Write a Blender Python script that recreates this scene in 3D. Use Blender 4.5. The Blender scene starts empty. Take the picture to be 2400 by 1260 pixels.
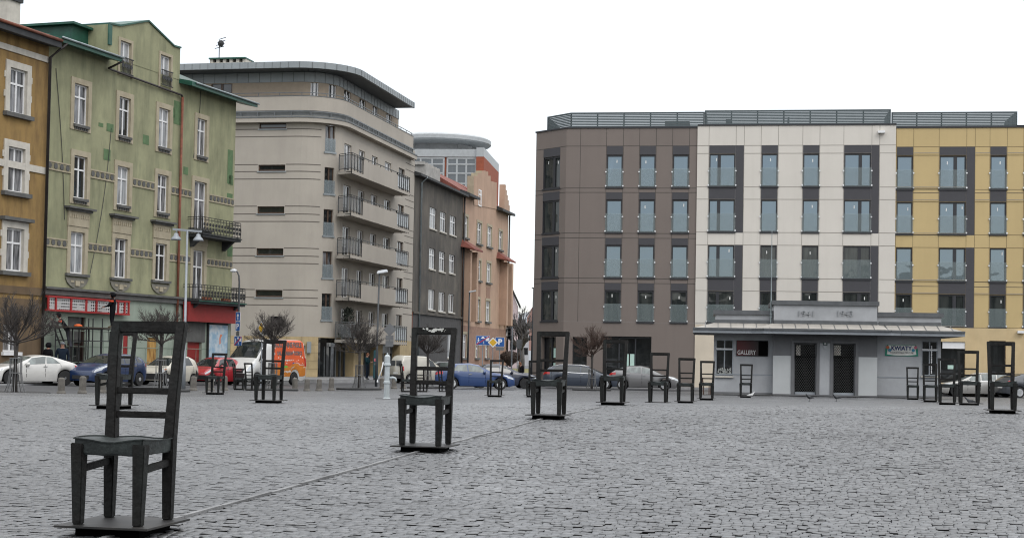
import bpy, bmesh, math, random
import numpy as np
from mathutils import Vector, Matrix
R_ = math.radians
sc = bpy.context.scene
COL = sc.collection
rnd = random.Random(11)

# ------------------------------------------------------------------ camera
FPX, EYE, ROLL = 3600.0, 2.0, 0.0177
PITCH = math.atan(117 / FPX)
PY0 = 718.0
CAMROT = Matrix.Rotation(R_(90) + PITCH, 3, 'X') @ Matrix.Rotation(ROLL, 3, 'Z')
cd = bpy.data.cameras.new('camera')
cam = bpy.data.objects.new('camera', cd)
COL.objects.link(cam)
cam.location = (0, 0, EYE)
cam.rotation_euler = CAMROT.to_euler()
cd.sensor_width = 36.0
cd.lens = 36.0 * FPX / 2400
cd.shift_y = (PY0 - 630) / 2400
cd.clip_start, cd.clip_end = 0.1, 6000
sc.camera = cam


def ray(px, py):
    v = CAMROT @ Vector(((px - 1200) / FPX, (PY0 - py) / FPX, -1))
    return v / v.y


def at(px, py, d):
    v = ray(px, py)
    return Vector((v.x * d, d, EYE + v.z * d))


# ------------------------------------------------------------------ ground heights (surveyed spots: X, Y, z below the eye)
PROF = np.array([(-60, -1.35), (0, -1.33), (10, -1.28), (18, -1.15), (26, -1.04), (32, -1.02), (40, -1.12), (45, -1.3), (50, -1.41),
                 (58, -1.5), (68, -1.62), (75, -1.7), (85, -1.85), (95, -1.95), (110, -1.95), (3000, -1.95)])
SPOTS = np.array([(-2.6, 10.8, -1.27), (-.97, 18.4, -1.14), (.69, 26, -1.03), (2.3, 35, -1.05), (4.2, 44, -1.31), (5.7, 50, -1.42),
                  (7.4, 58, -1.51), (10.4, 68, -1.63), (10.2, 31.7, -.98), (12.2, 41, -1.07), (13.9, 49, -1.26), (16.1, 59, -1.45),
                  (18.3, 70, -1.63), (-5.6, 36, -1.21), (-10.6, 55, -1.54), (-.7, 61, -1.63), (-7.5, 29.3, -1.14),
                  (-15.4, 52.7, -1.6), (-10, 72, -1.8), (-22, 70, -1.68), (-18.9, 70, -1.68), (-17.1, 76, -1.7), (-16, 81, -1.75),
                  (-14.3, 86, -1.8), (0, 90, -1.87), (6, 95, -1.92), (29, 99, -2.0), (15, 75, -1.68), (-13, 106, -1.78)])


def zg_np(X, Y):
    X = np.asarray(X, float); Y = np.asarray(Y, float)
    base = np.interp(Y, PROF[:, 0], PROF[:, 1])
    res = SPOTS[:, 2] - np.interp(SPOTS[:, 1], PROF[:, 0], PROF[:, 1])
    num = np.zeros_like(base); den = np.full_like(base, 0.004)
    for (sx, sy, _), r in zip(SPOTS, res):
        d2 = (X - sx) ** 2 + (Y - sy) ** 2
        w = 1.0 / (d2 + 9.0) ** 1.5
        num = num + w * r; den = den + w
    return EYE + base + num / den


def zg(x, y):
    return float(zg_np(np.array([x]), np.array([y]))[0])


def G(px, py):
    """point of the ground seen at a pixel"""
    v = ray(px, py)
    d, prev = 6.0, None
    while d < 400:
        g = EYE + v.z * d - zg(v.x * d, d)
        if g <= 0:
            lo, hi = d - .5, d
            for _ in range(18):
                m = (lo + hi) / 2
                if EYE + v.z * m - zg(v.x * m, m) <= 0: hi = m
                else: lo = m
            return Vector((v.x * hi, hi, zg(v.x * hi, hi)))
        d += .5
    return Vector((v.x * 150, 150, zg(v.x * 150, 150)))


def GD(px, d):
    """ground point at a pixel column and a distance"""
    x = ray(px, 830).x * d
    return Vector((x, d, zg(x, d)))


# ------------------------------------------------------------------ mesh builder
class MB:
    def __init__(s, fn=None):
        s.v, s.f, s.m = [], [], []
        s.fn = fn

    def add(s, pts, faces, mi=0):
        b = len(s.v)
        s.v += [tuple(s.fn(*p)) if s.fn else tuple(p) for p in pts]
        for fc in faces:
            s.f.append([b + i for i in fc]); s.m.append(mi)

    def poly(s, pts, mi=0):
        s.add(pts, [list(range(len(pts)))], mi)

    def box(s, x0, x1, y0, y1, z0, z1, mi=0):
        s.add([(x0, y0, z0), (x1, y0, z0), (x1, y1, z0), (x0, y1, z0), (x0, y0, z1), (x1, y0, z1), (x1, y1, z1), (x0, y1, z1)],
              [(0, 3, 2, 1), (4, 5, 6, 7), (0, 1, 5, 4), (1, 2, 6, 5), (2, 3, 7, 6), (3, 0, 4, 7)], mi)

    def hexa(s, b, t, mi=0):
        s.add(list(b) + list(t), [(0, 3, 2, 1), (4, 5, 6, 7), (0, 1, 5, 4), (1, 2, 6, 5), (2, 3, 7, 6), (3, 0, 4, 7)], mi)

    def bar(s, p0, p1, w, h=None, mi=0, up=(0, 0, 1)):
        p0, p1 = Vector(p0), Vector(p1)
        h = h or w
        t = (p1 - p0).normalized()
        u = Vector(up)
        if abs(t.dot(u)) > .98: u = Vector((0, 1, 0))
        a = t.cross(u).normalized() * w / 2
        b = a.cross(t).normalized() * h / 2
        s.hexa([p0 - a - b, p0 + a - b, p0 + a + b, p0 - a + b], [p1 - a - b, p1 + a - b, p1 + a + b, p1 - a + b], mi)

    def tube(s, pts, rads, n=6, mi=0, cap=True):
        pts = [Vector(p) for p in pts]
        if not hasattr(rads, '__len__'): rads = [rads] * len(pts)
        rings = []
        for i, p in enumerate(pts):
            t = (pts[min(i + 1, len(pts) - 1)] - pts[max(i - 1, 0)]).normalized()
            u = Vector((0, 0, 1)) if abs(t.z) < .9 else Vector((1, 0, 0))
            a = t.cross(u).normalized(); b = t.cross(a).normalized()
            rings += [p + (a * math.cos(2 * math.pi * k / n) + b * math.sin(2 * math.pi * k / n)) * rads[i] for k in range(n)]
        fs = []
        for i in range(len(pts) - 1):
            for k in range(n):
                fs.append((i * n + k, i * n + (k + 1) % n, (i + 1) * n + (k + 1) % n, (i + 1) * n + k))
        if cap:
            fs.append(tuple(range(n))); fs.append(tuple((len(pts) - 1) * n + k for k in range(n)))
        s.add(rings, fs, mi)

    def lathe(s, prof, c=(0, 0, 0), n=16, mi=0, axis='z'):
        pts, fs = [], []
        for r, z in prof:
            for k in range(n):
                a = 2 * math.pi * k / n
                q = (r * math.cos(a), r * math.sin(a), z)
                if axis == 'y': q = (q[0], q[2], q[1])
                if axis == 'x': q = (q[2], q[0], q[1])
                pts.append((q[0] + c[0], q[1] + c[1], q[2] + c[2]))
        for i in range(len(prof) - 1):
            for k in range(n):
                fs.append((i * n + k, i * n + (k + 1) % n, (i + 1) * n + (k + 1) % n, (i + 1) * n + k))
        fs.append(tuple(range(n))); fs.append(tuple((len(prof) - 1) * n + k for k in range(n)))
        s.add(pts, fs, mi)

    def wall(s, u0, u1, z0, z1, holes=(), y=0.0, depth=.2, mi=0, rmi=None, ucuts=()):
        """wall sheet in the plane y with openings and their reveals"""
        us = sorted(set([u0, u1] + [h[0] for h in holes] + [h[1] for h in holes] + list(ucuts)))
        zs = sorted(set([z0, z1] + [h[2] for h in holes] + [h[3] for h in holes]))
        us = [u for u in us if u0 - 1e-6 <= u <= u1 + 1e-6]; zs = [z for z in zs if z0 - 1e-6 <= z <= z1 + 1e-6]
        for a, b in zip(us, us[1:]):
            for c, d in zip(zs, zs[1:]):
                mu, mz = (a + b) / 2, (c + d) / 2
                if any(h[0] < mu < h[1] and h[2] < mz < h[3] for h in holes): continue
                s.poly([(a, y, c), (b, y, c), (b, y, d), (a, y, d)], mi)
        r = mi if rmi is None else rmi
        for a, b, c, d in holes:
            e = y + depth
            s.poly([(a, y, c), (a, y, d), (a, e, d), (a, e, c)], r)
            s.poly([(b, y, c), (b, e, c), (b, e, d), (b, y, d)], r)
            s.poly([(a, y, d), (b, y, d), (b, e, d), (a, e, d)], r)
            s.poly([(a, y, c), (a, e, c), (b, e, c), (b, y, c)], r)

    def build(s, name, mats, parent=None, smooth=False, fix=True, bevel=0):
        me = bpy.data.meshes.new(name)
        me.from_pydata(s.v, [], s.f)
        if not isinstance(mats, (list, tuple)): mats = [mats]
        for m in mats: me.materials.append(m)
        me.polygons.foreach_set('material_index', s.m)
        if fix or bevel:
            bm = bmesh.new(); bm.from_mesh(me)
            if bevel:
                bmesh.ops.remove_doubles(bm, verts=bm.verts, dist=1e-5)
                bmesh.ops.bevel(bm, geom=[e for e in bm.edges if len(e.link_faces) == 2 and e.calc_face_angle(0) > .5], offset=bevel,
                                segments=2, affect='EDGES', clamp_overlap=True)
            bmesh.ops.recalc_face_normals(bm, faces=bm.faces)
            bm.to_mesh(me); bm.free()
        if smooth:
            me.polygons.foreach_set('use_smooth', [True] * len(me.polygons))
        o = bpy.data.objects.new(name, me)
        COL.objects.link(o)
        if parent is not None: o.parent = parent
        return o


def tag(o, label=None, cat=None, group=None, kind=None):
    if label: o['label'] = label
    if cat: o['category'] = cat
    if group: o['group'] = group
    if kind: o['kind'] = kind
    return o


def empty(name, loc, rz=0.0, label=None, cat=None, group=None):
    o = bpy.data.objects.new(name, None)
    o.empty_display_size = .2
    COL.objects.link(o)
    o.location = loc; o.rotation_euler = (0, 0, rz)
    return tag(o, label, cat, group)


def copy_tree(o, parent=None):
    c = o.copy(); COL.objects.link(c)
    if parent is not None: c.parent = parent
    for ch in list(o.children): copy_tree(ch, c)
    return c


def text_mb(mb, txt, width, x, y, z, mi=0, height=None, bold=0.0, depth=.01, center=True, flip=False):
    """letters standing in the x-z plane, facing -y"""
    cu = bpy.data.curves.new('t', 'FONT'); cu.body = txt; cu.size = 1; cu.offset = bold; cu.resolution_u = 3
    ob = bpy.data.objects.new('t', cu); COL.objects.link(ob)
    bpy.context.view_layer.update()
    me = ob.evaluated_get(bpy.context.evaluated_depsgraph_get()).to_mesh()
    vs = [v.co.copy() for v in me.vertices]; fs = [list(p.vertices) for p in me.polygons]
    x0 = min(v.x for v in vs); x1 = max(v.x for v in vs); y0 = min(v.y for v in vs); y1 = max(v.y for v in vs)
    k = width / (x1 - x0); kz = height / (y1 - y0) if height else k
    ox = x - (width / 2 if center else 0)
    mb.add([(ox + (v.x - x0) * k, y, z + (v.y - y0) * kz) for v in vs], fs, mi)
    ob.to_mesh_clear()
    bpy.data.objects.remove(ob); bpy.data.curves.remove(cu)


# ------------------------------------------------------------------ materials
def _n(nt, t, **kw):
    n = nt.nodes.new(t)
    for k, v in kw.items():
        if k in n.inputs: n.inputs[k].default_value = v
        else: setattr(n, k, v)
    return n


def srgb(r, g, b):
    f = lambda c: (c / 255 / 12.92) if c <= 10 else ((c / 255 + .055) / 1.055) ** 2.4
    return (f(r), f(g), f(b))


def mat(name, col, rough=.8, var=.18, scale=2.5, stain=0.0, stain_col=None, bump=0.0, bscale=40, metal=0.0, spec=.5, coat=0.0,
        ior=None, fine=.0, objrand=0.0, stain_scale=(1.2, 1.2, .16), stain_lo=.48, stain_hi=.75):
    m = bpy.data.materials.new(name); m.use_nodes = True
    nt = m.node_tree; L = nt.links
    p = nt.nodes['Principled BSDF']
    p.inputs['Roughness'].default_value = rough
    p.inputs['Metallic'].default_value = metal
    p.inputs['Specular IOR Level'].default_value = spec
    if coat:
        p.inputs['Coat Weight'].default_value = coat; p.inputs['Coat Roughness'].default_value = .06
    if ior: p.inputs['IOR'].default_value = ior
    tc = _n(nt, 'ShaderNodeTexCoord')
    nz = _n(nt, 'ShaderNodeTexNoise', Scale=scale, Detail=6.0, Roughness=.6)
    L.new(tc.outputs['Object'], nz.inputs['Vector'])
    mr = _n(nt, 'ShaderNodeMapRange'); mr.inputs['From Min'].default_value = .3; mr.inputs['From Max'].default_value = .7
    mr.inputs['To Min'].default_value = 1 - var; mr.inputs['To Max'].default_value = 1 + var
    L.new(nz.outputs['Fac'], mr.inputs['Value'])
    val = mr.outputs['Result']
    if fine:
        n2 = _n(nt, 'ShaderNodeTexNoise', Scale=60.0, Detail=3.0); L.new(tc.outputs['Object'], n2.inputs['Vector'])
        m2 = _n(nt, 'ShaderNodeMapRange'); m2.inputs['From Min'].default_value = .3; m2.inputs['From Max'].default_value = .7
        m2.inputs['To Min'].default_value = 1 - fine; m2.inputs['To Max'].default_value = 1 + fine
        L.new(n2.outputs['Fac'], m2.inputs['Value'])
        mm = _n(nt, 'ShaderNodeMath', operation='MULTIPLY'); L.new(val, mm.inputs[0]); L.new(m2.outputs['Result'], mm.inputs[1])
        val = mm.outputs[0]
    if objrand:
        oi = _n(nt, 'ShaderNodeObjectInfo')
        m3 = _n(nt, 'ShaderNodeMapRange'); m3.inputs['To Min'].default_value = 1 - objrand; m3.inputs['To Max'].default_value = 1 + objrand
        L.new(oi.outputs['Random'], m3.inputs['Value'])
        mm = _n(nt, 'ShaderNodeMath', operation='MULTIPLY'); L.new(val, mm.inputs[0]); L.new(m3.outputs['Result'], mm.inputs[1])
        val = mm.outputs[0]
    vm = _n(nt, 'ShaderNodeVectorMath', operation='SCALE'); vm.inputs[0].default_value = col
    L.new(val, vm.inputs['Scale'])
    out = vm.outputs['Vector']
    if stain:
        mp = _n(nt, 'ShaderNodeMapping'); mp.inputs['Scale'].default_value = stain_scale
        L.new(tc.outputs['Object'], mp.inputs['Vector'])
        n3 = _n(nt, 'ShaderNodeTexNoise', Scale=1.6, Detail=8.0, Roughness=.65); L.new(mp.outputs['Vector'], n3.inputs['Vector'])
        m4 = _n(nt, 'ShaderNodeMapRange'); m4.inputs['From Min'].default_value = stain_lo; m4.inputs['From Max'].default_value = stain_hi
        m4.inputs['To Max'].default_value = stain
        L.new(n3.outputs['Fac'], m4.inputs['Value'])
        mx = _n(nt, 'ShaderNodeMix', data_type='RGBA')
        L.new(m4.outputs['Result'], mx.inputs['Factor']); L.new(out, mx.inputs['A'])
        sc_ = stain_col or tuple(c * .45 for c in col)
        mx.inputs['B'].default_value = (*sc_, 1)
        out = mx.outputs['Result']
    L.new(out, p.inputs['Base Color'])
    if bump:
        nb = _n(nt, 'ShaderNodeTexNoise', Scale=bscale, Detail=4.0); L.new(tc.outputs['Object'], nb.inputs['Vector'])
        b = _n(nt, 'ShaderNodeBump', Strength=bump, Distance=.02); L.new(nb.outputs['Fac'], b.inputs['Height'])
        L.new(b.outputs['Normal'], p.inputs['Normal'])
    return m


def glass(name, col, ior=2.0, rough=.04, curtain=None, cscale=6.0, amount=.5, wobble=.02):
    """window pane: dark room behind it, reflective face, optional pale net curtain folds seen through"""
    m = bpy.data.materials.new(name); m.use_nodes = True
    nt = m.node_tree; L = nt.links; p = nt.nodes['Principled BSDF']
    p.inputs['Roughness'].default_value = rough; p.inputs['IOR'].default_value = ior
    tc = _n(nt, 'ShaderNodeTexCoord'); oi = _n(nt, 'ShaderNodeObjectInfo')
    add = _n(nt, 'ShaderNodeVectorMath', operation='ADD'); L.new(tc.outputs['Object'], add.inputs[0])
    sc2 = _n(nt, 'ShaderNodeVectorMath', operation='SCALE'); sc2.inputs[0].default_value = (37, 11, 5); L.new(oi.outputs['Random'], sc2.inputs['Scale'])
    L.new(sc2.outputs['Vector'], add.inputs[1])
    mp = _n(nt, 'ShaderNodeMapping'); mp.inputs['Scale'].default_value = (1, 1, .12); L.new(add.outputs['Vector'], mp.inputs['Vector'])
    nz = _n(nt, 'ShaderNodeTexNoise', Scale=cscale, Detail=3.0); L.new(mp.outputs['Vector'], nz.inputs['Vector'])
    mr = _n(nt, 'ShaderNodeMapRange'); mr.inputs['From Min'].default_value = .62 - amount * .3; mr.inputs['From Max'].default_value = .78 - amount * .25
    L.new(nz.outputs['Fac'], mr.inputs['Value'])
    mx = _n(nt, 'ShaderNodeMix', data_type='RGBA'); mx.inputs['A'].default_value = (*col, 1)
    mx.inputs['B'].default_value = (*(curtain or tuple(c * 1.8 for c in col)), 1)
    L.new(mr.outputs['Result'], mx.inputs['Factor']); L.new(mx.outputs['Result'], p.inputs['Base Color'])
    n2 = _n(nt, 'ShaderNodeTexNoise', Scale=1.3, Detail=1.0); L.new(add.outputs['Vector'], n2.inputs['Vector'])
    b = _n(nt, 'ShaderNodeBump', Strength=wobble, Distance=.3); L.new(n2.outputs['Fac'], b.inputs['Height']); L.new(b.outputs['Normal'], p.inputs['Normal'])
    return m


def matte(m):
    m.node_tree.nodes['Principled BSDF'].inputs['Specular IOR Level'].default_value = 0.05
    return m


def clear(name, col, fac=.3, rough=.1):
    m = bpy.data.materials.new(name); m.use_nodes = True
    nt = m.node_tree; L = nt.links; p = nt.nodes['Principled BSDF']
    p.inputs['Base Color'].default_value = (*col, 1); p.inputs['Roughness'].default_value = rough
    tr = _n(nt, 'ShaderNodeBsdfTransparent'); mx = _n(nt, 'ShaderNodeMixShader', Fac=fac)
    L.new(tr.outputs[0], mx.inputs[1]); L.new(p.outputs[0], mx.inputs[2]); L.new(mx.outputs[0], nt.nodes['Material Output'].inputs['Surface'])
    return m


# ------------------------------------------------------------------ facade frame: local x along, y into the house, z up from the base
class Fac:
    def __init__(s, px, d, heading, z0):
        """heading: compass angle (deg from +Y towards +X) of the along direction"""
        s.e = Vector((math.sin(R_(heading)), math.cos(R_(heading)), 0))
        s.n = Vector((-s.e.y, s.e.x, 0))
        v = ray(px, 830)
        s.o = Vector((v.x * d, d, z0))
        s.rz = math.atan2(s.e.y, s.e.x)

    def uv(s, px, py, y=0.0):
        v = ray(px, py)
        o = s.o + s.n * y
        d = (o.x * s.n.x + o.y * s.n.y) / (v.x * s.n.x + v.y * s.n.y)
        P = Vector((v.x * d, d, EYE + v.z * d))
        return (P - o).dot(s.e), P.z - s.o.z

    def uvx(s, px, py, x=0.0):
        """same, on the plane x = const (a wall going into depth): gives (y, z)"""
        v = ray(px, py)
        o = s.o + s.e * x
        d = (o.x * s.e.x + o.y * s.e.y) / (v.x * s.e.x + v.y * s.e.y)
        P = Vector((v.x * d, d, EYE + v.z * d))
        return (P - o).dot(s.n), P.z - s.o.z

    def rect(s, x0, y0, x1, y1, y=0.0):
        a, zt = s.uv(x0, y0, y); b, _ = s.uv(x1, y0, y); _, zb = s.uv(x0, y1, y)
        return a, b, zb, zt

    def world(s, u, y, z):
        p = s.o + s.e * u + s.n * y
        return Vector((p.x, p.y, s.o.z + z))
# ------------------------------------------------------------------ light: overcast winter day
w = bpy.data.worlds.new('World'); sc.world = w; w.use_nodes = True
nt = w.node_tree; L = nt.links
SUN_EL, SUN_AZ = R_(42), R_(150)
sky = _n(nt, 'ShaderNodeTexSky'); sky.sky_type = 'NISHITA'; sky.sun_disc = False
sky.sun_elevation = SUN_EL; sky.sun_rotation = SUN_AZ
bg1 = nt.nodes['Background']; L.new(sky.outputs[0], bg1.inputs['Color']); bg1.inputs['Strength'].default_value = .05
geo = _n(nt, 'ShaderNodeTexCoord'); sx = _n(nt, 'ShaderNodeSeparateXYZ'); L.new(geo.outputs['Generated'], sx.inputs[0])
cr = _n(nt, 'ShaderNodeValToRGB')
cr.color_ramp.elements[0].position = 0.0; cr.color_ramp.elements[0].color = (.99, 1.0, 1.01, 1)
cr.color_ramp.elements[1].position = 1.0; cr.color_ramp.elements[1].color = (2.8, 2.8, 2.78, 1)
_e = cr.color_ramp.elements.new(.38); _e.color = (1.1, 1.1, 1.1, 1)
L.new(sx.outputs['Z'], cr.inputs[0])
cn = _n(nt, 'ShaderNodeTexNoise', Scale=3.0, Detail=4.0); L.new(geo.outputs['Generated'], cn.inputs['Vector'])
cm = _n(nt, 'ShaderNodeMapRange'); cm.inputs['To Min'].default_value = .9; cm.inputs['To Max'].default_value = 1.1; L.new(cn.outputs['Fac'], cm.inputs['Value'])
vs = _n(nt, 'ShaderNodeVectorMath', operation='SCALE'); L.new(cr.outputs[0], vs.inputs[0]); L.new(cm.outputs[0], vs.inputs['Scale'])
bg2 = _n(nt, 'ShaderNodeBackground', Strength=.85); L.new(vs.outputs['Vector'], bg2.inputs['Color'])
ad = _n(nt, 'ShaderNodeAddShader'); L.new(bg1.outputs[0], ad.inputs[0]); L.new(bg2.outputs[0], ad.inputs[1])
L.new(ad.outputs[0], nt.nodes['World Output'].inputs['Surface'])
sl = bpy.data.lights.new('sun', 'SUN'); sl.energy = .7; sl.angle = R_(25); sl.color = (1, .97, .93)
so = bpy.data.objects.new('sun', sl); COL.objects.link(so)
dv = Vector((math.sin(SUN_AZ) * math.cos(SUN_EL), math.cos(SUN_AZ) * math.cos(SUN_EL), math.sin(SUN_EL)))
so.rotation_euler = (-dv).to_track_quat('-Z', 'Y').to_euler()
so.location = (0, 0, 60)
sc.view_settings.view_transform = 'Standard'; sc.view_settings.look = 'None'; sc.view_settings.exposure = 0.02; sc.view_settings.gamma = 1.0
sc.render.engine = 'CYCLES'
sc.cycles.max_bounces = 6; sc.cycles.diffuse_bounces = 3; sc.cycles.glossy_bounces = 3; sc.cycles.transparent_max_bounces = 12
sc.cycles.use_denoising = True; sc.cycles.filter_width = 1.1
sc.cycles.caustics_reflective = False; sc.cycles.caustics_refractive = False

# ------------------------------------------------------------------ ground
GA = R_(12)                                   # the square's grid is turned 12 degrees
GE = Vector((math.cos(GA), -math.sin(GA))); GN = Vector((math.sin(GA), math.cos(GA)))


def xleft(y): return -17 + (y - 49) * .348 - .4   # kerb line of the square on the road side


def road_mat():
    return mat('asphalt', (.055, .056, .06), rough=.55, var=.25, scale=.6, fine=.2, bump=.25, bscale=90, spec=.4)


A_ASPH = road_mat()
gx = np.concatenate([np.linspace(-1600, -90, 10), np.arange(-80, 81, 2.0), np.linspace(90, 1600, 10)])
gy = np.concatenate([np.linspace(-600, -50, 8), np.arange(-40, 131, 2.0), np.linspace(140, 2500, 12)])
XX, YY = np.meshgrid(gx, gy)
ZZ = zg_np(XX, YY) - .012
ins = (XX > (-17 + (YY - 49) * .348 + 1.0)) & (YY < 88) & (YY > -36) & (XX < 56)
ZZ = np.where(ins, ZZ - .12, ZZ)
me = bpy.data.meshes.new('ground')
nx_ = len(gx)
fs = [(j * nx_ + i, j * nx_ + i + 1, (j + 1) * nx_ + i + 1, (j + 1) * nx_ + i) for j in range(len(gy) - 1) for i in range(nx_ - 1)]
me.from_pydata(np.stack([XX.ravel(), YY.ravel(), ZZ.ravel()], 1).tolist(), [], fs); me.materials.append(A_ASPH)
me.polygons.foreach_set('use_smooth', [True] * len(me.polygons))
o = bpy.data.objects.new('road', me); COL.objects.link(o); tag(o, kind='structure')


def sett_mat(name, far):
    m = bpy.data.materials.new(name); m.use_nodes = True
    nt = m.node_tree; L = nt.links; p = nt.nodes['Principled BSDF']
    tc = _n(nt, 'ShaderNodeTexCoord')
    big = _n(nt, 'ShaderNodeTexNoise', Scale=.35, Detail=5.0, Roughness=.6); L.new(tc.outputs['Object'], big.inputs['Vector'])
    mb_ = _n(nt, 'ShaderNodeMapRange'); mb_.inputs['From Min'].default_value = .3; mb_.inputs['From Max'].default_value = .7
    mb_.inputs['To Min'].default_value = .74; mb_.inputs['To Max'].default_value = 1.16; L.new(big.outputs['Fac'], mb_.inputs['Value'])
    if far:
        mp = _n(nt, 'ShaderNodeMapping'); mp.inputs['Rotation'].default_value = (0, 0, GA); L.new(tc.outputs['Object'], mp.inputs['Vector'])
        wn = _n(nt, 'ShaderNodeTexNoise', Scale=1.3, Detail=2.0); L.new(mp.outputs[0], wn.inputs['Vector'])
        wv = _n(nt, 'ShaderNodeVectorMath', operation='SCALE'); wv.inputs['Scale'].default_value = .16; L.new(wn.outputs['Color'], wv.inputs[0])
        wa = _n(nt, 'ShaderNodeVectorMath', operation='ADD'); L.new(mp.outputs[0], wa.inputs[0]); L.new(wv.outputs[0], wa.inputs[1])
        br = _n(nt, 'ShaderNodeTexBrick'); L.new(wa.outputs[0], br.inputs['Vector'])
        br.inputs['Scale'].default_value = 1.0; br.inputs['Brick Width'].default_value = .082; br.inputs['Row Height'].default_value = .084
        br.inputs['Mortar Size'].default_value = .011; br.inputs['Mortar Smooth'].default_value = .4
        br.inputs['Color1'].default_value = (.115, .117, .122, 1); br.inputs['Color2'].default_value = (.185, .188, .194, 1); br.inputs['Mortar'].default_value = (.014, .014, .014, 1)
        vm = _n(nt, 'ShaderNodeVectorMath', operation='SCALE'); L.new(br.outputs['Color'], vm.inputs[0]); L.new(mb_.outputs[0], vm.inputs['Scale'])
        # clumps of worn, darker and paler stones
        cl = _n(nt, 'ShaderNodeTexNoise', Scale=1.3, Detail=8.0, Roughness=.82); L.new(mp.outputs[0], cl.inputs['Vector'])
        c2 = _n(nt, 'ShaderNodeMapRange'); c2.inputs['From Min'].default_value = .35; c2.inputs['From Max'].default_value = .65
        c2.inputs['To Min'].default_value = .45; c2.inputs['To Max'].default_value = 1.4; L.new(cl.outputs['Fac'], c2.inputs['Value'])
        v2 = _n(nt, 'ShaderNodeVectorMath', operation='SCALE'); L.new(vm.outputs[0], v2.inputs[0]); L.new(c2.outputs[0], v2.inputs['Scale'])
        L.new(v2.outputs[0], p.inputs['Base Color'])
        b = _n(nt, 'ShaderNodeBump', Strength=.9, Distance=.02); b.invert = True
        L.new(br.outputs['Fac'], b.inputs['Height']); L.new(b.outputs['Normal'], p.inputs['Normal'])
        p.inputs['Roughness'].default_value = .42
    else:
        gi = _n(nt, 'ShaderNodeNewGeometry')
        rr = _n(nt, 'ShaderNodeValToRGB'); L.new(gi.outputs['Random Per Island'], rr.inputs[0])
        e = rr.color_ramp.elements; e[0].color = (.086, .087, .089, 1); e[1].color = (.158, .16, .163, 1)
        x = rr.color_ramp.elements.new(.9); x.color = (.124, .126, .129, 1)
        x = rr.color_ramp.elements.new(.35); x.color = (.107, .109, .112, 1)
        fn = _n(nt, 'ShaderNodeTexNoise', Scale=55.0, Detail=4.0); L.new(tc.outputs['Object'], fn.inputs['Vector'])
        fm = _n(nt, 'ShaderNodeMapRange'); fm.inputs['From Min'].default_value = .3; fm.inputs['From Max'].default_value = .7
        fm.inputs['To Min'].default_value = .8; fm.inputs['To Max'].default_value = 1.2; L.new(fn.outputs['Fac'], fm.inputs['Value'])
        mm = _n(nt, 'ShaderNodeMath', operation='MULTIPLY'); L.new(fm.outputs[0], mm.inputs[0]); L.new(mb_.outputs[0], mm.inputs[1])
        vm = _n(nt, 'ShaderNodeVectorMath', operation='SCALE'); L.new(rr.outputs[0], vm.inputs[0]); L.new(mm.outputs[0], vm.inputs['Scale'])
        L.new(vm.outputs[0], p.inputs['Base Color'])
        b = _n(nt, 'ShaderNodeBump', Strength=.35, Distance=.008); L.new(fn.outputs['Fac'], b.inputs['Height']); L.new(b.outputs['Normal'], p.inputs['Normal'])
        p.inputs['Roughness'].default_value = .34
    p.inputs['Specular IOR Level'].default_value = .62
    return m


M_SETT, M_SETTFAR = sett_mat('granite_setts', False), sett_mat('worn_setts', True)
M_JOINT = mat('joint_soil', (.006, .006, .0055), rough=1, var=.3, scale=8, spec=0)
Y0N, Y1N = 9.4, 37.0


def near_half(y): return .40 * y + 2.6


# sheet of the square: joints under the laid setts, worn setts beyond them
rows = np.concatenate([np.arange(-35, 9, 2.0), np.arange(9, 40, .75), np.arange(40, 92.1, 1.5)])
TT = np.linspace(0, 1, 60)
pv = []
for y in rows:
    xl, xr = xleft(y), 55.0
    for t in TT: pv.append((xl + (xr - xl) * t, y))
pv = np.array(pv)
pz = zg_np(pv[:, 0], pv[:, 1])
drop = .06 * np.clip((Y1N + .6 - pv[:, 1]) / .8, 0, 1) * np.clip((pv[:, 1] - (Y0N - .9)) / .6, 0, 1) * np.clip((near_half(pv[:, 1]) + .6 - np.abs(pv[:, 0])) / .8, 0, 1)
pz = pz - drop
nT = len(TT)
fs, mi = [], []
for j in range(len(rows) - 1):
    for i in range(nT - 1):
        q = (j * nT + i, j * nT + i + 1, (j + 1) * nT + i + 1, (j + 1) * nT + i)
        fs.append(q)
        cy = pv[list(q), 1].mean(); cx = abs(pv[list(q), 0].mean())
        mi.append(0 if (Y0N + .3 < cy < Y1N - .3 and cx < near_half(cy) - .9) else 1)
me = bpy.data.meshes.new('cobbled_square'); me.from_pydata(np.column_stack([pv, pz]).tolist(), [], fs)
me.materials.append(M_JOINT); me.materials.append(M_SETTFAR); me.polygons.foreach_set('material_index', mi)
me.polygons.foreach_set('use_smooth', [True] * len(fs))
o = bpy.data.objects.new('cobbled_square', me); COL.objects.link(o); tag(o, kind='structure')

# pale guide strip through the chair row: fitted to the ground points where it is seen
sa, sb = G(450, 1206), G(1255, 986)
sdir = (sb.xy - sa.xy).normalized()


def seam_x(y): return sa.x + (y - sa.y) * sdir.x / sdir.y


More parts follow.
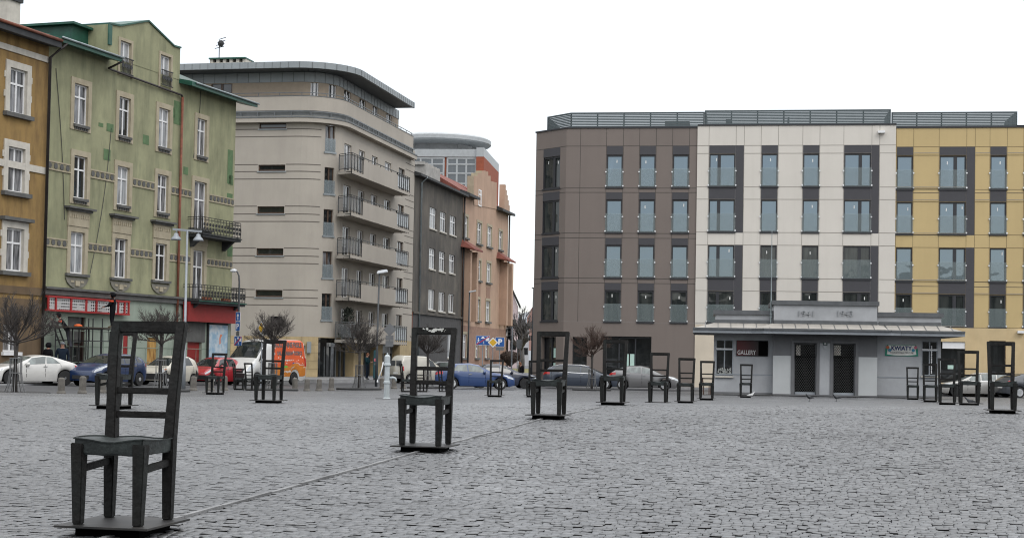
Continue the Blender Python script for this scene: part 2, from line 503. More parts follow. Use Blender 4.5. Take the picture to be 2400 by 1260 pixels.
rs = np.random.RandomState(5)
ROWH = .084
V, F = [], []
nrow0, nrow1 = int((Y0N - 18) / ROWH), int((Y1N + 18) / ROWH)
P = []
for r in range(nrow0, nrow1):
    v0 = r * ROWH
    # extent of this row inside the visible wedge
    us = np.arange(-16, 16, 1.0)
    n = 640
    wd = rs.uniform(.058, .102, n); ed = np.cumsum(wd) - 27 + rs.uniform(0, .1)
    c = (ed[:-1] + ed[1:]) / 2
    wv = v0 + .035 * np.sin(c * .9 + r * .05) + .05 * np.sin(c * .23 + 1.7 + r * .013)
    x = GE.x * c + GN.x * wv; y = GE.y * c + GN.y * wv
    ok = (y > Y0N) & (y < Y1N) & (np.abs(x) < near_half(y)) & (np.abs(x - (sa.x + (y - sa.y) * sdir.x / sdir.y)) > .012)
    for k in np.nonzero(ok)[0]:
        P.append((c[k], wv[k], (ed[k + 1] - ed[k]) / 2, x[k], y[k]))
P = np.array(P)
N = len(P)
gap = rs.uniform(.0014, .0056, N)
left = (P[:, 3] < sa.x + (P[:, 4] - sa.y) * sdir.x / sdir.y)
rel = np.where(left, .55, 1.0)
hw = P[:, 2] - gap * .35; hh = ROWH / 2 - gap * .95 - .001 + rs.uniform(-.003, .002, N)
zc = zg_np(P[:, 3], P[:, 4]) + rs.normal(0, .0032, N) * rel
tx = rs.normal(0, .028, N) * rel; ty = rs.normal(0, .042, N) * rel
su = np.array([-1, 1, 1, -1.]); sv = np.array([-1, -1, 1, 1.])
ch = rs.uniform(.007, .013, N)
verts = np.zeros((N, 12, 3))
ju = rs.uniform(-.003, .003, (N, 4)); jv = rs.uniform(-.006, .004, (N, 4))
for lvl, (ins_, dz) in enumerate(((1, 0), (0, -.0075), (0, -.085))):
    for k in range(4):
        lu = su[k] * (hw - ins_ * ch * .45) + ju[:, k]; lv = sv[k] * (hh - ins_ * ch * .9) + jv[:, k]
        uu = P[:, 0] + lu; vv = P[:, 1] + lv
        verts[:, lvl * 4 + k, 0] = GE.x * uu + GN.x * vv
        verts[:, lvl * 4 + k, 1] = GE.y * uu + GN.y * vv
        verts[:, lvl * 4 + k, 2] = zc + lu * tx + lv * ty + dz * (rel if lvl == 1 else 1)
base = (np.arange(N) * 12)[:, None, None]
fc = [(0, 1, 2, 3)]
for lvl in (0, 1):
    for k in range(4):
        a, b2 = lvl * 4 + k, lvl * 4 + (k + 1) % 4
        fc.append((a + 4, b2 + 4, b2, a))
fc = np.array(fc)[None]
faces = (base + fc).reshape(-1, 4)
me = bpy.data.meshes.new('cobblestones')
me.vertices.add(N * 12); me.vertices.foreach_set('co', verts.reshape(-1))
nf = len(faces)
me.loops.add(nf * 4); me.loops.foreach_set('vertex_index', faces.reshape(-1).astype(np.int32))
me.polygons.add(nf); me.polygons.foreach_set('loop_start', (np.arange(nf) * 4).astype(np.int32))
me.polygons.foreach_set('use_smooth', np.tile([True] * 5 + [False] * 4, N))
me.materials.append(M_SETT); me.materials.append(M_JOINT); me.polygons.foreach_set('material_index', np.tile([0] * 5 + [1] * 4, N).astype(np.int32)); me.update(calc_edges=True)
o = bpy.data.objects.new('cobblestones', me); COL.objects.link(o); tag(o, kind='structure')
print('setts', N)

b = MB()
M_STRIP = mat('strip_stone', (.17, .17, .17), rough=.55, var=.5, scale=3, fine=.2)
t = -3.0
ln = (G(1415, 953).xy - sa.xy).length
while t < ln:
    l = rnd.uniform(.5, .9)
    q = sa.xy + sdir * t; q2 = sa.xy + sdir * (t + l - .012)
    nn = Vector((-sdir.y, sdir.x)) * .02
    z0_, z1_ = zg(q.x, q.y) + .013, zg(q2.x, q2.y) + .013
    dz = rnd.uniform(0, .008)
    b.hexa([(q.x - nn.x, q.y - nn.y, z0_ - .08), (q.x + nn.x, q.y + nn.y, z0_ - .08), (q2.x + nn.x, q2.y + nn.y, z1_ - .08), (q2.x - nn.x, q2.y - nn.y, z1_ - .08)],
           [(q.x - nn.x, q.y - nn.y, z0_ + dz), (q.x + nn.x, q.y + nn.y, z0_ + dz), (q2.x + nn.x, q2.y + nn.y, z1_ + dz), (q2.x - nn.x, q2.y - nn.y, z1_ + dz)])
    t += l
tag(b.build('paving_strip', M_STRIP), kind='structure')

# unseen rise added behind the viewer, shaped to darken pane reflections and low skylight
hx = np.linspace(-260, 260, 131); rh = np.random.RandomState(3)
ht = 13.5 + 2.5 * np.sin(hx * .021 + 1) + 1.5 * np.sin(hx * .09) + rh.uniform(-1.1, 1.1, len(hx))
m = MB()
for i in range(len(hx) - 1):
    m.poly([(hx[i], -48, -.2), (hx[i + 1], -48, -.2), (hx[i + 1], -62, ht[i + 1]), (hx[i], -62, ht[i])])
    m.poly([(hx[i], -62, ht[i]), (hx[i + 1], -62, ht[i + 1]), (hx[i + 1], -120, 3), (hx[i], -120, 3)])
tag(m.build('hill', mat('added_rise', (.06, .06, .052), rough=1, var=.5, scale=.25, fine=.3), fix=False), kind='structure')
# ------------------------------------------------------------------ bronze chairs
M_BRZ = mat('dark_bronze', (.0085, .0078, .007), rough=.6, var=.45, scale=5, metal=.2, spec=.3, bump=.4, bscale=22, fine=.35,
            stain=.75, stain_col=(.026, .034, .031), stain_scale=(2, 2, 1), stain_lo=.5, stain_hi=.8)
M_SEAT = mat('bronze_seat', (.024, .029, .028), rough=.5, var=.5, scale=9, metal=.35, bump=.3, bscale=25, fine=.3,
             stain=.7, stain_col=(.06, .075, .07), stain_scale=(3, 3, 3), stain_lo=.5, stain_hi=.75)
M_PLATE = mat('steel_plate', (.03, .029, .028), rough=.5, var=.4, scale=4, metal=.4, stain=.5, stain_col=(.07, .06, .05), stain_scale=(3, 3, 3))
M_BLACK = mat('near_black', (.003, .003, .003), rough=.9, var=.2, spec=.05)
M_DROP = mat('droppings', (.5, .5, .47), rough=.8, var=.2)


def make_chair():
    """1.4 m bronze chair on a raised plate; local front = -y, base of the legs at z = .1"""
    root = empty('bronze_chair', (0, 0, 0))
    B = .1
    SW, SD = .255, .28           # half width, half depth
    # legs
    for sx in (-1, 1):
        m = MB()
        x = sx * (SW - .035); y = -SD + .04
        a, c = .031, .045
        xt = sx * (SW - .028)
        m.hexa([(x - a, y - a, B), (x + a, y - a, B), (x + a, y + a, B), (x - a, y + a, B)],
               [(xt - c, y - c, B + .555), (xt + c, y - c, B + .55), (xt + c, y + c, B + .55), (xt - c, y + c, B + .555)])
        m.build('front_leg', M_BRZ, root, bevel=.006)
        # rear leg running up into the back post
        m = MB()
        pts = [(0, B, .032), (.0, B + .42, .040), (.006, B + .56, .040), (.03, B + .85, .037), (.075, B + 1.2, .033), (.11, B + 1.395, .036)]
        ring = []
        for dy, z, hwid in pts:
            yy = SD - .045 + dy; f = max(0, (z - B - .56) / .84)
            xx = sx * (SW - .032 + .026 * f)
            ring.append([(xx - hwid, yy - hwid, z), (xx + hwid, yy - hwid, z), (xx + hwid, yy + hwid, z), (xx - hwid, yy + hwid, z)])
        vs_ = [p for r in ring for p in r]; fs_ = [(0, 3, 2, 1), tuple(len(vs_) - 4 + k for k in range(4))]
        for i in range(len(ring) - 1):
            for k in range(4): fs_.append((i * 4 + k, i * 4 + (k + 1) % 4, i * 4 + 4 + (k + 1) % 4, i * 4 + 4 + k))
        m.add(vs_, fs_); m.build('back_post', M_BRZ, root, bevel=.007)
        m = MB()
        m.bar((sx * (SW - .03), -SD + .06, B + .375), (sx * (SW - .03), SD - .05, B + .405), .034, .05)
        m.build('stretcher', M_BRZ, root, bevel=.005)
    # seat: thick slab, dished on top
    m = MB()
    nx, ny = 10, 10
    def top(u, v): return B + .578 - .016 * (1 - (2 * u - 1) ** 2) * (1 - .6 * (2 * v - 1) ** 2) + .012 * (1 - v) * ((2 * u - 1) ** 2) + .006 * math.sin(u * 9 + v * 4)
    g = {}
    vs_, fs_ = [], []
    X = lambda u: -SW + .004 + u * (2 * SW - .008)
    Yv = lambda v: -SD + .012 + v * (2 * SD - .03)
    for j in range(ny + 1):
        for i in range(nx + 1): vs_.append((X(i / nx), Yv(j / ny), top(i / nx, j / ny)))
    for j in range(ny):
        for i in range(nx):
            q = j * (nx + 1) + i; fs_.append((q, q + 1, q + nx + 2, q + nx + 1))
    nb = len(vs_)
    edge = [i for i in range(nx + 1)] + [j * (nx + 1) + nx for j in range(1, ny + 1)] + [ny * (nx + 1) + i for i in range(nx - 1, -1, -1)] + [j * (nx + 1) for j in range(ny - 1, 0, -1)]
    for e in edge:
        p = vs_[e]; vs_.append((p[0] * .985, p[1] * .985, B + .475 + .004 * math.sin(p[0] * 30)))
    for k in range(len(edge)):
        k2 = (k + 1) % len(edge); fs_.append((edge[k], edge[k2], nb + k2, nb + k))
    fs_.append(tuple(range(nb, nb + len(edge))))
    m.add(vs_, fs_); m.build('seat', M_SEAT, root, bevel=.008)
    # back rails
    def rail(z, h, th, name, lift=0):
        f = (z - B - .56) / .84
        yy = SD - .045 + (.11 * f ** 1.2)
        hw_ = SW - .05 + .026 * f
        m = MB(); m.bar((-hw_, yy, z + lift), (hw_, yy, z - lift), th, h); return m.build(name, M_BRZ, root, bevel=.006)
    rail(B + .735, .046, .034, 'back_slat'); rail(B + .905, .046, .034, 'back_slat')
    f = 1.0
    m = MB(); m.bar((-SW - .028, SD - .045 + .104, B + 1.36), (SW + .028, SD - .045 + .104, B + 1.36), .062, .086)
    m.build('top_rail', M_BRZ, root, bevel=.010)
    m = MB()
    m.box(-.34, .34, -.36, .36, B - .016, B - .001); m.build('base_plate', M_PLATE, root, bevel=.003)
    m = MB(); m.box(-.235, .235, -.25, .25, -.06, B - .018)
    m.build('plinth', M_BLACK, root)  # near-black colour carries the shade under the plate
    return root


CH = make_chair()
CH_YAW = R_(-11.5)
# (px, py of the plate, depth, label, yaw offset deg, scale)
CHG = 'bronze chairs standing on the cobbled square'
chairs = [
    (300, 1222, 10.75, 'largest dark bronze chair, nearest the camera on its raised plate', 0, 1),
    (1001, 1044, 18.4, 'dark bronze chair with white bird droppings across its top rail', 0, 1),
    (1288, 968, 26.0, 'dark bronze chair standing at the end of the pale paving strip before a wagon', 0, 1),
    (1438, 940, 34.8, 'dark bronze chair in front of the small round tree and the grey hatchback rear', 0, 1),
    (1544, 939, 43.8, 'dark bronze chair in front of the nose of the grey hatchback', 0, 1),
    (1608, 936, 50.3, 'dark bronze chair before the brown wall edge and pale stone base', 0, 1),
    (1657, 931, 58.0, 'dark bronze chair with a small wooden stool showing behind its legs', 0, 1),
    (1749, 925, 68.0, 'small looking bronze chair under the gallery sign of the grey pavilion', 0, 1),
    (2350, 953, 31.7, 'tall dark bronze chair before the dark grey car at the right edge', 0, 1),
    (2272, 938, 41.3, 'dark bronze chair before the middle of the silver wagon', 0, 1),
    (2221, 938, 48.9, 'dark bronze chair overlapping the pavilion corner and the front of the silver wagon', 0, 1),
    (2181, 934, 59.3, 'dark bronze chair before the window right of the flower shop sign', 0, 1),
    (2140, 930, 70.0, 'smallest bronze chair below the flower shop sign', 0, 1),
    (632, 937, 36.0, 'dark bronze chair in front of the white and orange van', 0, 1),
    (506, 919, 55.0, 'dark bronze chair in front of the red hatchback', 0, 1),
    (1161, 924, 61.5, 'dark bronze chair before the headlight of the blue coupe', 0, 1),
    (270, 946, 29.3, 'dark bronze chair half hidden behind the nearest chair', 0, 1),
    (1252, 920, 62.0, 'dark bronze chair half hidden behind the chair at the end of the strip', 0, 1),
    (562, 917, 69.0, 'low dark chair turned sideways below the white bonnet of the van', 100, .8),
    (592, 918, 66.0, 'low dark chair between the sideways chair and the chair before the van', 160, .8),
    (955, 914, 70.0, 'low dark chair turned sideways behind the tall chair with droppings', 95, .88),
    (990, 913, 71.0, 'low dark chair seen between the front legs of the chair with droppings', 170, .8),
    (1042, 914, 72.0, 'low dark chair beside the rear wheel of the blue coupe', 80, .7),
]
for i, (px, py, d, lab, dyaw, s) in enumerate(chairs):
    o = CH if i == 0 else copy_tree(CH)
    p = GD(px, d); p.z -= .025
    o.location = p; o.rotation_euler = (0, 0, CH_YAW + R_(dyaw)); o.scale = (s, s, s)
    tag(o, lab, 'chair', CHG)
    if i == 1: CH2 = o
# droppings on the second chair, faint ones on others
m = MB()
r2 = random.Random(3)
for cx, cz, n, rr in ((-.10, .015, 5, .014), (-.03, -.005, 9, .020), (.02, .008, 9, .022), (.09, .012, 10, .017), (.13, .0, 4, .010), (-.06, .02, 4, .010)):
    for _ in range(n):
        x = cx + r2.uniform(-.035, .035); z = .1 + 1.365 + cz + r2.uniform(-.012, .012); q = rr * r2.uniform(.35, .8)
        k = 7; ph = r2.uniform(0, 6)
        m.poly([(x + q * 1.5 * r2.uniform(.6, 1.2) * math.cos(ph + a * 2 * math.pi / k), (.28 - .045 + .104 - .033) - .0015 * r2.random(), z + q * r2.uniform(.5, 1) * math.sin(ph + a * 2 * math.pi / k)) for a in range(k)])
m.build('bird_droppings', M_DROP, CH2)
M_PUD = None
# ------------------------------------------------------------------ shared building materials
M_WHITE = mat('white_paint', (.72, .72, .72), rough=.4, var=.06)
M_GUT = mat('zinc', (.26, .30, .31), rough=.45, var=.25, metal=.3)
M_BROWNW = mat('brown_window_frame', (.075, .045, .03), rough=.5, var=.2)
M_DKFRAME = mat('anthracite_frame', (.022, .023, .027), rough=.45, var=.1)
M_IRON = mat('wrought_iron', (.016, .017, .018), rough=.5, var=.3)
M_RAIL = mat('grey_steel', (.14, .15, .155), rough=.4, var=.2, metal=.4)
G_OLD = glass('old_glass', (.035, .037, .04), ior=1.6, curtain=(.22, .22, .23), cscale=7, amount=.75)
G_DARK = glass('dark_glass', (.012, .014, .015), ior=1.75, curtain=(.03, .033, .035), cscale=3, amount=.3)
G_BLIND = glass('curtained_glass', (.16, .17, .18), ior=1.5, curtain=(.36, .37, .38), cscale=8, amount=.9)
M_REDP = mat('red_paint', (.25, .022, .02), rough=.5, var=.15, stain=.4, stain_col=(.2, .02, .02))
M_PAVE = mat('pavement_slabs', (.17, .17, .172), rough=.7, var=.25, scale=1.2, fine=.15)
M_KERB = mat('kerb_stone', (.25, .25, .25), rough=.8, var=.2)


def casement(parent, u0, u1, z0, z1, y, fm, gm, fr=.07, cross=.7, leaves=2, name='window', sill=None, th=.05):
    """window: frame mesh (bars) with its pane as a sub-part, set at depth y"""
    m = MB()
    m.box(u0, u0 + fr, y, y + th, z0, z1); m.box(u1 - fr, u1, y, y + th, z0, z1)
    m.box(u0 + fr, u1 - fr, y, y + th, z0, z0 + fr); m.box(u0 + fr, u1 - fr, y, y + th, z1 - fr, z1)
    zc = z0 + (z1 - z0) * cross
    if cross < 1:
        m.box(u0 + fr, u1 - fr, y - .012, y + th, zc - fr * .55, zc + fr * .55)
    for k in range(1, leaves):
        uc = u0 + (u1 - u0) * k / leaves
        m.box(uc - fr * .6, uc + fr * .6, y - .008, y + th - .01, z0 + fr, (zc - fr * .55) if cross < 1 else z1 - fr)
        if cross < 1: m.box(uc - fr * .6, uc + fr * .6, y - .008, y + th - .01, zc + fr * .55, z1 - fr)
    f = m.build(name, fm, parent)
    g = MB(); g.poly([(u0 + fr * .5, y + th * .7, z0 + fr * .5), (u1 - fr * .5, y + th * .7, z0 + fr * .5), (u1 - fr * .5, y + th * .7, z1 - fr * .5), (u0 + fr * .5, y + th * .7, z1 - fr * .5)])
    g.build('pane', gm, f, fix=False)
    if sill:
        s = MB(); s.box(u0 - sill[0], u1 + sill[0], -sill[1], y, z0 - sill[2], z0); s.build('sill', sill[3], f)
    return f


# ------------------------------------------------------------------ left terrace: ochre and green tenement houses (one line of facades)
FG = Fac(95, 75.0, 18.5, zg(-23, 75) + .12)
uR = FG.uv(545, 600)[0]
uL = FG.uv(-75, 600)[0]
M_GREEN = mat('green_plaster', (.275, .275, .165), rough=.9, var=.2, scale=.5, fine=.1, stain=.75, stain_col=(.13, .135, .082), stain_scale=(.9, .9, .22), stain_lo=.44, stain_hi=.72)
M_MINT = mat('pale_mint_plaster', (.27, .315, .26), rough=.85, var=.14, scale=.8, stain=.5, stain_col=(.2, .24, .19))
M_TRIM = mat('sandy_trim', (.37, .325, .235), rough=.9, var=.15, scale=2, stain=.5, stain_col=(.26, .21, .13))
M_FRZ = mat('frieze_ground', (.25, .225, .145), rough=.9, var=.25, stain=.4)
M_CONS = mat('console_stone', (.19, .18, .15), rough=.9, var=.25, stain=.4)
M_GPATCH = mat('green_patch', (.095, .16, .075), rough=.9, var=.25)
M_GMET = mat('green_sheet_metal', (.012, .075, .05), rough=.45, var=.3, spec=.5)
M_SLATE = mat('dark_roofing', (.03, .032, .034), rough=.7, var=.3)
M_GREYC = mat('grey_cornice', (.10, .10, .095), rough=.85, var=.2, stain=.4)
M_OCH = mat('ochre_plaster', (.275, .175, .062), rough=.9, var=.2, scale=.7, stain=.8, stain_col=(.12, .07, .03), stain_scale=(1.1, 1.1, .22), stain_lo=.45, stain_hi=.7)
M_OCHL = mat('brown_plaster', (.13, .088, .05), rough=.9, var=.2, scale=.9, stain=.5)
M_CREAM = mat('cream_trim', (.52, .49, .43), rough=.85, var=.12, stain=.35)
M_RUST = mat('rust_pipe', (.17, .055, .03), rough=.7, var=.35, scale=4)
M_DKPIPE = mat('dark_pipe', (.03, .024, .022), rough=.6, var=.3)

green = empty('tenement_house', FG.o, FG.rz, 'old green tenement house with an attic gable, patched plaster and green metal eaves', 'house')
zCor = FG.uv(95, 688)[1]                      # top of the shop floor
zCorT = FG.uv(88, 669)[1]
zEave = FG.uv(297, 150, -.8)[1]
uG0, uG1 = FG.uv(256, 150)[0], FG.uv(420, 150)[0]
cols = {}
op = []   # (u0,u1,z0,z1,kind)
WIN = [(174, 194, 207, 290, 's'), (279, 225, 306, 317, 's'), (372, 251, 398, 343.5, 's'), (462, 276, 484, 363.5, 's'),
       (173, 363, 204, 463, 's'), (274.6, 387.6, 303, 479, 's'), (368.6, 407, 394, 496, 's'), (455, 423, 484, 556, 'd'),
       (165, 541.5, 198, 640, 'l'), (268.7, 557, 298, 650, 'l'), (364, 569, 390, 656, 'l'), (452, 585, 478, 706, 'd')]
holes = []
for x0, y0, x1, y1, k in WIN:
    holes.append(FG.rect(x0, y0, x1, y1) + (k,))
m = MB()
m.wall(0, uR, zCorT, zEave + .35, [h[:4] for h in holes], 0, .22, 0, 1)
# end wall towards the square's corner and rear mass
m.poly([(uR, 0, 0), (uR, 10, 0), (uR, 10, zEave + .35), (uR, 0, zEave + .35)], 0)
m.poly([(0, 10, 0), (uR, 10, 0), (uR, 10, zEave), (0, 10, zEave)], 0)
m.build('wall', [M_GREEN, M_TRIM], green)
# attic gable, flush with the wall
gp = [(254, 57), (279, 62), (346, 51), (406, 109.5), (422, 114)]
gpts = [FG.uv(*p) for p in gp]
zA = zEave + .35
ah = [FG.rect(281, 94, 307, 172), FG.rect(375.5, 127, 400, 200)]
zmid = gpts[0][1] - .7
m = MB()
za = min(gpts[0][1], gpts[-1][1]) - .25
m.wall(gpts[0][0], gpts[-1][0], zA, za, ah, -.02, .22, 0, 1)
m.poly([(gpts[0][0], -.02, za), (gpts[-1][0], -.02, za)] + [(u, -.02, z) for u, z in reversed(gpts)], 0)
for (u, z), yy in ((gpts[0], 3.5), (gpts[-1], 3.5)):
    m.poly([(u, -.02, zA), (u, yy, zA), (u, yy, z), (u, -.02, z)], 0)
m.build('attic_gable', [M_GREEN, M_TRIM], green)
m = MB()
for (a, za_), (b2, zb_) in zip(gpts, gpts[1:]):
    m.hexa([(a, -.1, za_), (b2, -.1, zb_), (b2, 3.5, zb_), (a, 3.5, za_)], [(a, -.1, za_ + .09), (b2, -.1, zb_ + .09), (b2, 3.5, zb_ + .09), (a, 3.5, za_ + .09)])
m.box(gpts[0][0] - .06, gpts[0][0] + .25, -.09, -.025, zA + .6, gpts[0][1])
m.build('gable_coping', M_GMET, green)
for h in ah:
    f = casement(green, *h, .1, M_WHITE, G_BLIND, fr=.08, cross=1.0, leaves=2)
    t = MB(); a, b2, c, d = h
    for q in ((a - .16, a, c - .1, d + .16), (b2, b2 + .16, c - .1, d + .16), (a, b2, d, d + .16)): t.box(q[0], q[1], -.06, -.021, q[2], q[3])
    t.build('surround', M_TRIM, f)
    t = MB()
    for k in range(9): t.bar((a + (b2 - a) * (k + .5) / 9, -.16, c + .05), (a + (b2 - a) * (k + .5) / 9, -.16, c + .85), .025)
    t.box(a - .05, b2 + .05, -.19, -.13, c + .83, c + .88); t.box(a - .05, b2 + .05, -.19, -.13, c + .02, c + .06)
    for k in range(4): t.lathe([(.09, -.01), (.12, -.01), (.12, .01), (.09, .01)], (a + (b2 - a) * (k + .5) / 4, -.16, c + .45), 10, axis='y')
    t.build('window_guard', M_IRON, f)
# windows
for i, (a, b2, c, d, k) in enumerate(holes):
    f = casement(green, a, b2, c, d, .1, M_WHITE, (G_OLD, G_DARK, G_BLIND)[(i * 7) % 3] if k != 'd' else G_OLD, fr=.075, cross=.68,
                 name='window' if k != 'd' else 'balcony_door')
    t = MB()
    s_ = .28
    t.box(a - s_, a, -.05, -.003, c - (.3 if k == 's' else 0), d + s_); t.box(b2, b2 + s_, -.05, -.003, c - (.3 if k == 's' else 0), d + s_)
    t.box(a, b2, -.05, -.003, d, d + s_)
    if k == 's':
        t.box(a, b2, -.05, -.003, c - .3, c - .16)
        for q in range(7):
            uq = a + (b2 - a) * (q + .5) / 7; t.box(uq - .05, uq + .05, -.10, -.051, c - .26, c - .14, 1)
    if k == 'l' or (k == 'd' and i > 8):
        t.box(a - s_ - .02, b2 + s_ + .02, -.09, -.003, d + s_, d + s_ + .75)
        for q in range(9):
            uq = a - s_ + (b2 - a + 2 * s_) * (q + .5) / 9; t.box(uq - .05, uq + .05, -.12, -.091, d + s_ + .42, d + s_ + .6)
        t.box(a - s_ - .15, b2 + s_ + .15, -.2, -.003, d + s_ + .75, d + s_ + .86, 1)
        t.box(a - s_ - .28, b2 + s_ + .28, -.34, -.003, d + s_ + .86, d + s_ + .96, 1)
    if k == 'l':
        n = 14
        prof = [(a - s_ - .12 + (b2 - a + 2 * s_ + .24) * q / n, c - .2 - .55 * math.sin(math.pi * q / n) ** .55) for q in range(n + 1)]
        t.poly([(u, -.06, z) for u, z in prof], 2)
        t.box((a + b2) / 2 - .18, (a + b2) / 2 + .18, -.12, -.061, c - .62, c - .36, 0)
        t.box((a + b2) / 2 - .55, (a + b2) / 2 - .3, -.09, -.061, c - .45, c - .35, 0); t.box((a + b2) / 2 + .3, (a + b2) / 2 + .55, -.09, -.061, c - .45, c - .35, 0)
    t.build('surround', [M_TRIM, M_GREYC, M_CONS], f)
    if k != 'd':
        t = MB(); t.box(a - (.05 if k == 's' else s_ + .1), b2 + (.05 if k == 's' else s_ + .1), -.16, .1, c - .14, c - .002); t.build('sill', M_GREYC, f)
# ornamental friezes between the windows, interlaced rings
for (ya, yb, row) in ((371.5, 393.5, (4, 5, 6, 7)), (553.5, 575, (8, 9, 10, 11))):
    z1, z0 = FG.uv(97, ya)[1], FG.uv(97, yb)[1]
    edges = [0.02] + [e for i in row for e in (holes[i][0] - .29, holes[i][1] + .29)] + [uR - .02]
    for a, b2 in zip(edges[::2], edges[1::2]):
        m = MB(); m.box(a, b2, -.03, -.003, z0, z1, 0)
        m.box(a, b2, -.055, -.031, z1 - .07, z1, 1); m.box(a, b2, -.055, -.031, z0, z0 + .07, 1)
        n = max(1, int((b2 - a) / .42)); st = (b2 - a) / n; zc = (z0 + z1) / 2; rr = .15
        for q in range(n):
            m.lathe([(rr - .045, -.02), (rr, -.02), (rr, .008), (rr - .045, .008)], (a + st * (q + .5), -.036, zc), 10, 2, 'y')
        m.build('frieze', [M_FRZ, M_TRIM, M_GREYC], green)
# plaster repair patches
for x0, y0, x1, y1 in ((250, 288, 266, 307), (231, 287, 242, 296), (335, 315, 349, 337), (243, 348, 259, 374), (408, 235, 424, 290), (534, 350, 546, 430), (532, 452, 545, 470), (430, 390, 441, 408), (533, 575, 545, 600), (536, 410, 546, 432), (404, 252, 410, 275)):
    a, b2, c, d = FG.rect(x0, y0, x1, y1); m = MB(); m.box(a, min(b2, uR - .01), -.012, -.003, c, d); m.build('plaster_patch', M_GPATCH, green)
# shop floor
m = MB()
dr = [FG.rect(160, 741, 202, 876), FG.rect(346, 790, 372, 860), FG.rect(440, 800, 474, 880), FG.rect(290, 782, 301, 880)]
sh = [(a, b2, max(.0, c), d) for a, b2, c, d in dr]
sh = [(sh[0][0], sh[0][1], 0, sh[0][3]), (sh[1][0], sh[1][1], .8, sh[1][3]), (sh[2][0], sh[2][1], 0, sh[2][3]), (sh[3][0], sh[3][1], 0, sh[3][3])]
m.wall(0, uR, 0, zCor, sh, .02, .3, 0, 0)
m.build('shop_front', M_MINT, green)
m = MB()
for z in (.9, 1.7, 2.5): m.box(0.02, uR, .004, .019, z, z + .035)
for q in range(1, 14): m.box(uR * q / 14, uR * q / 14 + .03, .006, .0195, .02 + (q % 2) * .8, 1.7 if q % 2 else 2.5)
m.build('plaster_joints', mat('mint_joint', (.2, .245, .195), var=.1), green)
m = MB(); a, b2, c, d = sh[0]; m.box(a, b2, .2, .26, 0, d - 1.35, 0); m.box(a + .2, b2 - .2, .17, .199, .6, d - 1.55, 1); m.box(a, b2, .2, .26, d - 1.3, d, 2); m.box(a, a + .12, .1, .199, 0, d, 0); m.box(b2 - .12, b2, .1, .199, 0, d, 0)
m.build('shop_door', [mat('dark_wood', (.035, .018, .014), rough=.5), G_DARK, M_GREYC], green)
m = MB(); a, b2, c, d = sh[2]; m.box(a, b2, .2, .26, 0, d, 0)
for q in range(4): m.box(a + (b2 - a) * (q + .12) / 4, a + (b2 - a) * (q + .88) / 4, .18, .199, .3, d - .9, 1)
m.build('red_shutter', [M_REDP, mat('dark_red', (.2, .012, .012), rough=.5)], green)
m = MB(); a, b2, c, d = sh[1]; m.box(a, b2, .16, .2, c, d); m.build('shop_window', glass('autumn_display', (.20, .09, .03), ior=1.5, curtain=(.5, .3, .1), cscale=9, amount=.9), green)
m = MB(); a, b2, c, d = sh[3]; m.box(a, b2, .05, .12, 0, d); m.build('red_door', M_REDP, green)
m = MB(); m.box(-.0, uR + .02, -.14, -.004, zCor + .001, zCorT - .12); m.box(-.0, uR + .04, -.26, -.004, zCorT - .12, zCorT - .003)
m.build('cornice', M_GREYC, green)
# red signboard box on the right of the shop floor
a, b2, c, d = FG.rect(424, 712, 541, 752)
m = MB(); m.box(a, b2 + .05, -.5, -.15, c, d + .15); m.build('red_fascia', M_REDP, green)
m = MB(); a, b2, c, d = FG.rect(424, 752, 481, 800); m.box(a, b2, -.02, .015, c, d); m.build('roller_shutter', M_GREYC, green)
# roof: two eaves either side of the gable and a shallow dark slope behind
m = MB()
ov = .85
for ua, ub in ((-.2, uG0 - .02), (uG1 + .02, uR + 1.15)):
    m.hexa([(ua, -ov, zEave), (ub, -ov, zEave), (ub, 0.3, zEave + .25), (ua, .3, zEave + .25)],
           [(ua, -ov, zEave + .26), (ub, -ov, zEave + .26), (ub, .3, zEave + .5), (ua, .3, zEave + .5)], 0)
uA, zr0 = FG.uv(127, 80, 4.5); zr0 = max(zEave + .75, zr0); zr1 = zr0 + .3
m.hexa([(-.05, .3, zEave + .45), (uR + 1.1, .3, zEave + .45), (uR + 1.1, 4.5, zEave + .6), (-.05, 4.5, zEave + .6)],
       [(-.05, .3, zEave + .5), (uR + 1.1, .3, zEave + .5), (uR - 2.5, 4.5, zr1), (uA, 4.5, zr0)], 1)
m.hexa([(-.05, 4.5, zEave + .45), (uR + 1.1, 4.5, zEave + .45), (uR + 1.1, 10.6, zEave + .2), (-.05, 10.6, zEave + .2)],
       [(uA, 4.5, zr0), (uR - 2.5, 4.5, zr1), (uR + 1.1, 10.6, zEave + .5), (-.05, 10.6, zEave + .5)], 1)
rf = m.build('roof', [M_GMET, mat('dark_green_roof', (.02, .055, .04), rough=.5, var=.3)], green)
for ua, ub in ((-.2, uG0 - .05), (uG1 + .4, uR + 1.2)):
    m = MB(); m.tube([(ua, -ov - .07, zEave + .22), (ub, -ov - .07, zEave + .22)], .055, 8); m.build('gutter', M_GUT, rf, smooth=True)
# dormer mass left of the gable
m = MB(); a = FG.uv(168, 100, 1.2)[0]; zd0 = FG.uv(240, 84, 1.2)[1]; m.box(a, gpts[0][0], 1.2, 4, zEave + .5, zd0); m.box(a - .3, gpts[0][0] - .01, .9, 4.2, zd0 + .002, zd0 + .12)
m.build('dormer', M_GMET, rf)
# down pipes
m = MB()
m.tube([(uG0 - .1, -ov - .07, zEave + .05), (uG0 - .35, -.2, zEave - .35), (uG0 + .2, -.14, zEave - .35), (uG1 + .1, -.14, zEave - .5), (uG1 + .22, -.14, zEave - .6)], .06, 8, 1)
m.tube([(uG1 + .22, -.14, zEave - .6), (uG1 + .22, -.14, .3)], .075, 8, 0)
m.build('downpipe', [M_RUST, M_DKPIPE], green, smooth=True)


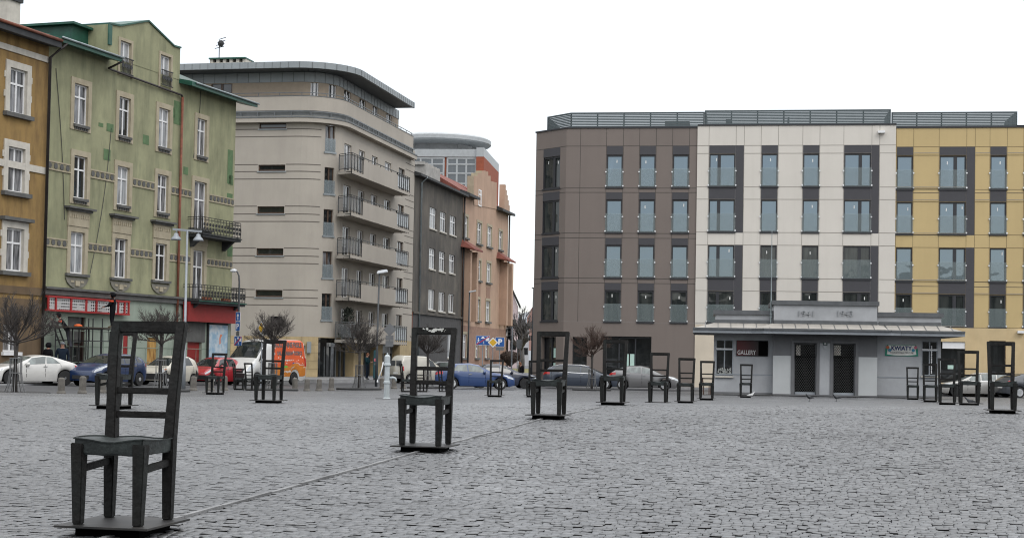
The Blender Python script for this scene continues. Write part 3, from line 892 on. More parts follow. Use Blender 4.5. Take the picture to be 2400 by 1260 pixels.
def balcony(parent, F, x0, x1, ytop, ybot, dep, nbar, plants):
    z1 = F.uv(x0, ytop)[1]; z0 = F.uv(x0, ybot)[1]; a = F.uv(x0, ytop)[0]; b2 = F.uv(x1, ytop)[0]
    s = MB()
    s.box(a, b2, -dep, -.004, z0 - .16, z0); s.box(a - .06, b2 + .06, -dep - .06, -.004, z0 - .02, z0 + .04)
    for u in (a + .4, b2 - .4): s.hexa([(u - .1, -.004, z0 - .7), (u + .1, -.004, z0 - .7), (u + .1, -.15, z0 - .7), (u - .1, -.15, z0 - .7)], [(u - .1, -.004, z0 - .16), (u + .1, -.004, z0 - .16), (u + .1, -dep + .2, z0 - .16), (u - .1, -dep + .2, z0 - .16)])
    o = s.build('balcony', M_SLATE, parent)
    t = MB()
    y = -dep + .03
    for zz in (z1, z0 + .1, z1 - .14): t.bar((a, y, zz), (b2, y, zz), .035); t.bar((a, y, zz), (a, -.01, zz), .035); t.bar((b2, y, zz), (b2, -.01, zz), .035)
    for q in range(nbar + 1):
        u = a + (b2 - a) * q / nbar
        t.bar((u, y, z0), (u, y - .03, (z0 + z1) / 2), .022); t.bar((u, y - .03, (z0 + z1) / 2), (u, y, z1), .022)
        if q < nbar:
            uc = u + (b2 - a) / nbar / 2
            for zz in (z0 + .33, z1 - .4): t.lathe([(.07, -.01), (.1, -.01), (.1, .01), (.07, .01)], (uc, y - .02, zz), 9, axis='y')
    for q in range(5):
        yy = y + (dep - .05) * q / 5
        t.bar((a, yy, z0), (a, yy, z1), .022); t.bar((b2, yy, z0), (b2, yy, z1), .022)
    t.build('railing', M_IRON, o)
    return o, a, b2, z0, z1


balcony(green, FG, 440, 531, 508, 548, 1.0, 13, 0)
bo, a, b2, z0, z1 = balcony(green, FG, 430, 541, 666, 704, 1.0, 16, 1)
m = MB()
for q in range(2): m.box(a + .8 + q * 2.2, a + 1.6 + q * 2.2, -.94, -.75, z0 + .05, z0 + .25)
m.build('flower_box', mat('terracotta', (.24, .08, .04)), bo)
m = MB(); m.box(a - .07, b2 + .07, -1.08, -1.065, z0 - .03, z0 + .03); m.build('edge_trim', M_GMET, bo)
# wires
m = MB()
r3 = random.Random(8)
for (x0, y0, x1, y1, sag) in ((130, 160, 150, 515, .3), (260, 300, 210, 640, .6), (470, 200, 452, 370, .5)):
    p0 = FG.uv(x0, y0); p1 = FG.uv(x1, y1)
    m = MB(); m.tube([(p0[0] + (p1[0] - p0[0]) * t + math.sin(t * 3.1) * sag * .4, -.03, p0[1] + (p1[1] - p0[1]) * t) for t in [q / 8 for q in range(9)]], .018, 4)
    m.build('cable', M_IRON, green)

# ---- ochre house
och = empty('tenement_house', FG.world(uL, -.02, 0), FG.rz, 'weathered ochre tenement house with white window surrounds and a dark eave', 'house')
OS = -uL
def orc(*a):
    q = FG.rect(*a); return (q[0] + OS, q[1] + OS, q[2], q[3])
ow = [orc(22, 157, 62, 263), orc(17.6, 342, 57, 448), orc(13, 532, 54, 634), orc(7, 760, 45, 824)]
zo = FG.uv(60, 90)[1]
m = MB(); zb2 = FG.uv(60, 700)[1]
m.wall(0, OS - .03, zb2, zo, ow[:3], 0, .2, 0, 2); m.wall(0, OS - .03, 0, zb2, ow[3:], 0, .2, 1, 1)
m.poly([(OS - .03, 0, 0), (OS - .03, 8, 0), (OS - .03, 8, zo), (OS - .03, 0, zo)], 0)
m.build('wall', [M_OCH, M_OCHL, M_CREAM], och)
for i, h in enumerate(ow):
    f = casement(och, *h, .1, M_WHITE, G_OLD, fr=.085, cross=.66 if i < 3 else .99)
    a, b2, c, d = h; t = MB(); s_ = .32
    if i < 3:
        t.box(a - s_, a, -.07, -.003, c, d + s_); t.box(b2, b2 + s_, -.07, -.003, c, d + s_); t.box(a, b2, -.07, -.003, d, d + s_)
        for zz in (c + .7, c + 1.6): t.box(a - s_ - .09, a - s_, -.05, -.003, zz, zz + .3); t.box(b2 + s_, b2 + s_ + .09, -.05, -.003, zz, zz + .3)
        t.box(a - s_ - .1, b2 + s_ + .1, -.22, -.003, c - .2, c - .003, 1)
        if i == 2: t.box(a - s_ - .15, b2 + s_ + .15, -.3, -.003, d + s_ + .02, d + s_ + .18, 1)
        t.build('surround', [M_CREAM, M_GREYC], f)
    else:
        t.box(a - .1, b2 + .1, -.14, .1, c - .16, c - .003); t.build('sill', M_WHITE, f)
for ya, yb, q in ((118, 132, M_CREAM), (384, 400, M_CREAM), (672, 690, M_OCHL)):
    z1, z0 = FG.uv(60, ya)[1], FG.uv(60, yb)[1]; m = MB(); m.box(0, OS - .04, -.06, -.003, z0, z1); m.build('string_course', q, och)
m = MB(); m.hexa([(0, -.75, zo - .15), (OS - .05, -.75, zo - .15), (OS - .05, .2, zo), (0, .2, zo)], [(0, -.75, zo + .25), (OS - .05, -.75, zo + .25), (OS - .05, .2, zo + .5), (0, .2, zo + .5)], 0)
m.hexa([(0, .2, zo), (OS - .05, .2, zo), (OS - .05, 8, zo), (0, 8, zo)], [(0, .2, zo + .5), (OS - .05, .2, zo + .5), (OS - .05, 5, zo + 1.9), (0, 5, zo + 1.9)], 0)
rf = m.build('roof', M_SLATE, och)
m = MB(); a = FG.uv(16, 20, 1.8)[0] + OS; b2 = FG.uv(47, 20, 1.8)[0] + OS; zc_ = FG.uv(30, 2, 1.8)[1]; m.box(a, b2, 1.8, 2.9, zo + .3, zc_, 0); m.box(a - .1, b2 + .1, 1.7, 3.0, zc_ + .002, zc_ + .18, 1)
m.build('chimney', [M_CREAM, M_SLATE], rf)
m = MB(); m.tube([(0, -.8, zo + .2), (OS - .1, -.8, zo + .2)], .08, 8, 0); m.build('gutter', M_RUST, rf, smooth=True)
m = MB(); m.tube([(OS + .3, -.78, zo + .15), (OS + .1, -.75, zo - .05), (OS - .12, -.16, zo - .6), (OS - .12, -.16, .3)], .075, 8)
m.build('downpipe', M_DKPIPE, och, smooth=True)
# ------------------------------------------------------------------ beige apartment block with the rounded corner
HB = 11.8
DB = 107.5
FB = Fac(768, DB, 90 + HB, zg(-13, 106) + .1)     # x along its front (to the right), y into depth along the street
RB = 2.7
M_BEI = mat('beige_render', (.40, .365, .315), rough=.9, var=.07, scale=.35, fine=.05, stain=.35, stain_col=(.29, .26, .23), stain_scale=(.6, .6, .12))
M_BEI2 = mat('tan_render', (.34, .28, .215), rough=.9, var=.08)
M_ZINC = mat('zinc_cladding', (.25, .275, .285), rough=.5, var=.15, scale=.5, metal=.1)
M_ZINCD = mat('zinc_soffit', (.13, .14, .143), rough=.6, var=.12)
M_STONE = mat('yellow_sandstone', (.44, .34, .19), rough=.85, var=.22, scale=.8, fine=.08, stain=.5, stain_col=(.28, .21, .12))
M_GROOVE = mat('groove', (.12, .105, .09), rough=.9, var=.1)
bei = empty('apartment_block', FB.o, FB.rz, 'beige modern apartment block with rounded corner, zinc roof and balconies', 'building')
ARC = math.pi * RB / 2


def bp(s, w, z):
    """path round the corner: s < 0 front, 0..ARC corner, beyond along the street; w = outwards"""
    if s <= 0: return (-RB + s, -w, z)
    if s >= ARC: return (w, RB + s - ARC, z)
    a = -math.pi / 2 + s / RB
    return (-RB + (RB + w) * math.cos(a), RB + (RB + w) * math.sin(a), z)


S0 = -14.0
SE = FB.uvx(968, 600)[0] - RB + ARC            # end along the street
def sy(y): return y - RB + ARC
arcs = [ARC * k / 10 for k in range(11)]


def strip(m, s0, s1, w0, w1, z0, z1, mi=0, ends=True):
    ss = [s0] + [a for a in arcs if s0 + .01 < a < s1 - .01] + [s1]
    P = [[bp(s, w0, z0), bp(s, w1, z0), bp(s, w1, z1), bp(s, w0, z1)] for s in ss]
    pts = [p for r in P for p in r]; fs = []
    for i in range(len(ss) - 1):
        for k in range(4): fs.append((i * 4 + k, i * 4 + (k + 1) % 4, i * 4 + 4 + (k + 1) % 4, i * 4 + 4 + k))
    fs.append((0, 1, 2, 3)); n = len(pts); fs.append((n - 4, n - 3, n - 2, n - 1))
    m.add(pts, fs, mi)


zf = lambda py, w=0: FB.uv(640, py, -w)[1]
Zbase = zf(787)
slits = [(zf(b), zf(t)) for t, b in ((288, 302), (386, 401), (483.5, 500.5), (581.5, 598.5), (679, 696))]
uS0, uS1 = FB.uv(603, 500)[0] + RB, FB.uv(666, 500)[0] + RB
zCorn0, zCorn1 = zf(286, .5), zf(272, .5)
zPar0, zPar1 = zf(259, .35), zf(226, .35)
zWall6 = zf(194, -.35)
zZn = zf(170)
zRoof0, zRoof1 = zf(159, 1.3), zf(145, 1.3)
pitch = (slits[0][0] - slits[4][0]) / 4
# street side: window column by the corner and balcony bays
yC = FB.uvx(757, 620)[0], FB.uvx(780, 620)[0]
def zs(px, py): return FB.uvx(px, py)[1]
wz = [zs(765, 525), None]
holes = []
colw = []
for k in range(5):
    zt = zs(765, (858 + 0) / 3.5 + 440) + pitch * k; zb = zs(765, 1078 / 3.5 + 440) + pitch * k
    colw.append((zb, zt))


def s_at(px, w=0.0, z=8.0):
    lo, hi = -3.0, SE + 4
    f = lambda s: (lambda q: FB.world(q[0], q[1], z))(bp(s, w, z))
    def pxo(s):
        c = CAMROT.transposed() @ (f(s) - Vector((0, 0, EYE))); return 1200 + FPX * c.x / -c.z
    for _ in range(40):
        mid = (lo + hi) / 2
        if pxo(mid) < px: lo = mid
        else: hi = mid
    return lo


sC0, sC1 = s_at(756), s_at(779)
yb0, yb1 = FB.uvx(788, 620)[0], FB.uvx(957, 620, 1.3)[0]
# bay windows (s ranges) on the wall behind the balconies
bayx = [(801, 818), (836, 850), (866, 880), (897, 912)]
bay = [(sy(FB.uvx(a, 640)[0]), sy(FB.uvx(b_, 640)[0])) for a, b_ in bayx]
endw = (sy(FB.uvx(930, 640)[0]), sy(FB.uvx(944, 640)[0]))
zfl = [zs(850, 0) for _ in range(5)]
slabz = [FB.uvx(849, py, 1.3)[1] for py in (415,)]
zsl = [slabz[0] - pitch * k for k in range(5)]         # slab undersides, top first
hl = []
for (zb, zt) in slits: hl.append((uS0, uS1, zb, zt))
for zb, zt in colw: hl.append((sC0, sC1, zb, zt))
for k in range(5):
    zb = zsl[4 - k] + .3; zt = zb + 2.15
    for j, (a, b_) in enumerate(bay): hl.append((a, b_, zb if j < 2 else zb + .85, zt))
    hl.append((endw[0], endw[1], zb + .1, zt))
class Curved(MB): pass
m = MB(lambda x, y, z: bp(x, -y, z))
m.wall(S0, SE, Zbase, zPar0 + .05, hl, 0, .22, 0, 0, ucuts=arcs)
m.build('wall', M_BEI, bei)
m = MB(); m.poly([(0, RB + SE - ARC, 0), (-12, RB + SE - ARC, 0), (-12, RB + SE - ARC, zPar0), (0, RB + SE - ARC, zPar0)])
m.build('end_wall', M_BEI, bei)
# grooves in the render
for (zb, zt) in slits:
    for z in (zt + .02, zb - .02, zb - .55):
        m = MB()
        for a, b_ in ((S0, uS0 - .05), (uS1 + .05, sC0 - .3)) if z > zb - .3 else ((S0, sC0 - .3),):
            strip(m, a, b_, .003, .008, z - .03, z + .03)
        m.build('render_groove', M_GROOVE, bei); m = MB(); strip(m, endw[1] + .25, SE - .05, .003, .008, z - .03, z + .03)
        m.build('render_groove', M_GROOVE, bei)
for k, (a, b_, zb, zt) in enumerate(hl):
    f = MB(lambda x, y, z: bp(x, -y, z))
    slit = k < 5
    fr = .07
    y = .12
    for q in ((a, a + fr, zb, zt), (b_ - fr, b_, zb, zt), (a + fr, b_ - fr, zb, zb + fr * (1.6 if slit else 1)), (a + fr, b_ - fr, zt - fr, zt)): f.box(q[0], q[1], y, y + .05, q[2], q[3])
    if not slit: f.box((a + b_) / 2 - .06, (a + b_) / 2 + .06, y, y + .05, zb + fr, zt - fr)
    white = k >= 10 and (k % 5) != 4
    fo = f.build('window', M_WHITE if white else M_BROWNW, bei)
    g = MB(lambda x, y, z: bp(x, -y, z)); g.poly([(a + .03, .15, zb + .03), (b_ - .03, .15, zb + .03), (b_ - .03, .15, zt - .03), (a + .03, .15, zt - .03)])
    g.build('pane', G_DARK if (slit or k % 3) else G_OLD, fo, fix=False)
    if 5 <= k < 10:
        g = MB(lambda x, y, z: bp(x, -y, z)); g.box(a - .02, b_ + .02, -.06, -.04, zb, zb + .95); g.build('glass_guard', clear('guard_glass_tint', (.3, .35, .37), .38) if k == 5 else bpy.data.materials['guard_glass_tint'], fo)
        g = MB(lambda x, y, z: bp(x, -y, z)); g.box(a - .08, b_ + .08, -.1, .1, zb - .12, zb - .003); g.build('sill', M_ZINC, fo)
    if slit:
        g = MB(lambda x, y, z: bp(x, -y, z)); g.box(a - .08, b_ + .08, -.07, .1, zb - .08, zb - .003); g.build('sill', M_ZINC, fo)
# stone base with a recessed shop floor
m = MB(lambda x, y, z: bp(x, -y, z))
sE0 = ARC * .45
ent = [(sE0, ARC + 3.2, 0, Zbase - .05), (ARC + 5.6, ARC + 9.4, 0, Zbase - .35), (ARC + 10.6, ARC + 15.5, 0, Zbase - .35), (ARC + 16.5, ARC + 20, 0, Zbase - .35)]
ent = [e for e in ent if e[1] < SE - .4]
m.wall(S0, SE, -.4, Zbase - .004, ent, -.03, .9, 0, 0, ucuts=arcs)
m.build('stone_base', M_STONE, bei)
m = MB()
for z in [Zbase * q / 5 for q in range(1, 5)]: strip(m, S0, sE0 - .02, .033, .037, z, z + .025)
for q in range(15):
    s_ = S0 + 1.05 * q
    for r in range(5):
        ss_ = s_ + (r % 2) * .5
        if ss_ < sE0 - .1: strip(m, ss_, ss_ + .025, .0335, .0372, Zbase * r / 5 + .03, Zbase * (r + 1) / 5 - .005)
m.build('stone_joint', mat('stone_joint', (.25, .19, .11), var=.1), bei)
for a, b_, c, d in ent:
    g = MB(lambda x, y, z: bp(x, -y, z)); g.wall(a, b_, c, d, (), .7, 0, 0, ucuts=arcs); fo = g.build('shop_window', G_DARK, bei, fix=False)
    g = MB(lambda x, y, z: bp(x, -y, z)); n = max(2, int((b_ - a) / 1.1))
    for q in range(n + 1):
        u = a + (b_ - a) * q / n; g.box(u - .05, u + .05, .62, .69, c, d - .6)
    g.box(a, b_, .6, .69, d - .7, d - .02)
    g.build('shop_frame', [M_RAIL, M_DKFRAME], fo)
m = MB(lambda x, y, z: bp(x, -y, z)); a = FB.uv(722, 800)[0] + RB; m.box(a - .13, a + .13, -.3, -.04, Zbase - 1.15, Zbase - .35); m.build('wall_lamp', M_ZINC, bei)
E_C, E_P, E_Z, E_R = s_at(975, .5, 14), s_at(967, .35, 16), s_at(934, -.3, 18.5), s_at(971, 1.3, 21)
# top storey: cornice, railing strip, parapet, wall band and windows, zinc band and roof
m = MB(); strip(m, S0, E_C, -.3, .5, zCorn0, zCorn1, 0); strip(m, S0, E_C + .02, -.3, .54, zCorn1 - .12, zCorn1 - .02, 1); m.build('cornice', [M_BEI, M_ZINCD], bei)
m = MB(); strip(m, S0, E_P, .26, .30, zCorn1 + .02, zPar0 - .02, 1)
strip(m, S0, E_P, .42, .48, zPar0 - .12, zPar0 - .04, 0)
s_ = S0
while s_ < E_P - .1: strip(m, s_, s_ + .06, .4, .46, zCorn1, zPar0 - .12, 0); s_ += 1.25
m.build('gutter_rail', [M_RAIL, M_ZINCD], bei)
m = MB(); strip(m, S0, E_P, .12, .35, zPar0, zPar1, 0); strip(m, S0, E_P, .1, .38, zPar1 + .002, zPar1 + .05, 1); m.build('parapet', [M_BEI, M_RAIL], bei)
m = MB(); strip(m, S0, E_P, .22, .26, zPar1 + .24, zPar1 + .29, 0)
s_ = S0
while s_ < E_P - .1: strip(m, s_, s_ + .04, .22, .26, zPar1 + .05, zPar1 + .24, 0); s_ += 1.6
m.build('parapet_rail', M_RAIL, bei)
tw = []
for a, b_ in ((726, 745), (769, 787), (805, 821), (841, 856), (872, 885), (904, 916)):
    y0_, y1_ = FB.uvx(a, 230, -.35)[0], FB.uvx(b_, 240, -.35)[0]; tw.append((s_at(a, -.35, 18), s_at(b_, -.35, 18), zPar1 - .9, zWall6 - .02))
m = MB(lambda x, y, z: bp(x, -y, z))
tw = [q for q in tw if q[1] < E_Z - .1]
tw2 = tw + [(FB.uv(490, 205)[0] + RB, FB.uv(540, 205)[0] + RB, zPar1 - .3, zWall6 - .02)]
m.wall(S0, E_Z + .05, zPar0 - .3, zWall6 + .02, tw2, .35, .2, 0, 0, ucuts=arcs)
m.build('top_storey_wall', M_BEI2, bei)
for a, b_, zb, zt in tw2:
    f = MB(lambda x, y, z: bp(x, -y, z)); y = .43
    for q in ((a, a + .1), ((a + b_) / 2 - .09, (a + b_) / 2 + .09), (b_ - .1, b_)): f.box(q[0], q[1], y, y + .05, zb, zt)
    fo = f.build('window', M_WHITE if a > 0 else M_BROWNW, bei)
    g = MB(lambda x, y, z: bp(x, -y, z)); g.poly([(a, 0.47, zb), (b_, 0.47, zb), (b_, 0.47, zt), (a, 0.47, zt)]); g.build('pane', G_DARK, fo, fix=False)
m = MB(); strip(m, S0, E_Z, -.8, -.3, zWall6 + .02, zRoof0 - .02, 0)
s_ = S0
while s_ < E_Z - .1: strip(m, s_, s_ + .04, -.299, -.28, zWall6 + .03, zRoof0 - .03, 1); s_ += .85
m.build('zinc_band', [M_ZINC, M_ZINCD], bei)
m = MB(); strip(m, S0, E_R, -5.5, 1.3, zRoof0 + .0, zRoof1 - .1, 1); strip(m, S0, E_R + .02, 1.16, 1.32, zRoof0 - .02, zRoof1, 0)
s_ = S0
while s_ < E_R - .1: strip(m, s_, s_ + .03, 1.321, 1.335, zRoof0, zRoof1 - .02, 1); s_ += .6
rf = m.build('roof', [M_ZINC, M_ZINCD], bei)
a = FB.uv(475, 140)[0]; b_ = FB.uv(553, 140)[0]; zc_ = FB.uv(510, 147)[1]; zt_ = FB.uv(510, 134)[1] + .25
m = MB(); m.box(a, b_, 1.5, 3, zRoof1 - .2, zt_ - .35, 0)
for q in range(6): m.box(a + (b_ - a) * q / 5 - .12, a + (b_ - a) * q / 5 + .12, 1.55, 2.95, zt_ - .35, zt_ - .1, 0)
m.box(a - .15, b_ + .15, 1.4, 3.1, zt_ - .1, zt_, 1)
m.build('chimney', [M_CREAM, M_GMET], rf)
m = MB(); u = FB.uv(488, 120)[0]; zt2 = FB.uv(490, 88)[1] + .2
m.tube([(u, 2, zt_), (u, 2, zt2)], .035, 6)
for q in range(4): m.bar((u - .35 + q * .1, 2, zt2 - .6 + q * .22), (u + .35 + q * .05, 2.0, zt2 - .45 + q * .22), .04)
m.lathe([(.02, -.1), (.22, -.05), (.25, .02)], (u + .15, 1.9, zt2 - .25), 10, axis='y')
m.build('antenna', M_IRON, rf)
# balconies
M_GLBLK = mat('frosted_panel', (.5, .53, .55), rough=.35, var=.12, scale=3)
M_GRIDGL = clear('smoked_panel', (.16, .17, .18), .55, .2)
yP0, yP1 = FB.uvx(850, 500, 1.3)[0], FB.uvx(931, 500, 1.3)[0]
yK = FB.uvx(823, 500, 1.3)[0]
for k in range(5):
    z = zsl[k]
    m = MB()
    foot = [(0.003, yb0), (1.3, yK), (1.3, yb1), (.003, yb1)]
    m.hexa([(x, y, z) for x, y in foot], [(x, y, z + .22) for x, y in foot], 0)
    m.box(1.12, 1.3, yP0, yP1, z + .2205, z + 1.25, 0)
    bo = m.build('balcony', M_BEI, bei)
    t = MB(); ztop = z + 1.45
    t.bar((1.22, yP0, ztop), (1.22, yP1, ztop), .05); 
    q = yP0
    while q <= yP1: t.bar((1.22, q, z + 1.25), (1.22, q, ztop), .035); q += (yP1 - yP0) / 6 - .001
    segs = [((.05, yb0 + .05), (1.27, yK)), ((1.27, yK), (1.27, yP0)), ((1.27, yP1), (1.27, yb1)), ((1.27, yb1), (.03, yb1))]
    for (xa, ya), (xb, yb_) in segs:
        for zz in (z + .12, z + .36, ztop - .12, ztop): t.bar((xa, ya, zz), (xb, yb_, zz), .04)
        n = max(2, int(math.hypot(xb - xa, yb_ - ya) / .55))
        for q in range(n + 1): t.bar((xa + (xb - xa) * q / n, ya + (yb_ - ya) * q / n, z - .05), (xa + (xb - xa) * q / n, ya + (yb_ - ya) * q / n, ztop), .05)
    t.build('railing', M_IRON if k < 4 else M_RAIL, bo)
    for si, ((xa, ya), (xb, yb_)) in enumerate(segs[:3]):
        g = MB(); c_ = .06
        g.poly([(xa - c_, ya, z + .38), (xb - c_, yb_, z + .38), (xb - c_, yb_, ztop - .13), (xa - c_, ya, ztop - .13)])
        frost = (si == 2) or (si == 1 and k < 3)
        g.build('railing_panel', M_GLBLK if frost and si == 2 else (M_GRIDGL), bo, fix=False)
# potted conifer on the lowest balcony
rt = random.Random(4)
m = MB()
yc = (yb0 + yP0) / 2
for q in range(900):
    a = rt.uniform(0, 6.28); h = rt.random(); r = (1 - h * .6) * rt.uniform(.25, 1.0)
    c = Vector((.65 + .6 * r * math.cos(a), yc + 1.6 * r * math.sin(a), zsl[4] + .35 + h * 2.1))
    d = Vector((rt.uniform(-1, 1), rt.uniform(-1, 1), rt.uniform(-.3, 1))) * .22
    e = Vector((rt.uniform(-1, 1), rt.uniform(-1, 1), rt.uniform(-1, 1))) * .07
    m.poly([c - e, c + d, c + e])
for q in range(3): m.lathe([(.12, 0), (.2, .4), (.21, .42)], (.65, yc - 1.0 + q * 1.0, zsl[4] + .221), 10, 1)
o = m.build('potted_shrub', [mat('conifer', (.018, .024, .016), rough=.8, var=.4, scale=8), M_SLATE], None, fix=False)
o.location = FB.o; o.rotation_euler = (0, 0, FB.rz)
tag(o, 'dark evergreen shrub growing in pots on the lowest corner balcony', 'shrub')
m = MB(); m.box(-.05, .05, 0, .02, 0, .02)
p = FB.rect(637, 741, 661, 765)
m = MB(); m.box(p[0], p[1], -.2, -.004, p[2], p[3], 0); m.box(p[0] + .1, p[1] - .1, -.215, -.201, p[2] + .25, p[3] - .3, 1)
o = m.build('sign_box', [M_BLACK, mat('dull_lettering', (.07, .07, .07))]); o.location = FB.o; o.rotation_euler = (0, 0, FB.rz)
tag(o, 'square dark sign box mounted on the beige wall behind the round tree crown', 'sign')

# ------------------------------------------------------------------ street row beyond: soot grey and pink tenements, glass office with disc roof
DG = FB.o + FB.n * (RB + SE - ARC)
hd = HB
FS = Fac(968, 131, hd, zg(-8, 131) + .1)
FS.o = Vector((DG.x, DG.y, FS.o.z)) + FS.e * .1
M_SOOT = mat('soot_plaster', (.115, .102, .085), rough=.95, var=.3, scale=.4, fine=.1, stain=.85, stain_col=(.05, .047, .045), stain_scale=(.5, .5, .2), stain_lo=.4, stain_hi=.65)
M_SOOTD = mat('soot_base', (.062, .06, .06), rough=.9, var=.25)
M_PINK = mat('salmon_plaster', (.42, .285, .205), rough=.9, var=.12, scale=.5, stain=.55, stain_col=(.29, .185, .13), stain_scale=(.8, .8, .2))
M_PINKD = mat('reddish_base', (.27, .165, .12), rough=.9, var=.2)
M_REDT = mat('red_tiles', (.17, .05, .035), rough=.8, var=.3, scale=3)
gry = empty('tenement_house', FS.o, FS.rz, 'soot dark grey tenement house with nine white windows', 'house')
ug = FS.uv(1083, 600)[0]
zg1 = FS.uv(1000, 424)[1]
hs = []
for (x0, y0, x1, y1) in ((1007.6, 484, 1023, 534), (1031.7, 494.6, 1046, 541.5), (1054.6, 503.5, 1069, 549),
                         (1006, 580, 1020, 629), (1029.5, 588, 1043.5, 635), (1053, 595, 1066, 639), (1004.5, 677, 1019, 724.6), (1028.5, 683, 1042.5, 729), (1051.5, 688, 1065, 731)):
    hs.append(FS.rect(x0, y0, x1, y1))
zb = FS.uv(1000, 735)[1]
m = MB(); m.wall(0, ug, zb, zg1, hs, 0, .25, 0, 0)
gh_ = [FS.rect(1049, 780, 1064, 838)]
gh_ = [(a, b_, max(.9, c), d) for a, b_, c, d in gh_]
m.wall(0, ug, -.3, zb, gh_, -.03, .25, 1, 1)
m.poly([(0, 0, 0), (0, 9, 0), (0, 9, zg1), (0, 0, zg1)], 0)
m.build('wall', [M_SOOT, M_SOOTD], gry)
for i, h in enumerate(hs + gh_): casement(gry, *h, .1, M_WHITE, G_OLD if i % 3 else G_BLIND, fr=.09, cross=.68 if i < 6 else 1.0, sill=(.08, .1, .12, M_CREAM))
m = MB(); m.box(0, ug, -.16, -.031, zb - .1, zb + .08); m.build('string_course', M_SOOT, gry)
m = MB(); m.hexa([(-.2, -.6, zg1), (ug, -.6, zg1), (ug, .2, zg1), (-.2, .2, zg1)], [(-.2, -.6, zg1 + .2), (ug, -.6, zg1 + .2), (ug, .2, zg1 + .45), (-.2, .2, zg1 + .45)], 0)
m.hexa([(-.2, .2, zg1), (ug, .2, zg1), (ug, 9, zg1), (-.2, 9, zg1)], [(-.2, .2, zg1 + .45), (ug, .2, zg1 + .45), (ug, 5, zg1 + 1.6), (-.2, 5, zg1 + 1.6)], 0)
rf = m.build('roof', M_SLATE, gry)
a, b_ = FS.uv(978, 395, 3)[0], FS.uv(1013, 395, 3)[0]; zt_ = FS.uv(985, 382, 3)[1]
m = MB(); m.box(a, b_, 2.2, 3.6, zg1 + .3, zt_ - .3)
for q in range(6): m.box(a + (b_ - a) * q / 5 - .2, a + (b_ - a) * q / 5 + .2, 2.3, 3.5, zt_ - .3, zt_)
m.build('chimney', mat('pale_chimney', (.33, .32, .3), var=.25, scale=2), rf)
m = MB(); u_ = FS.uv(982, 600)[0]; m.tube([(u_, -.62, zg1 + .1), (u_, -.12, zg1 - .4), (u_, -.12, .2)], .08, 8); m.build('downpipe', M_GUT, gry, smooth=True)

pk = empty('tenement_house', FS.world(ug + .02, 0, 0), FS.rz, 'salmon pink tenement house with a stepped gable and bay roofs', 'house')
def prc(*a_):
    q = FS.rect(*a_); return (q[0] - ug - .02, q[1] - ug - .02, q[2], q[3])
up = FS.uv(1190, 600)[0] - ug
zp1 = FS.uv(1086, 455)[1]
hs = [prc(*q) for q in ((1086.5, 505, 1096.5, 555), (1118, 520, 1128.5, 570), (1142, 529, 1152, 577), (1169, 540, 1177, 584),
      (1088, 600, 1099, 651), (1117.5, 609, 1127, 656), (1140.5, 615, 1150, 661), (1175, 624, 1183, 667),
      (1087, 695, 1096.5, 746), (1115.5, 700, 1124.5, 751), (1138.5, 704, 1148, 753), (1174, 708, 1182, 754))]
zb = FS.uv(1086, 762)[1]
gs = [prc(1083, 782, 1093, 838), prc(1114, 806, 1121, 838), prc(1137, 808, 1144, 838)]
gs = [(a, b_, max(c, .6), d) for a, b_, c, d in gs]
m = MB(); m.wall(0, up, zb, zp1, hs, 0, .22, 0, 2); m.wall(0, up, -.3, zb, gs, -.02, .22, 1, 1)
gpx = [(1109, 480), (1109, 412), (1118, 412), (1118, 405), (1128, 405), (1128, 400), (1137, 400), (1137, 402), (1143, 402), (1143, 412), (1149, 412), (1149, 424), (1163, 428), (1163, 490)]
gpt = [(FS.uv(*q)[0] - ug, FS.uv(*q)[1]) for q in gpx]
m.poly([(u, -.05, z) for u, z in gpt], 0); m.poly([(u, .6, z) for u, z in gpt], 0)
for (a, za_), (b_, zb_) in zip(gpt, gpt[1:]): m.poly([(a, -.05, za_), (b_, -.05, zb_), (b_, .6, zb_), (a, .6, za_)], 2)
m.poly([(up, 0, 0), (up, 9, 0), (up, 9, zp1), (up, 0, zp1)], 0)
m.build('wall', [M_PINK, M_PINKD, M_TRIM], pk)
g2 = prc(1120.5, 443, 1127.5, 482); casement(pk, *g2, -.08, M_WHITE, G_OLD, fr=.12, cross=.7)
for i, h in enumerate(hs + gs):
    f = casement(pk, *h, .08, M_WHITE, G_OLD if i % 2 else G_BLIND, fr=.11, cross=.68)
    a, b_, c, d = h
    t = MB(); t.box(a - .2, a, -.06, -.003, c, d + .25); t.box(b_, b_ + .2, -.06, -.003, c, d + .25); t.box(a, b_, -.06, -.003, d, d + .25)
    t.box(a - .25, b_ + .25, -.2, .08, c - .18, c - .003, 1); t.build('surround', [M_TRIM, M_GREYC], f)
for i in (4, 5, 6, 7):
    a, b_, c, d = hs[i]
    m = MB(); m.box(a + .05, b_ - .05, -.03, -.003, c - 1.9, c - .5, 0); m.build('spandrel', M_PINKD, pk)
for i in (0, 3):
    rf = MB(); a, b_, c, d = hs[i]; rf.hexa([(a - 1.0, -1.3, c - 1.3), (b_ + 1.2, -1.3, c - 1.3), (b_ + 1.2, 0, c - 1.0), (a - 1.0, 0, c - 1.0)], [(a - 1.0, -1.3, c - 1.15), (b_ + 1.2, -1.3, c - 1.15), (b_ + .6, -.003, c - .3), (a - .4, -.003, c - .3)])
    rf.build('bay_roof', M_REDT, pk)
for i in (4, 7):
    m = MB(); a, b_, c, d = hs[i]; z1_ = hs[i - 4][2] - 1.3
    m.box(a - .7, a - .05, -.8, -.003, zb + .4, z1_); m.box(b_ + .05, b_ + .8, -.8, -.003, zb + .4, z1_)
    m.build('bay', M_PINK, pk)
m = MB(); a0 = gpt[0][0]; a1 = gpt[-1][0]
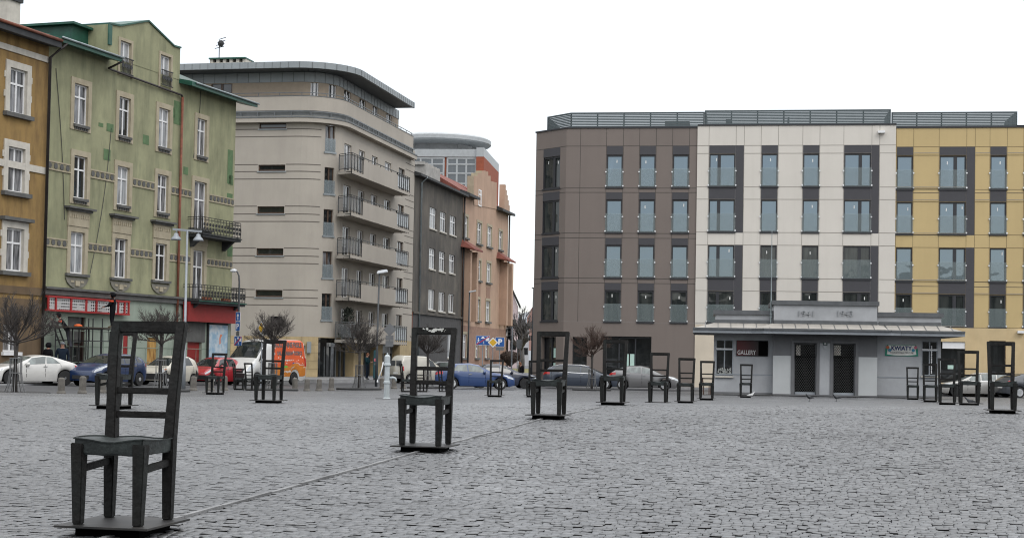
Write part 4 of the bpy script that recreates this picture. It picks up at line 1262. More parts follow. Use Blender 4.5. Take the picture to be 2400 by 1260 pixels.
for (ua, ub) in ((-.1, a0), (a1, up + .3)):
    m.hexa([(ua, -.7, zp1 - .15), (ub, -.7, zp1 - .15), (ub, .3, zp1), (ua, .3, zp1)], [(ua, -.7, zp1 + .1), (ub, -.7, zp1 + .1), (ub, .3, zp1 + .5), (ua, .3, zp1 + .5)], 0)
    m.hexa([(ua, .3, zp1), (ub, .3, zp1), (ub, 9, zp1), (ua, 9, zp1)], [(ua, .3, zp1 + .5), (ub, .3, zp1 + .5), (ub, 5, zp1 + 3.2), (ua, 5, zp1 + 3.2)], 1)
m.hexa([(a0, .61, zp1), (a1, .61, zp1), (a1, 9, zp1), (a0, 9, zp1)], [(a0, .61, zp1 + .5), (a1, .61, zp1 + .5), (a1, 5, zp1 + 3.2), (a0, 5, zp1 + 3.2)], 1)
for q in range(5): m.box(up - 2.6 + q * .55, up - 2.05 + q * .55, -.1, .5, zp1 + .1, zp1 + 3.0 - q * .5, 2)
m.build('roof', [M_SLATE, M_REDT, M_PINK], pk)
m = MB(); m.tube([(.05, -.14, zp1 - .1), (.05, -.14, .2)], .09, 8); m.tube([(up - .05, -.14, zp1 - .1), (up - .05, -.14, .2)], .09, 8); m.build('downpipe', M_DKPIPE, pk, smooth=True)
for py0, py1 in ((586, 604), (668, 690)):
    z0_, z1_ = FS.uv(1195, py1)[1], FS.uv(1195, py0)[1]
    m = MB(); m.box(up, up + 1.3, 1, 4, z0_, z0_ + .2)
    for zz in (z0_ + .6, z0_ + 1.1): m.bar((up + 1.28, 1, zz), (up + 1.28, 4, zz), .06); m.bar((up, 1, zz), (up + 1.28, 1, zz), .06)
    for q in range(5): m.bar((up + 1.28, 1 + q * .75, z0_), (up + 1.28, 1 + q * .75, z0_ + 1.1), .05)
    m.build('balcony', M_RAIL, pk)

# office building with a disc roof behind
D0 = 205.0
p = at(1040, 400, D0)
off = empty('office_building', (p.x, p.y, 0), -R_(6), 'brick and glass office building with a round disc roof behind the tenements', 'building')
k = D0 / FPX
zo = lambda py: at(1040, py, D0).z
xo = lambda px: (px - 1040) * k
M_GREYM = mat('pale_metal', (.36, .38, .39), rough=.5, var=.1)
M_BRICK = mat('red_brick', (.27, .075, .04), rough=.9, var=.2, scale=2)
m = MB(); m.lathe([(5.3, zo(352)), (5.3, zo(318)), (5.2, zo(317))], (xo(1003), 9, 0), 40, 0)
m.build('drum_wall', mat('grey_cladding', (.2, .205, .21), var=.12, scale=.6), off)
m = MB(); m.lathe([(5.2, zo(327)), (7.1, zo(321)), (7.3, zo(318)), (7.3, zo(309)), (6.9, zo(305)), (0.5, zo(303))], (xo(1003), 9, 0), 48, 0)
m.build('disc_roof', M_GREYM, off)
m = MB(); m.box(xo(860), xo(1118), 0, 18, 0, zo(368), 1); m.box(xo(860), xo(1118), -.25, 18.2, zo(368) + .005, zo(350), 0); m.box(xo(1118), xo(1136), -.6, 17, zo(368), zo(347), 0); m.box(xo(1118), xo(1136), -.6, 17, 0, zo(368) - .005, 1)
m.build('wall', [M_GREYM, M_BRICK], off)
for x0_, x1_ in ((930, 1040), (1049, 1116)):
    m = MB(); m.poly([(xo(x0_), -.05, zo(440)), (xo(x1_), -.05, zo(440)), (xo(x1_), -.05, zo(370)), (xo(x0_), -.05, zo(370))]); f = m.build('curtain_wall', glass('office_glass', (.05, .06, .07), ior=1.9, cscale=.6), off, fix=False)
    m = MB(); n = max(3, int((x1_ - x0_) / 23))
    for q in range(n + 1): u = xo(x0_) + (xo(x1_) - xo(x0_)) * q / n; m.box(u - .12, u + .12, -.16, -.06, zo(440), zo(370))
    for py in (371, 385, 406, 430): m.box(xo(x0_), xo(x1_), -.17, -.06, zo(py) - .1, zo(py) + .1)
    m.build('mullion', M_GREYM, f)
m = MB(); q_ = lambda a: (xo(1003) + 5.33 * math.sin(R_(a)), 9 - 5.33 * math.cos(R_(a)))
for a_ in (38, 48, 58): m.poly([(*q_(a_), zo(347)), (*q_(a_ + 10), zo(347)), (*q_(a_ + 10), zo(325)), (*q_(a_), zo(325))])
m.build('terrace_opening', G_DARK, off, fix=False)
# ------------------------------------------------------------------ right block: brown, white and yellow panels
FR = Fac(1628, 103.0, 98.6, zg(12, 103) + .12)
M_PBR = mat('brown_panel', (.165, .135, .118), rough=.6, var=.06, scale=.25, fine=.04, stain=.22, stain_col=(.12, .10, .09), stain_scale=(1.2, 1.2, .1))
M_PWH = mat('white_panel', (.60, .565, .51), rough=.6, var=.05, scale=.25, fine=.03, stain=.22, stain_col=(.45, .42, .37), stain_scale=(1.2, 1.2, .1))
M_PYE = mat('yellow_panel', (.49, .37, .175), rough=.6, var=.06, scale=.25, fine=.03, stain=.22, stain_col=(.38, .28, .13), stain_scale=(1.2, 1.2, .1))
M_PST = mat('travertine', (.52, .40, .225), rough=.7, var=.14, scale=.6, fine=.06, stain=.35, stain_col=(.44, .31, .16))
M_PDK = mat('anthracite_panel', (.047, .046, .052), rough=.6, var=.05)
M_SEAM = mat('panel_seam', (.055, .048, .042), rough=.8, var=.05)
M_SEAMW = mat('pale_panel_seam', (.24, .22, .19), rough=.8, var=.05)
G_SKY = glass('reflecting_glass', (.035, .05, .065), ior=2.7, rough=.02, cscale=2, amount=.1, wobble=.015)
G_LOW = glass('dim_reflection_glass', (.016, .02, .02), ior=1.6, rough=.03, curtain=(.045, .05, .047), cscale=3, amount=.6)  # darker pane colour stands in for trees mirrored in the lower windows
G_SKY.node_tree.nodes['Principled BSDF'].inputs['Specular Tint'].default_value = (.72, .88, 1, 1)
M_GUARD = clear('clear_guard', (.38, .46, .46), .14, .35)
M_LOUV = mat('louvre_metal', (.075, .095, .10), rough=.45, var=.1, metal=.3)
apt = empty('apartment_block', FR.o, FR.rz, 'new apartment block clad in brown, white and yellow panels with a louvred roof screen', 'building')
uvr = FR.uv
uB0 = uvr(1325, 500)[0]; uB1 = 0.0; uW1 = uvr(2098, 500)[0]; uY1 = uvr(2470, 500)[0]
zTopB = uvr(1628, 300)[1]; zTopW = uvr(1628, 296)[1]; zTopY = uvr(2200, 300, 0)[1]
zStB = uvr(1500, 755)[1]; zStY = uvr(2250, 768)[1]; zStW = zStY
PW = -.12           # the white part stands proud
Q = 11.0
m = MB()
BR_rows = ((362.9, 438.6, 342.3), (467, 544.3, 450.9), (573.7, 650, 557.7), (679.7, 753, 663))
def zrow(px, t, b, y=0): return uvr(px, b, y)[1], uvr(px, t, y)[1]
holes, panels = [], []
for cx0, cx1 in ((1421, 1458.6), (1498.6, 1535.7), (1576, 1613.7)):
    a = uvr(cx0, 440)[0]; b_ = uvr(cx1, 440)[0]
    for t, bb, lt in BR_rows:
        zb, zt = zrow(1440, t, bb); zl = uvr(1440, lt)[1]
        holes.append((a, b_, zb, zt, 1, 'B')); panels.append((a, b_, zt + .01, zl, 0))
WR_rows = ((359.4, 437), (467, 543.4), (574.3, 651), (682, 757))
WC = ((1661.4, 1722.9, 1742.3), (1783.7, 1822.3, None), (1881.4, 1919.4, None), (1977.7, 2041.4, 2060))
for x0, x1, x2 in WC:
    a = uvr(x0, 440, PW)[0]; b_ = uvr(x1, 440, PW)[0]; c_ = uvr(x2, 440, PW)[0] if x2 else b_
    zz = [zrow(1800, t, bb, PW) for t, bb in WR_rows]
    zt0 = uvr(1800, 340.8, PW)[1]
    for zb, zt in zz: holes.append((a, b_, zb, zt, 2 if x2 else 1, 'W'))
    panels.append((a, b_, zz[0][1] + .01, zt0, PW)); panels.append((a, b_, zz[1][1] + .01, zz[0][0] - .01, PW)); panels.append((a, b_, zz[3][1] + .01, zz[2][0] - .01, PW))
    if x2:
        panels.append((b_ + .01, c_, zz[1][0] - .06, zt0, PW)); panels.append((b_ + .01, c_, zz[3][0] - .06, zz[2][1], PW))
YR_rows = ((364, 443), (473, 548.6), (580, 659), (689, 765.5))
YC = ((2101.4, 2139.4, None), (2201.4, 2264, 2284.3), (2320.6, 2359, None), (2400, 2437, None))
for x0, x1, x2 in YC:
    a = uvr(x0, 440)[0]; b_ = uvr(x1, 440)[0]; c_ = uvr(x2, 440)[0] if x2 else b_
    a = max(a, uW1 + .06)
    zz = [zrow(2230, t, bb) for t, bb in YR_rows]; zt0 = uvr(2230, 344)[1]
    for zb, zt in zz: holes.append((a, b_, zb, zt, 2 if x2 else 1, 'Y'))
    panels.append((a, b_, zz[0][1] + .01, zt0, 0)); panels.append((a, b_, zz[1][1] + .01, zz[0][0] - .01, 0)); panels.append((a, b_, zz[3][1] + .01, zz[2][0] - .01, 0))
    if x2:
        panels.append((b_ + .01, c_, zz[1][0] - .06, zt0, 0)); panels.append((b_ + .01, c_, zz[3][0] - .06, zz[2][1], 0))
hB = [h[:4] for h in holes if h[5] == 'B']; hW = [h[:4] for h in holes if h[5] == 'W']; hY = [h[:4] for h in holes if h[5] == 'Y']
# chamfered corner: local frame rotated by 45 degrees
CA = R_(-41.4)
cdir = Vector((-math.cos(CA), -math.sin(CA)))          # going left and away
CL = 3.15
def cp(t, w, z):                                        # t from the arris to the left, w outwards
    return (uB0 + cdir.x * t - math.sin(-CA) * w, cdir.y * t - math.cos(CA) * w, z)
ct = (.62, 2.35)
hC = []
for k, (t, bb, lt) in enumerate(BR_rows):
    zb, zt = zrow(1440, t, bb); hC.append((ct[0], ct[1], zb, zt))
m = MB(); m.wall(uB0, uB1 + .2, zStB, zTopB, hB, 0, .16, 0, 1); m.build('brown_wall', [M_PBR, M_PDK], apt)
m = MB(lambda x, y, z: cp(x, -y, z)); m.wall(0, CL, zStB, zTopB, hC, 0, .2, 0, 1); m.build('corner_wall', [M_PBR, M_PDK], apt)
cL = cp(CL, 0, 0)
m = MB(); m.poly([(cL[0], cL[1], -.3), (cL[0] + .5, cL[1] + 12, -.3), (cL[0] + .5, cL[1] + 12, zTopB), (cL[0], cL[1], zTopB)]); m.build('side_wall', M_PBR, apt)
m = MB(); m.wall(uB1, uW1, zStW, zTopW, hW, PW, .16, 0, 1)
for u in (uB1, uW1): m.poly([(u, PW, zStW), (u, .3, zStW), (u, .3, zTopW), (u, PW, zTopW)], 0)
m.build('white_wall', [M_PWH, M_PDK], apt)
m = MB(); m.wall(uW1, uY1, zStY, zTopY, hY, 0, .16, 0, 1); m.build('yellow_wall', [M_PYE, M_PDK], apt)
# ground floor
def gr(x0, y0, x1, y1):
    a, b_, c, d = FR.rect(x0, y0, x1, y1); return (a, b_, max(c, .02), d)
g1 = [gr(1342, 789, 1376, 905), gr(1413, 787, 1527, 905)]
m = MB(); m.wall(uB0, uB1, -.4, zStB - .003, g1, .0, .5, 0, 0); m.build('brown_ground_floor', M_PBR, apt)
gC = [(.75, 2.3, .02, g1[0][3])]
m = MB(lambda x, y, z: cp(x, -y, z)); m.wall(0, CL, -.4, zStB - .003, gC, 0, .5, 0, 0); m.build('corner_ground_floor', M_PBR, apt)
g2 = [gr(2205, 800, 2262, 905), gr(2318, 798, 2357, 905), gr(1700, 800, 1800, 905)]
m = MB(); m.wall(uB1 + .004, uvr(1850, 850)[0], -.4, zStY - .003, g2, PW + .02, .5, 0, 0); m.build('stone_ground_floor', mat('pale_limestone', (.56, .49, .39), rough=.7, var=.1, scale=.6, fine=.05), apt)
m = MB(); m.wall(uvr(1850, 850)[0], uY1, -.4, zStY - .003, g2, PW + .02, .5, 0, 0); m.build('stone_ground_floor', M_PST, apt)
M_NOTE = mat('notice_paper', (.45, .62, .55), rough=.7, var=.08)
for i, (a, b_, c, d) in enumerate(g1 + g2):
    y0_ = (.4 if i < 2 else PW + .4)
    g = MB(); g.poly([(a, y0_, c), (b_, y0_, c), (b_, y0_, d), (a, y0_, d)]); f = g.build('shop_window', G_DARK, apt, fix=False)
    g = MB(); n = max(1, round((b_ - a) / 1.3))
    for q in range(n + 1): u = a + (b_ - a) * q / n; g.box(u - .05, u + .05, y0_ - .06, y0_ - .01, c, d)
    g.box(a, b_, y0_ - .06, y0_ - .011, d - .12, d); g.build('shop_frame', M_DKFRAME, f)
    if i == 1:
        for px in (1463, 1476):
            q = gr(px, 829, px + 10, 858); t = MB(); t.box(q[0], q[1], y0_ - .08, y0_ - .065, q[2], q[3]); t.build('notice', M_NOTE, f)
    if i == 2:
        q = gr(2209, 800, 2262, 816); t = MB(); t.box(q[0], q[1], y0_ - .3, y0_ - .1, q[2], q[3]); t.build('fascia_sign', M_WHITE, f)
        q = gr(2222, 855, 2236, 864); t = MB(); t.box(q[0], q[1], y0_ - .08, y0_ - .065, q[2], q[3]); t.build('notice', M_NOTE, f)
g = MB(lambda x, y, z: cp(x, -y, z)); a, b_, c, d = gC[0]; g.poly([(a, .4, c), (b_, .4, c), (b_, .4, d), (a, .4, d)]); f = g.build('shop_window', G_DARK, apt, fix=False)
g = MB(lambda x, y, z: cp(x, -y, z))
for u in (a, (a + b_) / 2, b_): g.box(u - .05, u + .05, .33, .39, c, d)
g.build('shop_frame', M_DKFRAME, f)
for zz in (1.55, 2.55):
    g = MB(lambda x, y, z: cp(x, -y, z)); g.box(a + .12, a + .55, .3, .32, zz - .75, zz - .1); g.build('notice', M_NOTE, f)
for px_, py_ in ((2065, 310), (2391, 777)):
    a, z_ = uvr(px_, py_); g = MB(); g.box(a - .22, a + .22, -.45, PW - .003, z_ - .1, z_ + .06); g.build('wall_lamp', M_WHITE, apt)
# dark infill panels
for a, b_, c, d, y in panels:
    m = MB(); m.box(a, b_, y - .012, y - .002, c, d); m.build('infill_panel', M_PDK, apt)
for h in hC:
    m = MB(lambda x, y, z: cp(x, -y, z)); m.box(h[0], h[1], -.012, -.002, h[3] + .01, h[3] + .58); m.build('infill_panel', M_PDK, apt)
# panel seams, one mesh per wall
def seams(name, us, zs, u0, u1, z0, z1, y, mtl, hol):
    m = MB()
    def free(lo, hi, fixed, horiz):
        cuts = sorted((h[0] - .02, h[1] + .02) if horiz else (h[2] - .02, h[3] + .02) for h in hol if ((h[2] < fixed < h[3]) if horiz else (h[0] < fixed < h[1])))
        p = lo
        for a, b_ in cuts:
            if a > p: yield p, a
            p = max(p, b_)
        if hi > p: yield p, hi
    for z in zs:
        for a, b_ in free(u0, u1, z, True): m.box(a, b_, y - .006, y - .0015, z - .018, z + .018)
    for u in us:
        for a, b_ in free(z0, z1, u, False): m.box(u - .014, u + .014, y - .0055, y - .001, a, b_)
    m.build(name, mtl, apt)
zl = [zrow(1440, t, bb) for t, bb, lt in BR_rows]; ul = [h for h in hB]
zsB = [uvr(1440, 342.3)[1]] + [z for k in range(3) for z in (zl[k][0] - .06, uvr(1440, BR_rows[k + 1][2])[1])]
usB = [uvr(p_, 440)[0] for p_ in (1359,)] + [u for h in hB[::4] for u in (h[0] - .03, h[1] + .03)]
seams('panel_seam', usB, zsB, uB0, uB1, zStB, zTopB, 0, M_SEAM, [h[:4] for h in holes if h[5] == 'B'] + [p_[:4] for p_ in panels])
zl = [zrow(1800, t, bb, PW) for t, bb in WR_rows]
zsW = [uvr(1800, 340.8, PW)[1]] + [z for k in range(4) for z in (zl[k][1], zl[k][0] - .03)]
usW = [u for h in hW[::4] for u in (h[0] - .03, h[1] + .03)] + [uvr(p_, 440, PW)[0] for p_ in (1743, 2061)]
seams('panel_seam', usW, zsW, uB1, uW1, zStW, zTopW, PW, M_SEAMW, hW + [p_[:4] for p_ in panels])
zl = [zrow(2230, t, bb) for t, bb in YR_rows]
zsY = [uvr(2230, 344)[1]] + [z for k in range(4) for z in (zl[k][1], zl[k][0] - .03)]
usY = [u for h in hY[::4] for u in (h[0] - .03, h[1] + .03)] + [uvr(2285, 440)[0]]
seams('panel_seam', usY, zsY, uW1, uY1, zStY, zTopY, 0, mat('yellow_panel_seam', (.2, .15, .07), var=.05), hY + [p_[:4] for p_ in panels])
m = MB(lambda x, y, z: cp(x, -y, z))
for z in zsB: m.box(0.01, CL, -.006, -.0015, z - .018, z + .018)
m.build('corner_seam', M_SEAM, apt)
# windows
rw = random.Random(21)
M_STICK = mat('white_sticker', (.75, .75, .72))


def modern(h, y, n, row, fn=None, low=False):
    a, b_, zb, zt = h
    mk = lambda: MB(fn)
    fr = .09
    f = mk()
    yy = y + .07
    for q in ((a, a + fr, zb, zt), (b_ - fr, b_, zb, zt), (a + fr, b_ - fr, zb, zb + fr), (a + fr, b_ - fr, zt - fr * 1.3, zt)): f.box(q[0], q[1], yy, yy + .08, q[2], q[3])
    cuts = [a, b_]
    if n == 2:
        uc = a + (b_ - a) * (.38 if h[0] < 3 else .6); f.box(uc - .11, uc + .11, yy - .01, yy + .08, zb + fr, zt - fr * 1.3); cuts = [a, uc, b_]
    f.box(a - .06, b_ + .06, y - .07, y + .07, zb - .09, zb - .003, 0)
    fo = f.build('window', M_DKFRAME, apt)
    g = mk(); g.poly([(a + .04, yy + .05, zb + .04), (b_ - .04, yy + .05, zb + .04), (b_ - .04, yy + .05, zt - .05), (a + .04, yy + .05, zt - .05)])
    g.build('pane', G_LOW if low else G_SKY, fo, fix=False)
    if rw.random() < .8:
        g = mk()
        for c0, c1 in zip(cuts, cuts[1:]):
            if rw.random() < .75:
                u = c0 + (c1 - c0) * rw.uniform(.35, .8); z = zt - rw.uniform(.35, .5); g.box(u - .03, u + .03, yy + .03, yy + .045, z - .11, z + .08)
        if g.v: g.build('sticker', M_STICK, fo)
    if fn is None:
        g = mk(); g.box(a - .04, b_ + .04, y - .06, y - .04, zb + .02, zb + (zt - zb) * .57); go = g.build('glass_guard', M_GUARD, fo)
        g = mk()
        for u in (a - .04, b_ + .04):
            for z in (zb + .08, zb + (zt - zb) * .47): g.lathe([(.055, -.03), (.055, .03)], (u, y - .05, z), 8, axis='y')
        g.build('guard_fixing', mat('steel_fixing', (.7, .7, .7), metal=.6, rough=.3) if 'steel_fixing' not in bpy.data.materials else bpy.data.materials['steel_fixing'], go)


for i, h in enumerate(holes):
    row = [k for k in range(4)][i % 4]
    low = row == 3 or (h[5] == 'W' and row == 2 and h[0] > 3.5 and h[4] == 1) or (h[5] == 'W' and row == 2 and h[0] > 9)
    modern(h[:4], PW if h[5] == 'W' else 0, h[4], row, None, low)
for k, h in enumerate(hC): modern(h, 0, 2, k, lambda x, y, z: cp(x, -y, z), True)
# roof: coping and louvre screens
def coping(u0, u1, z, y):
    m = MB(); m.box(u0, u1, y - .06, 1.2, z + .002, z + .1); m.build('coping', M_DKFRAME, apt)
coping(uB0 + .1, uB1 - .01, zTopB, 0); coping(uB1, uW1 + .02, zTopW, PW); coping(uW1 + .04, uY1, zTopY, 0)
m = MB(lambda x, y, z: cp(x, -y, z)); m.box(-.1, CL + .05, -.06, .9, zTopB + .003, zTopB + .103); m.build('coping', M_DKFRAME, apt)
m = MB(); m.poly([(cL[0], cL[1], zTopB + .05), (uB0, .5, zTopB + .05), (uB1, .5, zTopB + .05), (uB1, 12, zTopB + .05), (cL[0], 12, zTopB + .05)])
m.poly([(uB1, .5, zTopW + .05), (uY1, .5, zTopW + .05), (uY1, 12, zTopW + .05), (uB1, 12, zTopW + .05)]); m.build('flat_roof', M_SLATE, apt)


def louvre(pts, z0, z1):
    m = MB(); n = 9
    for (xa, ya), (xb, yb_) in zip(pts, pts[1:]):
        for k in range(n):
            z = z0 + .1 + (z1 - z0 - .15) * k / (n - 1)
            m.bar((xa, ya, z), (xb, yb_, z), .05, .086)
        L_ = math.hypot(xb - xa, yb_ - ya); q = max(1, round(L_ / 1.75))
        for k in range(q + 1):
            t = k / q; m.bar((xa + (xb - xa) * t, ya + (yb_ - ya) * t + .05, z0), (xa + (xb - xa) * t, ya + (yb_ - ya) * t + .05, z1 + .03), .09)
        m.bar((xa, ya, z1), (xb, yb_, z1), .08, .05)
    return m.build('louvre_screen', M_LOUV, apt)
zt_ = uvr(1640, 263, .4)[1]
l0 = cp(CL - .5, -.6, 0)
louvre([(l0[0] + .2, l0[1] + 5), (l0[0], l0[1]), (uB0 + .25, .45), (uB1 + .4, .45)], zTopB + .1, zt_)
zt_ = uvr(1850, 259, .4)[1]
louvre([(uB1 + .5, 4), (uB1 + .5, .35), (uW1 - .35, .35), (uW1 - .35, 4)], zTopW + .1, zt_)
zt_ = uvr(2250, 263, .5)[1]
louvre([(uW1 - .2, .55), (uvr(2386, 300)[0], .55), (uvr(2386, 300)[0], 5)], zTopY + .1, zt_)
for a, b_, y in ((uvr(1553, 290)[0], uvr(1612, 290)[0], 3.0), (uvr(1700, 290)[0], uvr(1712, 290)[0], 2.5), (uvr(1848, 290)[0], uvr(1852, 290)[0], 2.0)):
    m = MB(); m.box(a, b_, y, y + 1.2, zTopB + .06, zTopB + .95); m.build('roof_unit', M_ZINCD, apt)

# ------------------------------------------------------------------ grey pavilion with the deep eaves
FP = Fac(1812, 75.2, 97.4, zg(13.5, 75) + .03)
pav = empty('pavilion', FP.o, FP.rz, 'low grey pavilion with deep flat eaves, lattice barred doors and raised year numerals', 'building')
M_PAV = mat('grey_blue_plaster', (.34, .35, .362), rough=.85, var=.14, scale=.8, fine=.05, stain=.45, stain_col=(.24, .245, .25), stain_scale=(1, 1, .3))
M_PAVL = mat('pale_grey_plaster', (.43, .445, .445), rough=.85, var=.07, scale=.9)
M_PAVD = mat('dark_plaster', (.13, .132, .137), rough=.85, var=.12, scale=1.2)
M_COPE = mat('coping_metal', (.10, .105, .11), rough=.5, var=.2, metal=.3)
M_EAVE = mat('eave_roofing', (.30, .28, .25), rough=.65, var=.18, scale=1.2)
M_FASC = mat('fascia_grey', (.24, .26, .28), rough=.6, var=.1)
WB = .45                           # wings stand back
up = lambda px, py=850, y=0: FP.uv(px, py, y)
uC0, uC1 = 0.0, up(2056)[0]
uWL, uWR = up(1673, 850, WB)[0], up(2205, 850, WB)[0]
zEv = up(1930, 783, 0)[1]
dz = [(up(1861)[0], up(1914)[0]), (up(1952)[0], up(2005)[0])]
zd = up(1885, 803)[1]
dh = [(a, b_, .06, zd) for a, b_ in dz]
winL = FP.rect(1678, 795, 1719, 880, WB); winR = FP.rect(2160, 798, 2198, 880, WB)
dpt = 5.5
zpal = up(1835, 833)[1]
m = MB()
m.wall(uC0, uC1, 0, zpal, [(a, b_, c, zpal) for a, b_, c, d in dh], 0, .25, 1, 0)
m.wall(uC0, uC1, zpal, zEv + .3, [(a, b_, zpal, d) for a, b_, c, d in dh], 0, .25, 3, 3)
# plainer strip between the doors
m.box(dh[0][1] + .12, dh[1][0] - .12, -.02, -.004, .06, zd, 0)
m.wall(uWL, uC0, 0, zEv + .3, [winL], WB, .14, 0, 0); m.wall(uC1, uWR, 0, zEv + .3, [winR], WB, .14, 0, 0)
for u in (uC0, uC1): m.poly([(u, 0, 0), (u, WB, 0), (u, WB, zEv + .3), (u, 0, zEv + .3)], 0)
for u in (uWL, uWR): m.poly([(u, WB, 0), (u, dpt, 0), (u, dpt, zEv + .3), (u, WB, zEv + .3)], 0)
m.poly([(uWL, dpt, 0), (uWR, dpt, 0), (uWR, dpt, zEv + .3), (uWL, dpt, zEv + .3)], 0)
m.box(uWL, uC0 - .01, WB - .02, WB - .003, .95, 1.0, 2); m.box(uC1 + .01, uWR, WB - .02, WB - .003, .95, 1.0, 2)
m.build('wall', [M_PAV, M_PAVL, M_FASC, M_PAVD], pav)
m = MB(); m.box(uWL - .02, uWR + .02, WB - .05, WB - .021, 0, .1); m.box(uC0 - .02, uC1 + .02, -.06, -.021, 0, .07); m.build('plinth', M_PAVD, pav)
zP0 = up(1930, 757)[1]
zPc1 = up(1930, 715, .1)[1]; zPc2 = up(1930, 705, .1)[1]
zPw1 = up(1740, 737, .6)[1]; zPw2 = up(1740, 727, .6)[1]
for (a, b_, y, z1, z2) in ((uC0 + .02, uC1 - .02, .1, zPc1, zPc2), (uWL + .05, uC0 - .0, .6, zPw1, zPw2), (uC1 + .0, uWR + .03, .6, zPw1, zPw2)):
    m = MB(); m.box(a, b_, y, dpt - .3, zEv + .2, z1); po = m.build('parapet', M_PAV, pav)
    m = MB(); m.box(a - .1, b_ + .1, y - .1, dpt - .2, z1 + .003, z2); m.build('coping', M_COPE, po)
# deep eaves all round
EW = 1.15
eL, eR = up(1624, 770, -EW + WB)[0], up(2262, 775, -EW + WB)[0]
zt0 = up(1930, 772, -EW)[1]; zb0 = up(1930, 783, -EW)[1]
m = MB()
outl = [(eL, WB - EW), (uC0 - 1.05, WB - EW), (uC0 - .5, -EW), (uC1 + .5, -EW), (uC1 + 1.05, WB - EW), (eR, WB - EW), (eR, dpt + 1), (eL, dpt + 1)]
inn = [(uWL, .55), (uC0 - .1, .55), (uC0 - .05, .12), (uC1 + .05, .12), (uC1 + .1, .55), (uWR, .55), (uWR, dpt - .2), (uWL, dpt - .2)]
zi = zt0 + .30
n = len(outl)
for i in range(n):
    j = (i + 1) % n
    m.poly([(*outl[i], zt0), (*outl[j], zt0), (*inn[j], zi), (*inn[i], zi)], 0)
    m.poly([(*outl[i], zb0), (*outl[j], zb0), (*outl[j], zt0), (*outl[i], zt0)], 1)
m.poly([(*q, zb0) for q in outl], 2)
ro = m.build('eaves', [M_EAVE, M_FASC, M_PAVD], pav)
m = MB()
for i in range(0, 5):
    m.bar((outl[i][0], outl[i][1] - .03, zt0 - .015), (outl[i + 1][0], outl[i + 1][1] - .03, zt0 - .015), .09, .09)
m.build('gutter', M_COPE, ro)
m = MB()
q = eL + .6
while q < eR:
    c = uC0 < q < uC1
    yo = -EW if (uC0 - .7 < q < uC1 + .7) else WB - EW; yi = .12 if c else .55
    m.bar((q, yo + .02, zt0 + .012), (q, yi, zi + .012), .025, .03); q += .62
m.build('roof_seam', M_COPE, ro)
# flashing between eaves and parapets
m = MB(); m.box(uC0, uC1, .06, .099, zi - .05, zi + .16); m.box(uWL, uC0 - .11, .50, .55, zi - .05, zi + .16); m.box(uC1 + .11, uWR, .5, .55, zi - .05, zi + .16); m.build('flashing', M_COPE, ro)
# doors with expanding lattice grilles
M_LAT = mat('lattice_steel', (.04, .04, .038), rough=.4, metal=.3)
for i, (a, b_, c, d) in enumerate(dh):
    m = MB(); m.poly([(a, .3, c), (b_, .3, c), (b_, .3, d), (a, .3, d)], 0)
    m.box(a, a + .06, .2, .27, c, d, 1); m.box(b_ - .06, b_, .2, .27, c, d, 1); m.box(a + .06, b_ - .06, .2, .27, d - .06, d, 1); m.box(a + .06, b_ - .06, .15, .28, c, c + .12, 2)
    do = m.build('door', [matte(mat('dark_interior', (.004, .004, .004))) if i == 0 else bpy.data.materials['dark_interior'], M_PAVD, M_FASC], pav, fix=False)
    m = MB(); w_ = b_ - a - .12; nn = 9; st = w_ / nn
    h_ = d - c - .2; rows_ = int(h_ / (st * 1.35)); sz = h_ / rows_
    for r in range(rows_):
        for k in range(nn):
            x = a + .06 + k * st; z = c + .13 + r * sz
            m.bar((x, .19, z), (x + st, .19, z + sz), .012, .016); m.bar((x + st, .185, z), (x, .185, z + sz), .012, .016)
    m.build('lattice_grille', M_LAT, do)
    q = FP.rect(1867 if i == 0 else 1953.5, 803.5, 1877 if i == 0 else 1972, 832)
    m = MB(); m.poly([(q[0], .29, q[2]), (q[1], .29, q[2]), (q[1], .29, q[3] - .1), (q[0], .29, q[3] - .1)]); m.build('bright_pane', mat('daylit_opening', (.85, .8, .72), rough=.9, var=.05) if i == 0 else bpy.data.materials['daylit_opening'], do, fix=False)
    m = MB()
    for q in ((a - .14, a - .002, c, d + .12), (b_ + .002, b_ + .14, c, d + .12), (a - .002, b_ + .002, d + .002, d + .12)): m.box(q[0], q[1], -.05, -.003, q[2], q[3])
    m.build('door_surround', M_PAVD, do)
for (a, b_, c, d) in (winL, winR):
    f = casement(pav, a, b_, c, d, WB + .02, M_FASC, G_DARK, fr=.05, cross=.72, leaves=2)
    m = MB(); m.box(a + .02, b_ - .02, WB - .03, WB + .015, c + (d - c) * .72 + .02, c + (d - c) * .72 + .075); m.build('transom', M_WHITE, f)
    m = MB(); m.box(a - .02, b_ + .02, WB - .12, WB + .015, c - .07, c - .003); m.build('sill', M_CREAM, f)
# plants and beads behind the right hand window
m = MB(); a, b_, c, d = winR
for k in range(16): m.lathe([(.005, -.045), (.03, -.02), (.03, .02), (.005, .045)], (a + (b_ - a) * .62, WB - .015, c + .15 + k * .085), 8)
m.build('bead_string', M_WHITE, pav, smooth=True)
m = MB(); rr = random.Random(2)
for k in range(60):
    x = winL[0] + .12 + rr.random() * (winL[1] - winL[0] - .24); z = winL[2] + .08 + rr.random() * .28; s_ = .035
    m.poly([(x - s_, WB + .0, z), (x + s_, WB - .005, z + rr.uniform(-.04, .04)), (x, WB - .01, z + s_ * 2)])
m.build('window_flowers', [mat('pale_petals', (.35, .36, .34), var=.4, scale=14)], pav, fix=False)
